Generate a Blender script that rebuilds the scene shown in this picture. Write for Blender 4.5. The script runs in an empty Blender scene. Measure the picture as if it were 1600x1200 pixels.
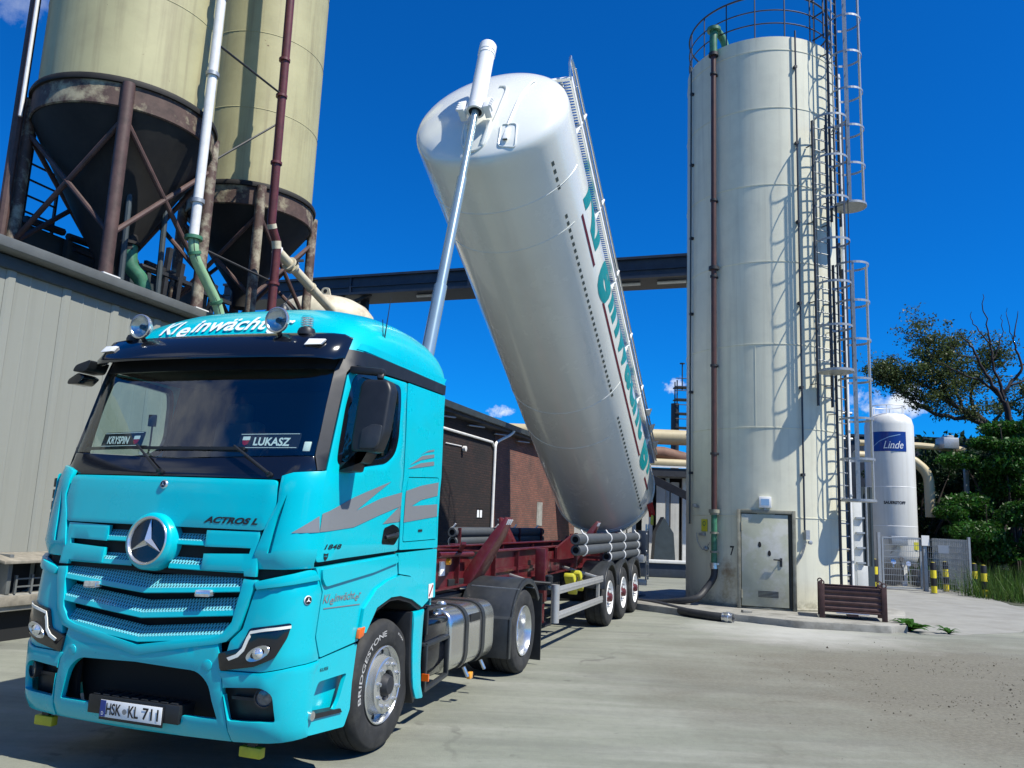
import bpy, bmesh, random
import numpy as np
from math import *
from mathutils import Vector, Matrix, Euler
from mathutils.geometry import delaunay_2d_cdt
random.seed(7); rng = np.random.default_rng(7)
SC = bpy.context.scene
COL = SC.collection
# ------------------------------------------------------------------ camera
PITCH, ROLL = radians(9.491), radians(2.325)
cam = bpy.data.cameras.new('camera'); camo = bpy.data.objects.new('camera', cam); COL.objects.link(camo)
cam.sensor_fit = 'HORIZONTAL'; cam.sensor_width = 36.0; cam.lens = 36.0 * 1258.4 / 1600.0
cam.clip_start = 0.05; cam.clip_end = 2000
_rt = Vector((cos(ROLL), -sin(ROLL) * sin(PITCH), sin(ROLL) * cos(PITCH)))
_up = Vector((-sin(ROLL), -cos(ROLL) * sin(PITCH), cos(ROLL) * cos(PITCH)))
_fw = Vector((0, cos(PITCH), sin(PITCH)))
camo.matrix_world = Matrix(((_rt.x, _up.x, -_fw.x, 0), (_rt.y, _up.y, -_fw.y, 0), (_rt.z, _up.z, -_fw.z, 1.8496), (0, 0, 0, 1)))
SC.camera = camo
# ------------------------------------------------------------------ sun, sky, exposure
SUN = Vector((0.605, -0.365, 1.0)).normalized()
sl = bpy.data.lights.new('sun', 'SUN'); sl.energy = 5.0; sl.angle = radians(0.53); sl.color = (1.0, 0.95, 0.845)
so = bpy.data.objects.new('sun', sl); COL.objects.link(so)
so.rotation_euler = SUN.to_track_quat('Z', 'Y').to_euler(); so.location = SUN * 60
wd = bpy.data.worlds.new('World'); SC.world = wd; wd.use_nodes = True
nt = wd.node_tree; nt.nodes.clear()
def wn(t, **k):
    n = nt.nodes.new(t)
    for a, b in k.items(): setattr(n, a, b)
    return n
sky = wn('ShaderNodeTexSky', sky_type='NISHITA', sun_disc=False)
sky.sun_elevation = asin(SUN.z); sky.sun_rotation = atan2(SUN.x, SUN.y)
sky.air_density = 1.0; sky.dust_density = 0.3; sky.ozone_density = 3.0; sky.altitude = 300
hs = wn('ShaderNodeHueSaturation'); hs.inputs['Saturation'].default_value = 1.0; hs.inputs['Value'].default_value = 1.0
tn = wn('ShaderNodeMix', data_type='RGBA', blend_type='MULTIPLY'); tn.inputs['Factor'].default_value = 1.0; nt.links.new(sky.outputs[0], tn.inputs[6]); tn.inputs[7].default_value = (0.02, 0.55, 1.25, 1)
nt.links.new(tn.outputs[2], hs.inputs['Color'])
tc = wn('ShaderNodeTexCoord')
prev = None
NSC = {}
def grain(sc):
    if sc not in NSC:
        n = wn('ShaderNodeTexNoise'); n.inputs['Scale'].default_value = sc; n.inputs['Detail'].default_value = 8; n.inputs['Roughness'].default_value = 0.62; nt.links.new(tc.outputs['Generated'], n.inputs['Vector']); NSC[sc] = n
    return NSC[sc]
def cloud(dirv, size, flat, amp, sc=16):
    """a soft cumulus puff round one direction of the sky, its edge broken up by noise"""
    global prev
    d = Vector(dirv).normalized(); r = d.cross(Vector((0, 0, 1))).normalized(); u = r.cross(d)
    acc = []
    for ax, sz in ((r, size), (u, size * flat)):
        dp = wn('ShaderNodeVectorMath', operation='DOT_PRODUCT'); nt.links.new(tc.outputs['Generated'], dp.inputs[0]); dp.inputs[1].default_value = ax
        mm = wn('ShaderNodeMath', operation='MULTIPLY'); nt.links.new(dp.outputs['Value'], mm.inputs[0]); mm.inputs[1].default_value = 1.0 / sz
        sq = wn('ShaderNodeMath', operation='MULTIPLY'); nt.links.new(mm.outputs[0], sq.inputs[0]); nt.links.new(mm.outputs[0], sq.inputs[1]); acc.append(sq)
    ad = wn('ShaderNodeMath', operation='ADD'); nt.links.new(acc[0].outputs[0], ad.inputs[0]); nt.links.new(acc[1].outputs[0], ad.inputs[1])
    fd = wn('ShaderNodeVectorMath', operation='DOT_PRODUCT'); nt.links.new(tc.outputs['Generated'], fd.inputs[0]); fd.inputs[1].default_value = d
    gt = wn('ShaderNodeMath', operation='GREATER_THAN'); nt.links.new(fd.outputs['Value'], gt.inputs[0]); gt.inputs[1].default_value = 0.2
    n1 = wn('ShaderNodeMath', operation='MULTIPLY_ADD'); nt.links.new(grain(sc).outputs['Fac'], n1.inputs[0]); n1.inputs[1].default_value = 5.0; n1.inputs[2].default_value = -1.75
    sb = wn('ShaderNodeMath', operation='SUBTRACT'); nt.links.new(n1.outputs[0], sb.inputs[0]); nt.links.new(ad.outputs[0], sb.inputs[1])
    mr = wn('ShaderNodeMapRange'); nt.links.new(sb.outputs[0], mr.inputs['Value']); mr.inputs['From Min'].default_value = 0.0; mr.inputs['From Max'].default_value = 1.3; mr.inputs['To Max'].default_value = amp
    mg = wn('ShaderNodeMath', operation='MULTIPLY'); nt.links.new(mr.outputs[0], mg.inputs[0]); nt.links.new(gt.outputs[0], mg.inputs[1])
    if prev is None: prev = mg
    else:
        mx = wn('ShaderNodeMath', operation='MAXIMUM'); nt.links.new(prev.outputs[0], mx.inputs[0]); nt.links.new(mg.outputs[0], mx.inputs[1]); prev = mx
def pxdir(u, v): return (_rt * ((u - 800) / 1258.4) - _up * ((v - 600) / 1258.4) + _fw).normalized()
cloud(pxdir(1050, 604), 0.017, 0.75, 0.85, 75)
cloud(pxdir(1395, 628), 0.045, 0.5, 0.9, 40)
cloud(pxdir(785, 643), 0.025, 0.35, 0.8, 60)
cloud(pxdir(25, 10), 0.05, 0.6, 0.3, 20)
cloud((-0.35, -1, 0.50), 0.30, 0.5, 0.75, 7); cloud((0.75, -1, 0.30), 0.22, 0.4, 0.7, 9); cloud((-1, -0.5, 0.35), 0.22, 0.45, 0.7, 9); cloud((-0.79, -0.30, 0.50), 0.26, 0.55, 0.75, 6)
cm = wn('ShaderNodeMix', data_type='RGBA'); nt.links.new(prev.outputs[0], cm.inputs['Factor']); nt.links.new(hs.outputs[0], cm.inputs[6]); cm.inputs[7].default_value = (8.2, 8.6, 9.0, 1)
bg = wn('ShaderNodeBackground'); bg.inputs['Strength'].default_value = 0.088; nt.links.new(cm.outputs[2], bg.inputs['Color'])
wo = wn('ShaderNodeOutputWorld'); nt.links.new(bg.outputs[0], wo.inputs['Surface'])
SC.view_settings.view_transform = 'Standard'; SC.view_settings.look = 'None'; SC.view_settings.exposure = 0.47; SC.view_settings.gamma = 1.0
# ------------------------------------------------------------------ frames
OX, OY, HD = -0.92747, 6.74587, 0.3301
FW = np.array([-sin(HD), -cos(HD), 0.0]); LW = np.array([cos(HD), -sin(HD), 0.0])
ROTZ = atan2(FW[1], FW[0])
def W3(x, y, z): return (OX + x * FW[0] + y * LW[0], OY + x * FW[1] + y * LW[1], z)
# ------------------------------------------------------------------ materials
def mat(name, col, rough=0.5, metal=0.0, var=0.0, vscale=4.0, dirt=None, dirt_amt=0.0, dscale=1.5, bump=0.0, bscale=60.0, coat=0.0, streak=0.0, spec=0.5, rvar=0.0, vert=None):
    m = bpy.data.materials.new(name); m.use_nodes = True; t = m.node_tree; N = t.nodes; Lk = t.links
    b = N['Principled BSDF']; b.inputs['Roughness'].default_value = rough; b.inputs['Metallic'].default_value = metal
    b.inputs['Base Color'].default_value = (*col, 1); b.inputs['Coat Weight'].default_value = coat; b.inputs['Coat Roughness'].default_value = 0.04
    b.inputs['Specular IOR Level'].default_value = spec
    if not (var or dirt or bump or streak or rvar): return m
    c = N.new('ShaderNodeTexCoord'); src = None
    def noise(sc, det=6, mp=None, ro=0.6):
        n = N.new('ShaderNodeTexNoise'); n.inputs['Scale'].default_value = sc; n.inputs['Detail'].default_value = det; n.inputs['Roughness'].default_value = ro
        if mp:
            g = N.new('ShaderNodeMapping'); g.inputs['Scale'].default_value = mp; Lk.new(c.outputs['Object'], g.inputs['Vector']); Lk.new(g.outputs[0], n.inputs['Vector'])
        else: Lk.new(c.outputs['Object'], n.inputs['Vector'])
        return n
    def mixc(fac_socket, a, bcol, mode='MIX', lo=0.35, hi=0.65, amt=1.0):
        r = N.new('ShaderNodeMapRange'); r.inputs['From Min'].default_value = lo; r.inputs['From Max'].default_value = hi; r.inputs['To Max'].default_value = amt
        Lk.new(fac_socket, r.inputs['Value'])
        x = N.new('ShaderNodeMix'); x.data_type = 'RGBA'; x.blend_type = mode; Lk.new(r.outputs[0], x.inputs['Factor'])
        if isinstance(a, tuple): x.inputs[6].default_value = (*a, 1)
        else: Lk.new(a, x.inputs[6])
        if isinstance(bcol, tuple): x.inputs[7].default_value = (*bcol, 1)
        else: Lk.new(bcol, x.inputs[7])
        return x.outputs[2]
    cur = tuple(col)
    if var:
        n = noise(vscale); d = tuple(max(0, x * (1 - var)) for x in col); l = tuple(min(1, x * (1 + var)) for x in col)
        cur = mixc(n.outputs['Fac'], d, l, lo=0.3, hi=0.7)
    if streak:
        n = noise(1.0, 5, (7, 7, 0.25) if vert is None else vert); cur = mixc(n.outputs['Fac'], cur, dirt or tuple(x * 0.5 for x in col), lo=0.5, hi=0.78, amt=streak)
    if dirt and dirt_amt:
        n = noise(dscale, 9, None, 0.68); cur = mixc(n.outputs['Fac'], cur, tuple(dirt), lo=0.48, hi=0.62, amt=dirt_amt)
    if not isinstance(cur, tuple): Lk.new(cur, b.inputs['Base Color'])
    if rvar:
        n = noise(vscale * 2); r = N.new('ShaderNodeMapRange'); r.inputs['To Min'].default_value = max(0, rough - rvar); r.inputs['To Max'].default_value = min(1, rough + rvar); Lk.new(n.outputs['Fac'], r.inputs['Value']); Lk.new(r.outputs[0], b.inputs['Roughness'])
    if bump:
        n = noise(bscale, 4); p = N.new('ShaderNodeBump'); p.inputs['Strength'].default_value = bump; p.inputs['Distance'].default_value = 0.01; Lk.new(n.outputs['Fac'], p.inputs['Height']); Lk.new(p.outputs[0], b.inputs['Normal'])
    return m
MT = {}
TQ = (0.000, 0.47, 0.555)
MT['paint'] = mat('turquoise_paint', TQ, 0.28, 0.0, coat=0.5, spec=0.35, var=0.04, vscale=1.2, rvar=0.06, dirt=(0.03, 0.36, 0.42), dirt_amt=0.15, dscale=2.5)
MT['white_tank'] = mat('white_tank_paint', (0.73, 0.745, 0.69), 0.26, coat=0.55, var=0.02, vscale=0.8, dirt=(0.55, 0.55, 0.50), dirt_amt=0.16, dscale=0.9, rvar=0.08)
MT['blackplastic'] = mat('black_plastic', (0.012, 0.014, 0.017), 0.45, var=0.25, vscale=12, bump=0.05, bscale=400)
MT['glossblack'] = mat('gloss_black', (0.006, 0.007, 0.011), 0.12, coat=0.6)
MT['cavity'] = mat('dark_cavity', (0.006, 0.007, 0.008), 0.8)
MT['rubber'] = mat('tyre_rubber', (0.018, 0.019, 0.020), 0.78, var=0.3, vscale=9, bump=0.12, bscale=160, dirt=(0.07, 0.068, 0.06), dirt_amt=0.35, dscale=5)
MT['greyplastic'] = mat('dark_grey_plastic', (0.024, 0.028, 0.032), 0.38, var=0.2, vscale=6, dirt=(0.07, 0.07, 0.066), dirt_amt=0.25, dscale=4)
MT['chrome'] = mat('polished_alloy', (0.62, 0.63, 0.62), 0.22, 0.8, rvar=0.06, var=0.04, vscale=6)
MT['alu'] = mat('brushed_aluminium', (0.60, 0.61, 0.60), 0.36, 1.0, var=0.08, vscale=9, rvar=0.1)
MT['alupolish'] = mat('polished_tank_metal', (0.68, 0.68, 0.65), 0.2, 0.92, var=0.03, vscale=1.5, rvar=0.03)
MT['rail'] = mat('galvanised_steel', (0.36, 0.38, 0.39), 0.5, 0.6, var=0.15, vscale=20)
MT['silver_guard'] = mat('silver_anodised', (0.46, 0.46, 0.44), 0.42, 0.5, var=0.1, vscale=9)
MT['red'] = mat('oxblood_chassis_paint', (0.085, 0.006, 0.010), 0.42, var=0.25, vscale=5, dirt=(0.11, 0.06, 0.05), dirt_amt=0.3, dscale=6, coat=0.2)
MT['redflat'] = mat('oxblood_stripe', (0.10, 0.004, 0.012), 0.5)
MT['teal'] = mat('teal_lettering', (0.0, 0.22, 0.24), 0.35)
MT['white'] = mat('white_paint', (0.78, 0.78, 0.76), 0.45)
MT['whiteprint'] = mat('white_lettering', (0.80, 0.82, 0.82), 0.4)
MT['greydecal'] = mat('grey_decal', (0.19, 0.20, 0.21), 0.38, coat=0.4)
MT['blackprint'] = mat('black_lettering', (0.012, 0.012, 0.014), 0.5)
MT['orange'] = mat('orange_reflector', (0.75, 0.13, 0.01), 0.25, coat=0.5)
MT['amber'] = mat('amber_lens', (0.8, 0.33, 0.02), 0.2, coat=0.6)
MT['lensred'] = mat('red_lens', (0.35, 0.01, 0.01), 0.2, coat=0.5)
MT['yellow'] = mat('yellow_plastic', (0.50, 0.47, 0.03), 0.42, var=0.15, vscale=8)
MT['clearlens'] = mat('clear_lens', (0.75, 0.78, 0.8), 0.06, 0.75, var=0.3, vscale=30)
MT['foglens'] = mat('grey_lamp_glass', (0.16, 0.17, 0.18), 0.1, 0.5, var=0.4, vscale=40)
MT['tyreprint'] = mat('worn_white_rubber', (0.42, 0.42, 0.41), 0.6)
MT['drl'] = mat('white_light_strip', (0.80, 0.80, 0.72), 0.3)
MT['reflect'] = mat('marker_tape', (0.06, 0.08, 0.075), 0.4)
MT['blue'] = mat('blue_sign', (0.004, 0.03, 0.22), 0.35, coat=0.3)
MT['skyblue'] = mat('pale_blue_print', (0.25, 0.42, 0.62), 0.5)
MT['siloshell'] = mat('cream_silo_paint', (0.62, 0.61, 0.48), 0.5, var=0.05, vscale=0.7, streak=0.38, dirt=(0.30, 0.29, 0.23), dirt_amt=0.12, dscale=2.2)
MT['silodoor'] = mat('dull_cream_door', (0.40, 0.41, 0.31), 0.55, var=0.1, vscale=3, dirt=(0.55, 0.55, 0.54), dirt_amt=0.5, dscale=2.2)
MT['frame_dirty'] = mat('dirty_door_frame', (0.24, 0.235, 0.18), 0.6, var=0.25, vscale=5, dirt=(0.10, 0.09, 0.06), dirt_amt=0.5, dscale=4)
MT['reveal'] = mat('dark_olive_reveal', (0.045, 0.045, 0.032), 0.7, var=0.3, vscale=5)
MT['oldsilo'] = mat('faded_yellow_silo_paint', (0.40, 0.375, 0.205), 0.62, var=0.12, vscale=0.8, streak=0.6, dirt=(0.17, 0.13, 0.075), dirt_amt=0.10, dscale=2.0, bump=0.08, bscale=14)
MT['peel'] = mat('peeling_rust_band', (0.075, 0.045, 0.036), 0.75, var=0.35, vscale=6, dirt=(0.38, 0.34, 0.22), dirt_amt=0.95, dscale=1.7, bump=0.3, bscale=20)
MT['peelleg'] = mat('peeling_leg_paint', (0.085, 0.050, 0.040), 0.7, var=0.3, vscale=6, dirt=(0.40, 0.37, 0.27), dirt_amt=0.85, dscale=2.3, bump=0.2, bscale=25)
MT['rustleg'] = mat('brown_oxide_steel', (0.085, 0.048, 0.042), 0.62, var=0.25, vscale=4, dirt=(0.035, 0.022, 0.018), dirt_amt=0.6, dscale=3, bump=0.15, bscale=30)
MT['soot'] = mat('sooty_hopper_steel', (0.009, 0.008, 0.007), 0.75, var=0.4, vscale=2.2, dirt=(0.024, 0.022, 0.016), dirt_amt=0.5, dscale=1.4)
MT['darksteel'] = mat('dark_weathered_steel', (0.020, 0.022, 0.026), 0.6, var=0.35, vscale=4)
MT['bluesteel'] = mat('blue_black_paint_and_cage_shade', (0.016, 0.025, 0.042), 0.5, var=0.25, vscale=3, dirt=(0.05, 0.06, 0.07), dirt_amt=0.3, dscale=2)
MT['maroonpipe'] = mat('maroon_pipe_paint', (0.12, 0.03, 0.032), 0.45, var=0.2, vscale=6, dirt=(0.05, 0.02, 0.02), dirt_amt=0.4, dscale=5)
MT['brownpipe'] = mat('brown_pipe_paint', (0.062, 0.024, 0.020), 0.5, var=0.25, vscale=6, dirt=(0.03, 0.015, 0.012), dirt_amt=0.4, dscale=5)
MT['whitepipe'] = mat('white_pipe_paint', (0.72, 0.72, 0.70), 0.4, var=0.06, vscale=5, dirt=(0.4, 0.38, 0.33), dirt_amt=0.2, dscale=6)
MT['creampipe'] = mat('cream_pipe_paint', (0.58, 0.54, 0.40), 0.5, var=0.1, vscale=4, dirt=(0.25, 0.13, 0.06), dirt_amt=0.35, dscale=3)
MT['palegreen'] = mat('pale_green_hose', (0.25, 0.43, 0.25), 0.45, var=0.12, vscale=6)
MT['green'] = mat('green_pipe_paint', (0.045, 0.17, 0.095), 0.45, var=0.25, vscale=7, dirt=(0.03, 0.06, 0.04), dirt_amt=0.4, dscale=6)
MT['hose'] = mat('black_rubber_hose', (0.022, 0.024, 0.027), 0.6, var=0.25, vscale=8, bump=0.1, bscale=120)
MT['tubes'] = mat('hose_carrier_tube', (0.055, 0.062, 0.068), 0.55, var=0.12, vscale=4)
MT['zinc'] = mat('bright_coupling', (0.65, 0.66, 0.66), 0.3, 0.9, var=0.2, vscale=15)
MT['rod'] = mat('hydraulic_rod_steel', (0.38, 0.50, 0.52), 0.24, 0.6, var=0.06, vscale=4)
MT['wallpanel'] = mat('grey_sheet_cladding', (0.265, 0.272, 0.235), 0.55, var=0.05, vscale=0.6, streak=0.35, dirt=(0.18, 0.18, 0.15), dirt_amt=0.1, dscale=1.2)
MT['fascia'] = mat('dark_green_grey_fascia', (0.040, 0.055, 0.062), 0.5, var=0.2, vscale=3)
MT['gutter'] = mat('grey_gutter_metal', (0.16, 0.17, 0.165), 0.5, 0.3, var=0.15, vscale=3)
MT['concrete_old'] = mat('old_concrete', (0.27, 0.265, 0.235), 0.85, var=0.2, vscale=3, dirt=(0.13, 0.125, 0.105), dirt_amt=0.6, dscale=2, bump=0.3, bscale=30)
MT['timber'] = mat('weathered_timber', (0.22, 0.20, 0.16), 0.8, var=0.3, vscale=8)
MT['rustcrate'] = mat('rust_brown_crate', (0.060, 0.026, 0.022), 0.6, var=0.35, vscale=8, dirt=(0.10, 0.055, 0.045), dirt_amt=0.5, dscale=5, bump=0.2, bscale=40)
MT['sheetwhite'] = mat('pale_sheet_metal', (0.55, 0.56, 0.54), 0.5, var=0.1, vscale=2, streak=0.3)
MT['beige'] = mat('beige_duct_paint', (0.44, 0.37, 0.22), 0.5, var=0.1, vscale=1, streak=0.2)
MT['brownroof'] = mat('rusted_roof_sheet', (0.16, 0.085, 0.055), 0.7, var=0.3, vscale=2)
MT['wood'] = mat('tree_bark', (0.045, 0.034, 0.026), 0.85, var=0.3, vscale=5, bump=0.4, bscale=25)
MT['deadwood'] = mat('dead_dark_wood', (0.018, 0.012, 0.012), 0.85)
MT['seat'] = mat('dark_seat_cloth', (0.075, 0.075, 0.085), 0.9)
MT['paper'] = mat('white_paper_notice', (0.7, 0.7, 0.68), 0.6)
MT['galv'] = mat('fence_galvanised', (0.33, 0.35, 0.36), 0.5, 0.5, var=0.1, vscale=10)
def leafmat(name, col, trans=0.35):
    m = bpy.data.materials.new(name); m.use_nodes = True; t = m.node_tree; N = t.nodes; Lk = t.links; N.clear()
    o = N.new('ShaderNodeOutputMaterial'); d = N.new('ShaderNodeBsdfDiffuse'); tr = N.new('ShaderNodeBsdfTranslucent'); gl = N.new('ShaderNodeBsdfGlossy'); gl.inputs['Roughness'].default_value = 0.45
    g = N.new('ShaderNodeNewGeometry'); hv = N.new('ShaderNodeHueSaturation'); hv.inputs['Color'].default_value = (*col, 1)
    r1 = N.new('ShaderNodeMapRange'); r1.inputs['To Min'].default_value = 0.55; r1.inputs['To Max'].default_value = 1.5; Lk.new(g.outputs['Random Per Island'], r1.inputs['Value']); Lk.new(r1.outputs[0], hv.inputs['Value'])
    r2 = N.new('ShaderNodeMapRange'); r2.inputs['To Min'].default_value = 0.475; r2.inputs['To Max'].default_value = 0.52; Lk.new(g.outputs['Random Per Island'], r2.inputs['Value']); Lk.new(r2.outputs[0], hv.inputs['Hue'])
    for n in (d, tr): Lk.new(hv.outputs[0], n.inputs['Color'])
    a = N.new('ShaderNodeMixShader'); a.inputs[0].default_value = trans; Lk.new(d.outputs[0], a.inputs[1]); Lk.new(tr.outputs[0], a.inputs[2])
    b = N.new('ShaderNodeMixShader'); b.inputs[0].default_value = 0.025; Lk.new(a.outputs[0], b.inputs[1]); Lk.new(gl.outputs[0], b.inputs[2]); Lk.new(b.outputs[0], o.inputs[0])
    return m
MT['leaf_bush'] = leafmat('fresh_green_leaves', (0.030, 0.095, 0.012), 0.3)
MT['leaf_tree'] = leafmat('olive_leaves', (0.062, 0.088, 0.028), 0.45)
MT['leaf_dark'] = leafmat('deep_green_leaves', (0.012, 0.032, 0.010), 0.2)
MT['grass'] = leafmat('meadow_grass', (0.06, 0.12, 0.02), 0.3)
def glassmat(name, tint, refl=1.0, ior=1.52):
    m = bpy.data.materials.new(name); m.use_nodes = True; t = m.node_tree; N = t.nodes; Lk = t.links; N.clear()
    o = N.new('ShaderNodeOutputMaterial'); tr = N.new('ShaderNodeBsdfTransparent'); tr.inputs[0].default_value = (*tint, 1)
    g = N.new('ShaderNodeBsdfGlossy'); g.inputs['Roughness'].default_value = 0.015; g.inputs[0].default_value = (refl, refl, refl, 1)
    f = N.new('ShaderNodeFresnel'); f.inputs[0].default_value = ior; x = N.new('ShaderNodeMixShader'); ge = N.new('ShaderNodeNewGeometry'); om = N.new('ShaderNodeMath'); om.operation = 'SUBTRACT'; om.inputs[0].default_value = 1.0; Lk.new(ge.outputs['Backfacing'], om.inputs[1]); mu = N.new('ShaderNodeMath'); mu.operation = 'MULTIPLY'; Lk.new(f.outputs[0], mu.inputs[0]); Lk.new(om.outputs[0], mu.inputs[1])
    Lk.new(mu.outputs[0], x.inputs[0]); Lk.new(tr.outputs[0], x.inputs[1]); Lk.new(g.outputs[0], x.inputs[2]); Lk.new(x.outputs[0], o.inputs[0]); return m
MT['glass'] = glassmat('tinted_windscreen_glass', (0.88, 0.95, 0.93), 1.0, 1.95)
MT['glassdark'] = glassmat('dark_side_glass', (0.84, 0.90, 0.89))
MT['glassclear'] = glassmat('clear_beacon_glass', (0.85, 0.9, 0.92))
def stain(m, spots, basez=None):
    """local stains (position, radius, colour, amount) worked into a material's colour by noise; basez: grime creeping up from the ground"""
    t = m.node_tree; N = t.nodes; Lk = t.links; b = N['Principled BSDF']; src = b.inputs['Base Color'].links[0].from_socket
    c = N.new('ShaderNodeTexCoord'); n = N.new('ShaderNodeTexNoise'); n.inputs['Scale'].default_value = 5.0; n.inputs['Detail'].default_value = 9; n.inputs['Roughness'].default_value = 0.7; Lk.new(c.outputs['Object'], n.inputs['Vector'])
    def blend(sock, lo, hi, col, amt):
        nonlocal src
        r = N.new('ShaderNodeMapRange'); r.inputs['From Min'].default_value = lo; r.inputs['From Max'].default_value = hi; r.inputs['To Max'].default_value = amt; Lk.new(sock, r.inputs['Value'])
        x = N.new('ShaderNodeMix'); x.data_type = 'RGBA'; Lk.new(r.outputs[0], x.inputs['Factor']); Lk.new(src, x.inputs[6]); x.inputs[7].default_value = (*col, 1); src = x.outputs[2]
    for pos, sc, col, amt in spots:
        mp = N.new('ShaderNodeMapping'); mp.vector_type = 'POINT'; mp.inputs['Location'].default_value = tuple(-p / q for p, q in zip(pos, sc)); mp.inputs['Scale'].default_value = tuple(1 / q for q in sc); Lk.new(c.outputs['Object'], mp.inputs[0])
        l = N.new('ShaderNodeVectorMath'); l.operation = 'LENGTH'; Lk.new(mp.outputs[0], l.inputs[0])
        a = N.new('ShaderNodeMath'); a.operation = 'MULTIPLY_ADD'; Lk.new(n.outputs['Fac'], a.inputs[0]); a.inputs[1].default_value = 2.2; Lk.new(l.outputs['Value'], a.inputs[2]); blend(a.outputs[0], 2.0, 1.0, col, amt)
    if basez:
        sx = N.new('ShaderNodeSeparateXYZ'); Lk.new(c.outputs['Object'], sx.inputs[0]); a = N.new('ShaderNodeMath'); a.operation = 'MULTIPLY_ADD'; Lk.new(n.outputs['Fac'], a.inputs[0]); a.inputs[1].default_value = 1.6; Lk.new(sx.outputs['Z'], a.inputs[2]); blend(a.outputs[0], basez + 1.0, .65, (0.17, 0.16, 0.11), 0.75)
    Lk.new(src, b.inputs['Base Color'])
stain(MT['siloshell'], [((-1.25, -1.35, .78), (.22, .22, .38), (0.16, 0.085, 0.03), 0.9), ((-1.28, -1.35, .35), (.25, .25, .55), (0.28, 0.21, 0.09), 0.7), ((-1.42, -1.16, 2.1), (.12, .12, .4), (0.2, 0.13, 0.07), 0.6), ((-1.05, -1.5, .6), (.3, .3, .35), (0.3, 0.25, 0.13), 0.5)], basez=.05)
def chips(m, col, scale, lo, amt=0.9):
    t = m.node_tree; N = t.nodes; Lk = t.links; b = N['Principled BSDF']; src = b.inputs['Base Color'].links[0].from_socket
    c = N.new('ShaderNodeTexCoord'); n = N.new('ShaderNodeTexNoise'); n.inputs['Scale'].default_value = scale; n.inputs['Detail'].default_value = 6; n.inputs['Roughness'].default_value = 0.75; Lk.new(c.outputs['Object'], n.inputs['Vector'])
    r = N.new('ShaderNodeMapRange'); r.inputs['From Min'].default_value = lo; r.inputs['From Max'].default_value = lo + 0.02; r.inputs['To Max'].default_value = amt; Lk.new(n.outputs['Fac'], r.inputs['Value'])
    x = N.new('ShaderNodeMix'); x.data_type = 'RGBA'; Lk.new(r.outputs[0], x.inputs['Factor']); Lk.new(src, x.inputs[6]); x.inputs[7].default_value = (*col, 1); Lk.new(x.outputs[2], b.inputs['Base Color'])
chips(MT['oldsilo'], (0.10, 0.045, 0.025), 3.2, 0.69); chips(MT['oldsilo'], (0.05, 0.04, 0.03), 9.0, 0.70); chips(MT['siloshell'], (0.30, 0.22, 0.12), 6.0, 0.725, 0.6); chips(MT['wallpanel'], (0.16, 0.15, 0.13), 5.0, 0.70, 0.5); chips(MT['red'], (0.16, 0.10, 0.08), 12.0, 0.66, 0.6)
stain(MT['silodoor'], [((-.35, -1.85, 1.25), (.30, .3, .42), (0.55, 0.55, 0.54), 0.9), ((-.5, -1.8, .25), (.6, .3, .28), (0.27, 0.26, 0.19), 0.7)])
def perfmat():
    """turquoise grille skin pierced by rows of small holes (UV in metres)"""
    m = bpy.data.materials.new('perforated_turquoise_mesh'); m.use_nodes = True; t = m.node_tree; N = t.nodes; Lk = t.links; b = N['Principled BSDF']
    b.inputs['Roughness'].default_value = 0.3; b.inputs['Coat Weight'].default_value = 0.4
    uv = N.new('ShaderNodeUVMap'); vv = N.new('ShaderNodeTexVoronoi'); vv.inputs['Scale'].default_value = 58.0; vv.inputs['Randomness'].default_value = 0.0
    mp = N.new('ShaderNodeMapping'); mp.inputs['Rotation'].default_value = (0, 0, radians(45)); mp.inputs['Scale'].default_value = (1.0, 1.0, 1); Lk.new(uv.outputs[0], mp.inputs[0]); Lk.new(mp.outputs[0], vv.inputs['Vector'])
    r = N.new('ShaderNodeMapRange'); r.inputs['From Min'].default_value = 0.27; r.inputs['From Max'].default_value = 0.35; Lk.new(vv.outputs['Distance'], r.inputs['Value'])
    x = N.new('ShaderNodeMix'); x.data_type = 'RGBA'; Lk.new(r.outputs[0], x.inputs['Factor']); x.inputs[6].default_value = (0.003, 0.006, 0.008, 1); x.inputs[7].default_value = (0.16, 0.54, 0.62, 1)
    Lk.new(x.outputs[2], b.inputs['Base Color']); p = N.new('ShaderNodeBump'); p.inputs['Strength'].default_value = 0.8; p.inputs['Distance'].default_value = 0.004; Lk.new(r.outputs[0], p.inputs['Height']); Lk.new(p.outputs[0], b.inputs['Normal']); return m
MT['perf'] = perfmat()
def bandmat(name, c1, c2, axis, period, duty=0.5):
    m = bpy.data.materials.new(name); m.use_nodes = True; t = m.node_tree; N = t.nodes; Lk = t.links; b = N['Principled BSDF']; b.inputs['Roughness'].default_value = 0.5
    c = N.new('ShaderNodeTexCoord'); s = N.new('ShaderNodeSeparateXYZ'); Lk.new(c.outputs['Object'], s.inputs[0]); a = N.new('ShaderNodeMath'); a.operation = 'DIVIDE'; Lk.new(s.outputs[axis], a.inputs[0]); a.inputs[1].default_value = period
    f = N.new('ShaderNodeMath'); f.operation = 'FRACT'; Lk.new(a.outputs[0], f.inputs[0]); g = N.new('ShaderNodeMath'); g.operation = 'GREATER_THAN'; Lk.new(f.outputs[0], g.inputs[0]); g.inputs[1].default_value = duty
    x = N.new('ShaderNodeMix'); x.data_type = 'RGBA'; Lk.new(g.outputs[0], x.inputs['Factor']); x.inputs[6].default_value = (*c1, 1); x.inputs[7].default_value = (*c2, 1); Lk.new(x.outputs[2], b.inputs['Base Color']); return m
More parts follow.
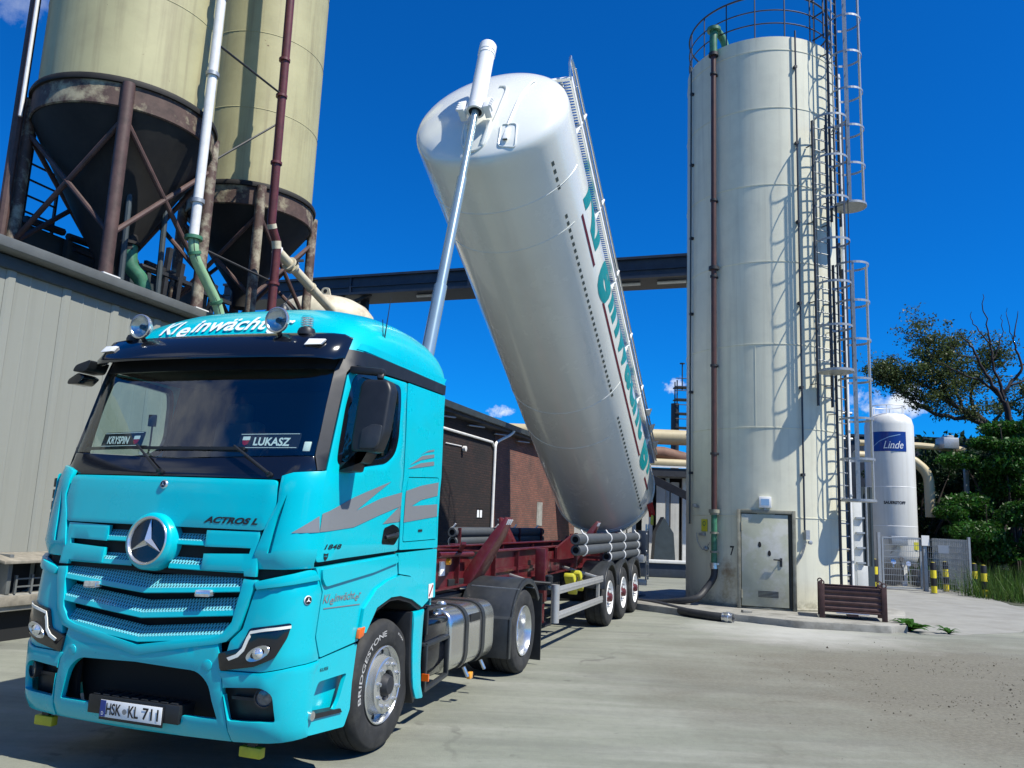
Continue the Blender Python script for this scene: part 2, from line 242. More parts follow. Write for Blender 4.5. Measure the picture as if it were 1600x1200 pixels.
def brickmat():
    m = bpy.data.materials.new('weathered_red_brick'); m.use_nodes = True; t = m.node_tree; N = t.nodes; Lk = t.links; b = N['Principled BSDF']; b.inputs['Roughness'].default_value = 0.85
    uv = N.new('ShaderNodeUVMap'); br = N.new('ShaderNodeTexBrick'); Lk.new(uv.outputs[0], br.inputs['Vector'])
    br.inputs['Scale'].default_value = 1.0; br.inputs['Brick Width'].default_value = 0.25; br.inputs['Row Height'].default_value = 0.082; br.inputs['Mortar Size'].default_value = 0.012; br.inputs['Mortar Smooth'].default_value = 0.2; br.inputs['Bias'].default_value = 0.0
    br.inputs['Color1'].default_value = (0.23, 0.085, 0.056, 1); br.inputs['Color2'].default_value = (0.16, 0.055, 0.038, 1); br.inputs['Mortar'].default_value = (0.09, 0.07, 0.055, 1)
    n = N.new('ShaderNodeTexNoise'); n.inputs['Scale'].default_value = 0.8; n.inputs['Detail'].default_value = 8; n.inputs['Roughness'].default_value = 0.7; Lk.new(uv.outputs[0], n.inputs['Vector'])
    r = N.new('ShaderNodeMapRange'); r.inputs['From Min'].default_value = 0.42; r.inputs['From Max'].default_value = 0.68; r.inputs['To Max'].default_value = 0.75; Lk.new(n.outputs['Fac'], r.inputs['Value'])
    x = N.new('ShaderNodeMix'); x.data_type = 'RGBA'; Lk.new(r.outputs[0], x.inputs['Factor']); Lk.new(br.outputs['Color'], x.inputs[6]); x.inputs[7].default_value = (0.055, 0.038, 0.032, 1); Lk.new(x.outputs[2], b.inputs['Base Color'])
    p = N.new('ShaderNodeBump'); p.inputs['Strength'].default_value = 0.8; p.inputs['Distance'].default_value = 0.015; iv = N.new('ShaderNodeMath'); iv.operation = 'SUBTRACT'; iv.inputs[0].default_value = 1; Lk.new(br.outputs['Fac'], iv.inputs[1]); Lk.new(iv.outputs[0], p.inputs['Height']); Lk.new(p.outputs[0], b.inputs['Normal']); return m
MT['brick'] = brickmat()
MT['darkbrick'] = brickmat(); MT['darkbrick'].name = 'near_black_brick'  # same brick pattern with near-black bricks and mortar
for n_ in MT['darkbrick'].node_tree.nodes:
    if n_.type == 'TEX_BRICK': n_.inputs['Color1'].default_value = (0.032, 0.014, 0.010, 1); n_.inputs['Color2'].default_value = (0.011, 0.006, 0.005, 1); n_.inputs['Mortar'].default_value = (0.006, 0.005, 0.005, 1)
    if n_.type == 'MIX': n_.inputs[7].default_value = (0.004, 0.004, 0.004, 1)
MT['bollard'] = bandmat('black_and_yellow_bands', (0.62, 0.52, 0.02), (0.012, 0.012, 0.012), 2, 0.50, 0.5)
def groundmat():
    m = bpy.data.materials.new('dusty_concrete_yard'); m.use_nodes = True; t = m.node_tree; N = t.nodes; Lk = t.links; b = N['Principled BSDF']; b.inputs['Roughness'].default_value = 0.88
    c = N.new('ShaderNodeTexCoord')
    def noise(sc, det, mp=None, ro=0.6, dist=0.0):
        n = N.new('ShaderNodeTexNoise'); n.inputs['Scale'].default_value = sc; n.inputs['Detail'].default_value = det; n.inputs['Roughness'].default_value = ro; n.inputs['Distortion'].default_value = dist
        if mp:
            g = N.new('ShaderNodeMapping'); g.inputs['Scale'].default_value = mp[0]; g.inputs['Rotation'].default_value = (0, 0, mp[1]); Lk.new(c.outputs['Object'], g.inputs['Vector']); Lk.new(g.outputs[0], n.inputs['Vector'])
        else: Lk.new(c.outputs['Object'], n.inputs['Vector'])
        return n.outputs['Fac']
    def rng_(s, lo, hi, a=0.0, bb=1.0):
        r = N.new('ShaderNodeMapRange'); r.inputs['From Min'].default_value = lo; r.inputs['From Max'].default_value = hi; r.inputs['To Min'].default_value = a; r.inputs['To Max'].default_value = bb; Lk.new(s, r.inputs['Value']); return r.outputs[0]
    def mx(f, a, bb, mode='MIX'):
        x = N.new('ShaderNodeMix'); x.data_type = 'RGBA'; x.blend_type = mode
        if isinstance(f, float): x.inputs['Factor'].default_value = f
        else: Lk.new(f, x.inputs['Factor'])
        for s, i in ((a, 6), (bb, 7)):
            if isinstance(s, tuple): x.inputs[i].default_value = (*s, 1)
            else: Lk.new(s, x.inputs[i])
        return x.outputs[2]
    col = mx(rng_(noise(0.35, 6), 0.35, 0.65), (0.165, 0.176, 0.142), (0.215, 0.226, 0.182))
    col = mx(rng_(noise(1.0, 7, ((0.35, 2.4, 1), radians(12)), 0.65, 0.4), 0.45, 0.72, 0, 0.7), col, (0.28, 0.285, 0.245))       # swept tyre tracks
    col = mx(rng_(noise(0.8, 7, ((0.3, 1.8, 1), radians(-24)), 0.6, 0.3), 0.50, 0.75, 0, 0.7), col, (0.105, 0.11, 0.096))
    col = mx(rng_(noise(9, 8, None, 0.75), 0.45, 0.75, 0, 0.35), col, (0.10, 0.10, 0.09))
    vo = N.new('ShaderNodeTexVoronoi'); vo.feature = 'DISTANCE_TO_EDGE'; vo.inputs['Scale'].default_value = 0.28
    wv = N.new('ShaderNodeVectorMath'); wv.operation = 'ADD'; wn2 = N.new('ShaderNodeTexNoise'); wn2.inputs['Scale'].default_value = 1.6; wn2.inputs['Detail'].default_value = 7; Lk.new(c.outputs['Object'], wn2.inputs['Vector']); Lk.new(c.outputs['Object'], wv.inputs[0]); Lk.new(wn2.outputs['Color'], wv.inputs[1]); Lk.new(wv.outputs[0], vo.inputs['Vector'])
    cr = N.new('ShaderNodeMath'); cr.operation = 'MULTIPLY'; Lk.new(rng_(vo.outputs['Distance'], 0.012, 0.004, 0, 0.55), cr.inputs[0]); Lk.new(rng_(noise(0.5, 3), 0.5, 0.62), cr.inputs[1])
    col = mx(cr.outputs[0], col, (0.07, 0.07, 0.06))
    col = mx(rng_(noise(0.55, 5, None, 0.5), 0.60, 0.72, 0, 0.45), col, (0.085, 0.088, 0.078))
    col = mx(rng_(noise(3.2, 4, None, 0.55), 0.66, 0.72, 0, 0.5), col, (0.07, 0.07, 0.062))
    col = mx(rng_(noise(2.6, 6, ((0.22, 3.4, 1), radians(24)), 0.7, 0.2), 0.55, 0.8, 0, 0.4), col, (0.29, 0.295, 0.255))
    # spilled earth to the right of the yard
    sx = N.new('ShaderNodeSeparateXYZ'); Lk.new(c.outputs['Object'], sx.inputs[0])
    vd = N.new('ShaderNodeVectorMath'); vd.operation = 'DISTANCE'; Lk.new(c.outputs['Object'], vd.inputs[0]); vd.inputs[1].default_value = (6.9, 10.0, 0)
    nn = noise(0.7, 8, None, 0.7); ad = N.new('ShaderNodeMath'); ad.operation = 'MULTIPLY_ADD'; Lk.new(nn, ad.inputs[0]); ad.inputs[1].default_value = 6.5; Lk.new(vd.outputs['Value'], ad.inputs[2])
    col = mx(rng_(ad.outputs[0], 9.3, 6.0, 0, 0.75), col, mx(rng_(noise(22, 5), 0.4, 0.65), (0.095, 0.085, 0.062), (0.165, 0.150, 0.112)))
    # spilled white powder along the plinth
    vp = N.new('ShaderNodeVectorMath'); vp.operation = 'DISTANCE'; Lk.new(c.outputs['Object'], vp.inputs[0]); vp.inputs[1].default_value = (5.4, 15.3, 0)
    a2 = N.new('ShaderNodeMath'); a2.operation = 'MULTIPLY_ADD'; Lk.new(nn, a2.inputs[0]); a2.inputs[1].default_value = 4.5; Lk.new(vp.outputs['Value'], a2.inputs[2])
    col = mx(rng_(a2.outputs[0], 4.6, 2.6, 0, 0.75), col, (0.42, 0.42, 0.39))
    Lk.new(col, b.inputs['Base Color'])
    p = N.new('ShaderNodeBump'); p.inputs['Strength'].default_value = 0.35; p.inputs['Distance'].default_value = 0.02; Lk.new(noise(35, 8, None, 0.75), p.inputs['Height']); Lk.new(p.outputs[0], b.inputs['Normal']); return m
MT['ground'] = groundmat()
MT['apron'] = mat('pale_concrete_apron', (0.245, 0.245, 0.222), 0.9, var=0.12, vscale=1.5, dirt=(0.19, 0.185, 0.16), dirt_amt=0.6, dscale=1.1, bump=0.2, bscale=30)
# ------------------------------------------------------------------ mesh helpers
class MB:
    """collects polygons; frame 'T' means truck-aligned coordinates (x forward, y to its left, z up), 'W' world"""
    def __init__(s): s.v = []; s.f = []; s.m = []; s.cur = 0; s.uv = {}
    def add(s, vs, fs):
        o = len(s.v); s.v += [tuple(map(float, p)) for p in vs]
        for f in fs: s.f.append([i + o for i in f]); s.m.append(s.cur)
        return o
    def box(s, x0, x1, y0, y1, z0, z1):
        x0, x1 = min(x0, x1), max(x0, x1); y0, y1 = min(y0, y1), max(y0, y1); z0, z1 = min(z0, z1), max(z0, z1)
        s.add([(x0, y0, z0), (x1, y0, z0), (x1, y1, z0), (x0, y1, z0), (x0, y0, z1), (x1, y0, z1), (x1, y1, z1), (x0, y1, z1)],
              [(0, 3, 2, 1), (4, 5, 6, 7), (0, 1, 5, 4), (1, 2, 6, 5), (2, 3, 7, 6), (3, 0, 4, 7)]); return s
    def obox(s, c, ax, ay, az, hx, hy, hz):
        c, ax, ay, az = Vector(c), Vector(ax), Vector(ay), Vector(az); vs = []
        for k in (-1, 1):
            for i, j in ((-1, -1), (1, -1), (1, 1), (-1, 1)): vs.append(c + ax * hx * i + ay * hy * j + az * hz * k)
        s.add(vs, [(0, 3, 2, 1), (4, 5, 6, 7), (0, 1, 5, 4), (1, 2, 6, 5), (2, 3, 7, 6), (3, 0, 4, 7)]); return s
    def bar(s, p, q, w, h, up=(0, 0, 1)):
        p, q = Vector(p), Vector(q); d = (q - p); L = d.length; d.normalize(); u = Vector(up)
        if abs(d.dot(u)) > 0.98: u = Vector((1, 0, 0))
        r = d.cross(u).normalized(); u = r.cross(d)
        return s.obox((p + q) / 2, d, r, u, L / 2, w / 2, h / 2)
    def tube(s, pts, r, n=10, cap=True, closed=False):
        P = [Vector(p) for p in pts]; m = len(P); R = r if isinstance(r, (list, tuple)) else [r] * m
        vs = []; prevn = None
        for i in range(m):
            if closed: d = P[(i + 1) % m] - P[i - 1]
            else: d = P[min(i + 1, m - 1)] - P[max(i - 1, 0)]
            d.normalize()
            if prevn is None:
                a = Vector((0, 0, 1)) if abs(d.z) < 0.9 else Vector((1, 0, 0)); nn = d.cross(a).normalized()
            else:
                nn = (prevn - d * prevn.dot(d)); nn = nn.normalized() if nn.length > 1e-6 else d.orthogonal().normalized()
            prevn = nn; bb = d.cross(nn)
            for k in range(n):
                t = 2 * pi * k / n; vs.append(P[i] + nn * cos(t) * R[i] + bb * sin(t) * R[i])
        fs = []
        for i in range(m if closed else m - 1):
            j = (i + 1) % m
            for k in range(n): fs.append((i * n + k, i * n + (k + 1) % n, j * n + (k + 1) % n, j * n + k))
        if cap and not closed: fs.append(tuple(range(n - 1, -1, -1))); fs.append(tuple((m - 1) * n + k for k in range(n)))
        s.add(vs, fs); return s
    def lathe(s, prof, o, ax, n=32, a0=0.0, a1=2 * pi, ref=None):
        """profile [(r, h)] turned round the axis ax through o"""
        o, ax = Vector(o), Vector(ax).normalized(); u = Vector(ref) if ref is not None else ax.orthogonal(); u = (u - ax * u.dot(ax)).normalized(); w = ax.cross(u)
        full = abs(a1 - a0 - 2 * pi) < 1e-6; cnt = n if full else n + 1; vs = []
        for r, h in prof:
            for k in range(cnt):
                t = a0 + (a1 - a0) * k / n; vs.append(o + ax * h + (u * cos(t) + w * sin(t)) * r)
        fs = []
        for i in range(len(prof) - 1):
            for k in range(n):
                k2 = (k + 1) % cnt; fs.append((i * cnt + k, i * cnt + k2, (i + 1) * cnt + k2, (i + 1) * cnt + k))
        s.add(vs, fs); return s
    def disc(s, o, ax, r, th, n=28): return s.lathe([(1e-4, 0), (r, 0), (r, th), (1e-4, th)], o, ax, n)
    def prism(s, poly, f0, f1):
        """polygon [(a, b)] carried to two 3-D sheets by f0 and f1 and closed round its edge"""
        n = len(poly); A = sum(poly[i][0] * poly[(i + 1) % n][1] - poly[(i + 1) % n][0] * poly[i][1] for i in range(n))
        vs = [f0(*p) for p in poly] + [f1(*p) for p in poly]
        s.add(vs, [tuple(range(n)), tuple(range(2 * n - 1, n - 1, -1))] + [(i, n + i, n + (i + 1) % n, (i + 1) % n) for i in range(n)]); return s
PARENT_LOC = {}
def _loc(o):
    while o is not None:
        if o.name in PARENT_LOC: return PARENT_LOC[o.name]
        o = o.parent
    return (0, 0, 0)
def thing(name, label, cat, loc, frame='T', group=None):
    o = bpy.data.objects.new(name, None); COL.objects.link(o); o.empty_display_size = 0.3
    o.location = W3(*loc) if frame == 'T' else loc
    if frame == 'T': o.rotation_euler = (0, 0, ROTZ)
    o['label'] = label; o['category'] = cat
    if group: o['group'] = group
    PARENT_LOC[o.name] = loc
    return o
def build(mb, name, mats, parent=None, bevel=0.0, smooth=35, seg=2, frame='T', label=None, cat=None, kind=None, group=None, origin=None, weld=False, normals=True):
    me = bpy.data.meshes.new(name)
    org = _loc(parent) if parent is not None else (origin or (0, 0, 0))
    V = np.array(mb.v, dtype=float) - np.array(org, dtype=float)
    me.from_pydata(V.tolist(), [], mb.f)
    ml = mats if isinstance(mats, (list, tuple)) else [mats]
    for k in ml: me.materials.append(MT[k] if isinstance(k, str) else k)
    if len(ml) > 1: me.polygons.foreach_set('material_index', mb.m)
    if mb.uv:
        uvl = me.uv_layers.new(name='UVMap'); arr = np.zeros((len(me.loops), 2)); vi = np.zeros(len(me.loops), dtype=int); me.loops.foreach_get('vertex_index', vi)
        for i, v in enumerate(vi): arr[i] = mb.uv.get(int(v), (0, 0))
        uvl.data.foreach_set('uv', arr.ravel())
    if bevel or normals or weld:
        bm = bmesh.new(); bm.from_mesh(me)
        if weld: bmesh.ops.remove_doubles(bm, verts=bm.verts, dist=1e-4)
        if normals: bmesh.ops.recalc_face_normals(bm, faces=bm.faces)
        if bevel:
            ed = [e for e in bm.edges if len(e.link_faces) == 2 and e.calc_face_angle(0) > radians(38)]
            bmesh.ops.bevel(bm, geom=ed, offset=bevel, offset_type='OFFSET', segments=seg, profile=0.5, affect='EDGES', clamp_overlap=True)
        bm.to_mesh(me); bm.free()
    if smooth:
        me.polygons.foreach_set('use_smooth', [True] * len(me.polygons)); me.set_sharp_from_angle(angle=radians(smooth))
    o = bpy.data.objects.new(name, me); COL.objects.link(o)
    if parent is not None: o.parent = parent
    else:
        o.location = W3(*org) if frame == 'T' else org
        if frame == 'T': o.rotation_euler = (0, 0, ROTZ)
        PARENT_LOC[o.name] = org
    if label: o['label'] = label
    if cat: o['category'] = cat
    if kind: o['kind'] = kind
    if group: o['group'] = group
    return o
def children(o): return [c for c in bpy.data.objects if c.parent == o]
def copy_tree(o, parent=None):
    c = o.copy(); COL.objects.link(c); c.parent = parent
    for ch in children(o): copy_tree(ch, c)
    return c
def resample(poly, step, closed=True):
    out = []; n = len(poly)
    for i in range(n if closed else n - 1):
        a, b = poly[i], poly[(i + 1) % n]; L = hypot(b[0] - a[0], b[1] - a[1]); k = max(1, int(ceil(L / step)))
        for j in range(k): out.append((a[0] + (b[0] - a[0]) * j / k, a[1] + (b[1] - a[1]) * j / k))
    if not closed: out.append(tuple(poly[-1]))
    return out
def fillet(poly, r, n=4):
    out = []; m = len(poly); rr = r if isinstance(r, (list, tuple)) else [r] * m
    for i in range(m):
        p0, p, p1 = Vector(poly[i - 1]), Vector(poly[i]), Vector(poly[(i + 1) % m]); a = (p0 - p); b = (p1 - p); la, lb = a.length, b.length
        if rr[i] <= 0 or la < 1e-6 or lb < 1e-6: out.append(tuple(p)); continue
        d = min(rr[i], la * 0.45, lb * 0.45); A = p + a / la * d; B = p + b / lb * d
        for k in range(n + 1):
            t = k / n; q = A * (1 - t) ** 2 + p * 2 * t * (1 - t) + B * t * t; out.append((q.x, q.y))
    return out
def inpoly(x, y, P):
    c = False; n = len(P); j = n - 1
    for i in range(n):
        if (P[i][1] > y) != (P[j][1] > y) and x < (P[j][0] - P[i][0]) * (y - P[i][1]) / (P[j][1] - P[i][1]) + P[i][0]: c = not c
        j = i
    return c
def sheet(mb, poly, mapf, f_off, b_off, holes=(), step=0.09, uv=False):
    """solid curved plate: polygon with holes in the surface's own (u, v), carried by mapf(u, v, off)"""
    loops = [resample(poly, step)] + [resample(h, step) for h in holes]
    pts = []; edges = []
    for L in loops:
        o = len(pts); pts += [Vector(p) for p in L]; edges += [(o + i, o + (i + 1) % len(L)) for i in range(len(L))]
    xs = [p[0] for p in poly]; ys = [p[1] for p in poly]
    nx = int((max(xs) - min(xs)) / step) + 1; ny = int((max(ys) - min(ys)) / step) + 1
    for i in range(nx + 1):
        for j in range(ny + 1):
            x = min(xs) + (i + 0.37) * step; y = min(ys) + (j + 0.37) * step
            if inpoly(x, y, poly) and not any(inpoly(x, y, h) for h in holes):
                if min((Vector((x, y)) - p).length for p in pts[:len(edges)]) > step * 0.45: pts.append(Vector((x, y)))
    V, E, F, _, _, _ = delaunay_2d_cdt(pts, edges, [], 0, 1e-6)
    keep = []
    for f in F:
        cx = sum(V[i].x for i in f) / len(f); cy = sum(V[i].y for i in f) / len(f)
        if inpoly(cx, cy, poly) and not any(inpoly(cx, cy, h) for h in holes): keep.append(list(f))
    n = len(V); cnt = {}
    for f in keep:
        for i in range(len(f)):
            a, b = f[i], f[(i + 1) % len(f)]; cnt[(a, b)] = 1
    bd = [(a, b) for (a, b) in cnt if (b, a) not in cnt]
    vs = [mapf(p.x, p.y, f_off) for p in V]
    fs = [tuple(f) for f in keep]
    if b_off is not None:
        vs += [mapf(p.x, p.y, b_off) for p in V]; fs += [tuple(i + n for i in reversed(f)) for f in keep] + [(b, a, a + n, b + n) for a, b in bd]
    o = mb.add(vs, fs)
    if uv:
        for i, p in enumerate(V):
            mb.uv[o + i] = (p.x, p.y)
            if b_off is not None: mb.uv[o + n + i] = (p.x, p.y)
    return mb
_fontcache = {}
def text_mesh(body, size=1.0, shear=0.0, bold=0.0, spacing=1.0):
    """flat text as (verts2d, faces); origin at left baseline, height of capitals about 0.7*size"""
    c = bpy.data.curves.new('txt', 'FONT'); c.body = body; c.size = size; c.shear = shear; c.offset = bold; c.space_character = spacing; c.resolution_u = 4
    o = bpy.data.objects.new('txt', c); COL.objects.link(o); bpy.context.view_layer.update()
    me = bpy.data.meshes.new_from_object(o.evaluated_get(bpy.context.evaluated_depsgraph_get()))
    bm = bmesh.new(); bm.from_mesh(me)
    bpy.data.objects.remove(o); bpy.data.curves.remove(c); bpy.data.meshes.remove(me)
    return bm
def text_on(mb, body, mapf, u0, v0, width=None, size=1.0, shear=0.0, bold=0.0, cut=None, spacing=1.0, flip=1, height=None):
    """print text on a surface: u grows along the reading direction (times flip), v grows upwards"""
    bm = text_mesh(body, 1.0, shear, bold, spacing)
    xs = [v.co.x for v in bm.verts]; ys = [v.co.y for v in bm.verts]; x0, x1, y0, y1 = min(xs), max(xs), min(ys), max(ys)
    sy = (height / (y1 - y0)) if height else size; sx = (width / (x1 - x0)) if width else sy
    for v in bm.verts: v.co.x = (v.co.x - x0) * sx; v.co.y = (v.co.y - (y0 if height else 0)) * sy; v.co.z = 0
    if cut:
        for ax, lo, hi in ((0, 0, (x1 - x0) * sx), (1, min(v.co.y for v in bm.verts), max(v.co.y for v in bm.verts))):
            k = lo + cut
            while k < hi:
                nrm = Vector((1, 0, 0)) if ax == 0 else Vector((0, 1, 0)); co = nrm * k
                bmesh.ops.bisect_plane(bm, geom=bm.verts[:] + bm.edges[:] + bm.faces[:], plane_co=co, plane_no=nrm); k += cut
    bm.verts.index_update()
    mb.add([mapf(u0 + flip * v.co.x, v0 + v.co.y, 0.0) for v in bm.verts], [[v.index for v in f.verts] for f in bm.faces]); bm.free()
    return (x1 - x0) * sx
def arc(c, r, a0, a1, n): return [(c[0] + r * cos(a0 + (a1 - a0) * k / n), c[1] + r * sin(a0 + (a1 - a0) * k / n)) for k in range(n + 1)]
def bez(p0, p1, p2, p3, n=14):
    p0, p1, p2, p3 = map(Vector, (p0, p1, p2, p3)); return [p0 * (1 - t) ** 3 + p1 * 3 * t * (1 - t) ** 2 + p2 * 3 * t * t * (1 - t) + p3 * t ** 3 for t in [k / n for k in range(n + 1)]]
def spline(pts, n=8):
    P = [Vector(p) for p in pts]; out = []
    for i in range(len(P) - 1):
        a = P[max(i - 1, 0)]; b = P[i]; c = P[i + 1]; d = P[min(i + 2, len(P) - 1)]
        for k in range(n):
            t = k / n; out.append(0.5 * ((2 * b) + (c - a) * t + (2 * a - 5 * b + 4 * c - d) * t * t + (3 * b - a - 3 * c + d) * t ** 3))
    out.append(P[-1]); return out
# ------------------------------------------------------------------ ground, plinth, apron
mb = MB(); mb.add([(-300, -60, 0), (300, -60, 0), (300, 500, 0), (-300, 500, 0)], [(0, 1, 2, 3)]); build(mb, 'ground', 'ground', frame='W', kind='structure', smooth=0)
def slab(name, poly, z0, z1, m, step=.35, jit=0.0, bevel=.02, kind='structure'):
    P = resample(poly, step); P = [(a + rng.normal(0, jit), b + rng.normal(0, jit)) for a, b in P]
    mb = MB(); mb.prism(P, lambda a, b: (a, b, z1), lambda a, b: (a, b, z0)); return build(mb, name, m, frame='W', kind=kind, bevel=bevel, smooth=30)
slab('plinth', [(2.9, 18.2), (3.69, 17.34), (4.68, 16.76), (5.72, 15.95), (7.34, 15.72), (7.75, 15.95), (9.2, 19), (8.9, 22), (4.5, 22.5), (2.9, 20.5)], -.2, .14, 'concrete_old', .25, .018)
slab('apron', [(7.6, 15.85), (8.4, 15.7), (10.5, 16.8), (13.6, 20.6), (15.0, 25.4), (15.9, 27.2), (15.9, 34), (8.6, 34), (9.2, 19)], -.2, .006, 'apron', .5, .03, bevel=0)
# ------------------------------------------------------------------ grey sheet-clad warehouse on the left
YW = -6.8
wh = thing('warehouse', 'long grey sheet-clad warehouse wall with dark eave behind the truck', 'building', (-1, YW, 0))
x = 7.4; first = None
while x > -9.3:
    mb = MB(); pr = [(x, 0), (x - .03, .028), (x - .12, .034), (x - .15, .004)] + [(x - .36, .0), (x - .375, .012), (x - .39, 0), (x - .62, 0), (x - .635, .012), (x - .65, 0)] + [(x - .895, 0)]
    n = len(pr); vs = [(a, YW + b + rng.normal(0, .0), .62) for a, b in pr] + [(a, YW + b, 4.93) for a, b in pr] + [(pr[-1][0], YW - .06, .62), (pr[0][0], YW - .06, .62), (pr[-1][0], YW - .06, 4.93), (pr[0][0], YW - .06, 4.93)]
    mb.add(vs, [(i, i + 1, n + i + 1, n + i) for i in range(n - 1)]); o = build(mb, 'wall_panel', 'wallpanel', wh, smooth=25, normals=False); x -= .9
mb = MB(); mb.box(-9.4, 7.4, YW - .3, YW - .02, 0, 4.95); mb.box(-9.4, 7.4, -15, YW - .3, 0, 5.2); build(mb, 'wall_core', 'concrete_old', wh)
mb = MB(); mb.box(-9.5, 7.5, YW - .2, YW + .07, 4.88, 5.05); build(mb, 'fascia', 'fascia', wh, bevel=.01)
mb = MB(); mb.prism([(YW - .2, 5.071), (YW + .20, 5.07), (YW + .25, 5.10), (YW + .27, 5.23), (YW + .25, 5.23), (YW + .235, 5.17), (YW - .2, 5.26)], lambda a, b: (-9.5, a, b), lambda a, b: (7.5, a, b)); gt = build(mb, 'gutter', 'gutter', wh, bevel=.006)
mb = MB(); mb.box(-9.5, 7.5, -15.5, YW - .2, 5.2, 5.34); build(mb, 'roof', 'darksteel', wh)
mb = MB(); mb.box(-9.4, 7.4, YW - .05, YW + .30, .40, .62); build(mb, 'dock_ledge', 'concrete_old', wh, bevel=.02)
mb = MB(); mb.box(-9.4, 7.4, YW + .302, YW + .34, .47, .60); build(mb, 'edge_rail', 'timber', wh, bevel=.01)
mb = MB(); mb.box(-9.4, 7.4, YW - .04, YW + .12, 0, .40); build(mb, 'dock_base', 'cavity', wh)
for xx in (-1.05, -1.62):
    mb = MB(); mb.disc((xx, YW + .004, 1.62), (0, 1, 0), .018, .006, 10); build(mb, 'bolt_head', 'cavity', wh)
mb = MB(); mb.box(3.5, -8.8, -9.6, -11.5, 5.34, 6.66); rm = build(mb, 'roof_monitor', 'fascia', wh)
for k in range(14):
    mb = MB(); mb.tube([(3.3 - k * .9, -9.5, 6.69), (2.5 - k * .9, -9.5, 6.73)], .07, 6); build(mb, 'ridge_cap', 'darksteel', rm)
for k in range(6):
    mb = MB(); mb.box(3.2 - k * 2, 3.1 - k * 2, -9.58, -9.48, 5.34, 6.64); build(mb, 'post', 'fascia', rm)
hb = thing('wall_hatch', 'small hooded hatch box with open dark mouth low on the grey warehouse wall', 'hatch', (-2.4, YW + .2, .62))
for xa, xb, zt_ in ((-2.0, -2.06, 1.13), (-2.66, -2.72, 1.06)):
    mb = MB(); mb.box(xa, xb, YW + .01, YW + .30, .622, zt_); build(mb, 'side_panel', 'gutter', hb, bevel=.005)
mb = MB(); mb.prism([(YW + .01, 1.14), (YW + .46, 1.06), (YW + .46, 1.02), (YW + .01, 1.10)], lambda a, b: (-1.8, a, b), lambda a, b: (-2.86, a, b)); build(mb, 'hood', 'timber', hb, bevel=.006)
mb = MB(); mb.box(-2.07, -2.65, YW + .01, YW + .03, .63, 1.05); build(mb, 'back', 'cavity', hb)
for xx in (-2.12, -2.36, -2.58):
    mb = MB(); mb.box(xx, xx - .03, YW + .28, YW + .31, .622, .86); build(mb, 'grille_post', 'gutter', hb)
for zz in (.70, .80):
    mb = MB(); mb.box(-2.12, -2.61, YW + .288, YW + .302, zz, zz + .02); build(mb, 'grille_rail', 'gutter', hb)
mb = MB(); mb.obox((-2.95, YW + .55, .24), (0, .35, 1), (1, 0, 0), (0, -1, .35), .26, .06, .015); build(mb, 'leaning_board', 'timber', label='short pale board leaning against the warehouse dock base', cat='board', bevel=.004, origin=(-2.95, YW + .55, 0))
mb = MB(); mb.obox((-2.55, YW + .80, .03), (1, .5, 0.02), (-.5, 1, 0), (0, 0, 1), .35, .06, .02); build(mb, 'plank', 'timber', label='weathered plank lying on the ground before the warehouse dock', cat='plank', bevel=.004, origin=(-2.55, YW + .80, 0))
# ------------------------------------------------------------------ brick building behind the trailer
YB = -7.0
br = thing('brick_building', 'red brick building with black eave and white downpipe behind the trailer', 'building', (-20, YB, 0))
mb = MB(); o = mb.add([(-21.55, YB, 0), (-34, YB, 0), (-34, YB, 5.0), (-21.55, YB, 5.0)], [(0, 1, 2, 3)])
for k, uv in enumerate(((0, 0), (12.45, 0), (12.45, 5), (0, 5))): mb.uv[o + k] = uv
build(mb, 'wall', 'brick', br, smooth=0)
for xe in (-34, -9.6):
    mb = MB(); o = mb.add([(xe, YB, 0), (xe, -15, 0), (xe, -15, 5), (xe, YB, 5)], [(0, 1, 2, 3)])
    for k, uv in enumerate(((0, 0), (8, 0), (8, 5), (0, 5))): mb.uv[o + k] = uv
    build(mb, 'end_wall', 'brick', br, smooth=0)
mb = MB(); mb.prism([(YB - .1, 4.98), (YB + .32, 5.02), (YB + .34, 5.34), (YB - .1, 5.40), (-11, 6.3), (-15, 5.6), (-15, 5.0)], lambda a, b: (-9.7, a, b), lambda a, b: (-34.4, a, b)); rf = build(mb, 'roof', 'darksteel', br)
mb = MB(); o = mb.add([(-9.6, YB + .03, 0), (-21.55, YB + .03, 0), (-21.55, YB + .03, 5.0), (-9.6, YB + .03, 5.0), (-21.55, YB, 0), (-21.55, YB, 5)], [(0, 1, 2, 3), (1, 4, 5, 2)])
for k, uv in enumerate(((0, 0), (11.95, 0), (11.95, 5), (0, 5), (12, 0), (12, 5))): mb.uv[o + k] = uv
build(mb, 'dark_wall', 'darkbrick', br, smooth=0)
mb = MB(); mb.prism([(YB + .32, 5.12), (YB + .44, 5.12), (YB + .48, 5.30), (YB + .46, 5.30), (YB + .43, 5.15), (YB + .34, 5.15)], lambda a, b: (-9.7, a, b), lambda a, b: (-34.4, a, b)); build(mb, 'gutter', 'fascia', rf)
for k in range(8):
    mb = MB(); mb.bar((-13.5 - k * 2.6, YB + .10, 4.86), (-14.6 - k * 2.6, YB + .24, 4.92), .09, .04); build(mb, 'eave_bracket', 'rail', br, bevel=.01)
mb = MB(); mb.tube(spline([(-22.6, YB + .40, 5.12), (-22.45, YB + .3, 4.95), (-21.75, YB + .12, 4.66), (-21.45, YB + .1, 4.5), (-21.4, YB + .1, 4.2)], 6) + [Vector((-21.4, YB + .1, .1))], .055, 10); build(mb, 'downpipe', 'whitepipe', br)
mb = MB(); mb.tube([(-9.7, YB + .09, 4.52), (-21.1, YB + .09, 4.54), (-21.32, YB + .09, 4.40)], .045, 8); build(mb, 'conduit', 'whitepipe', br)
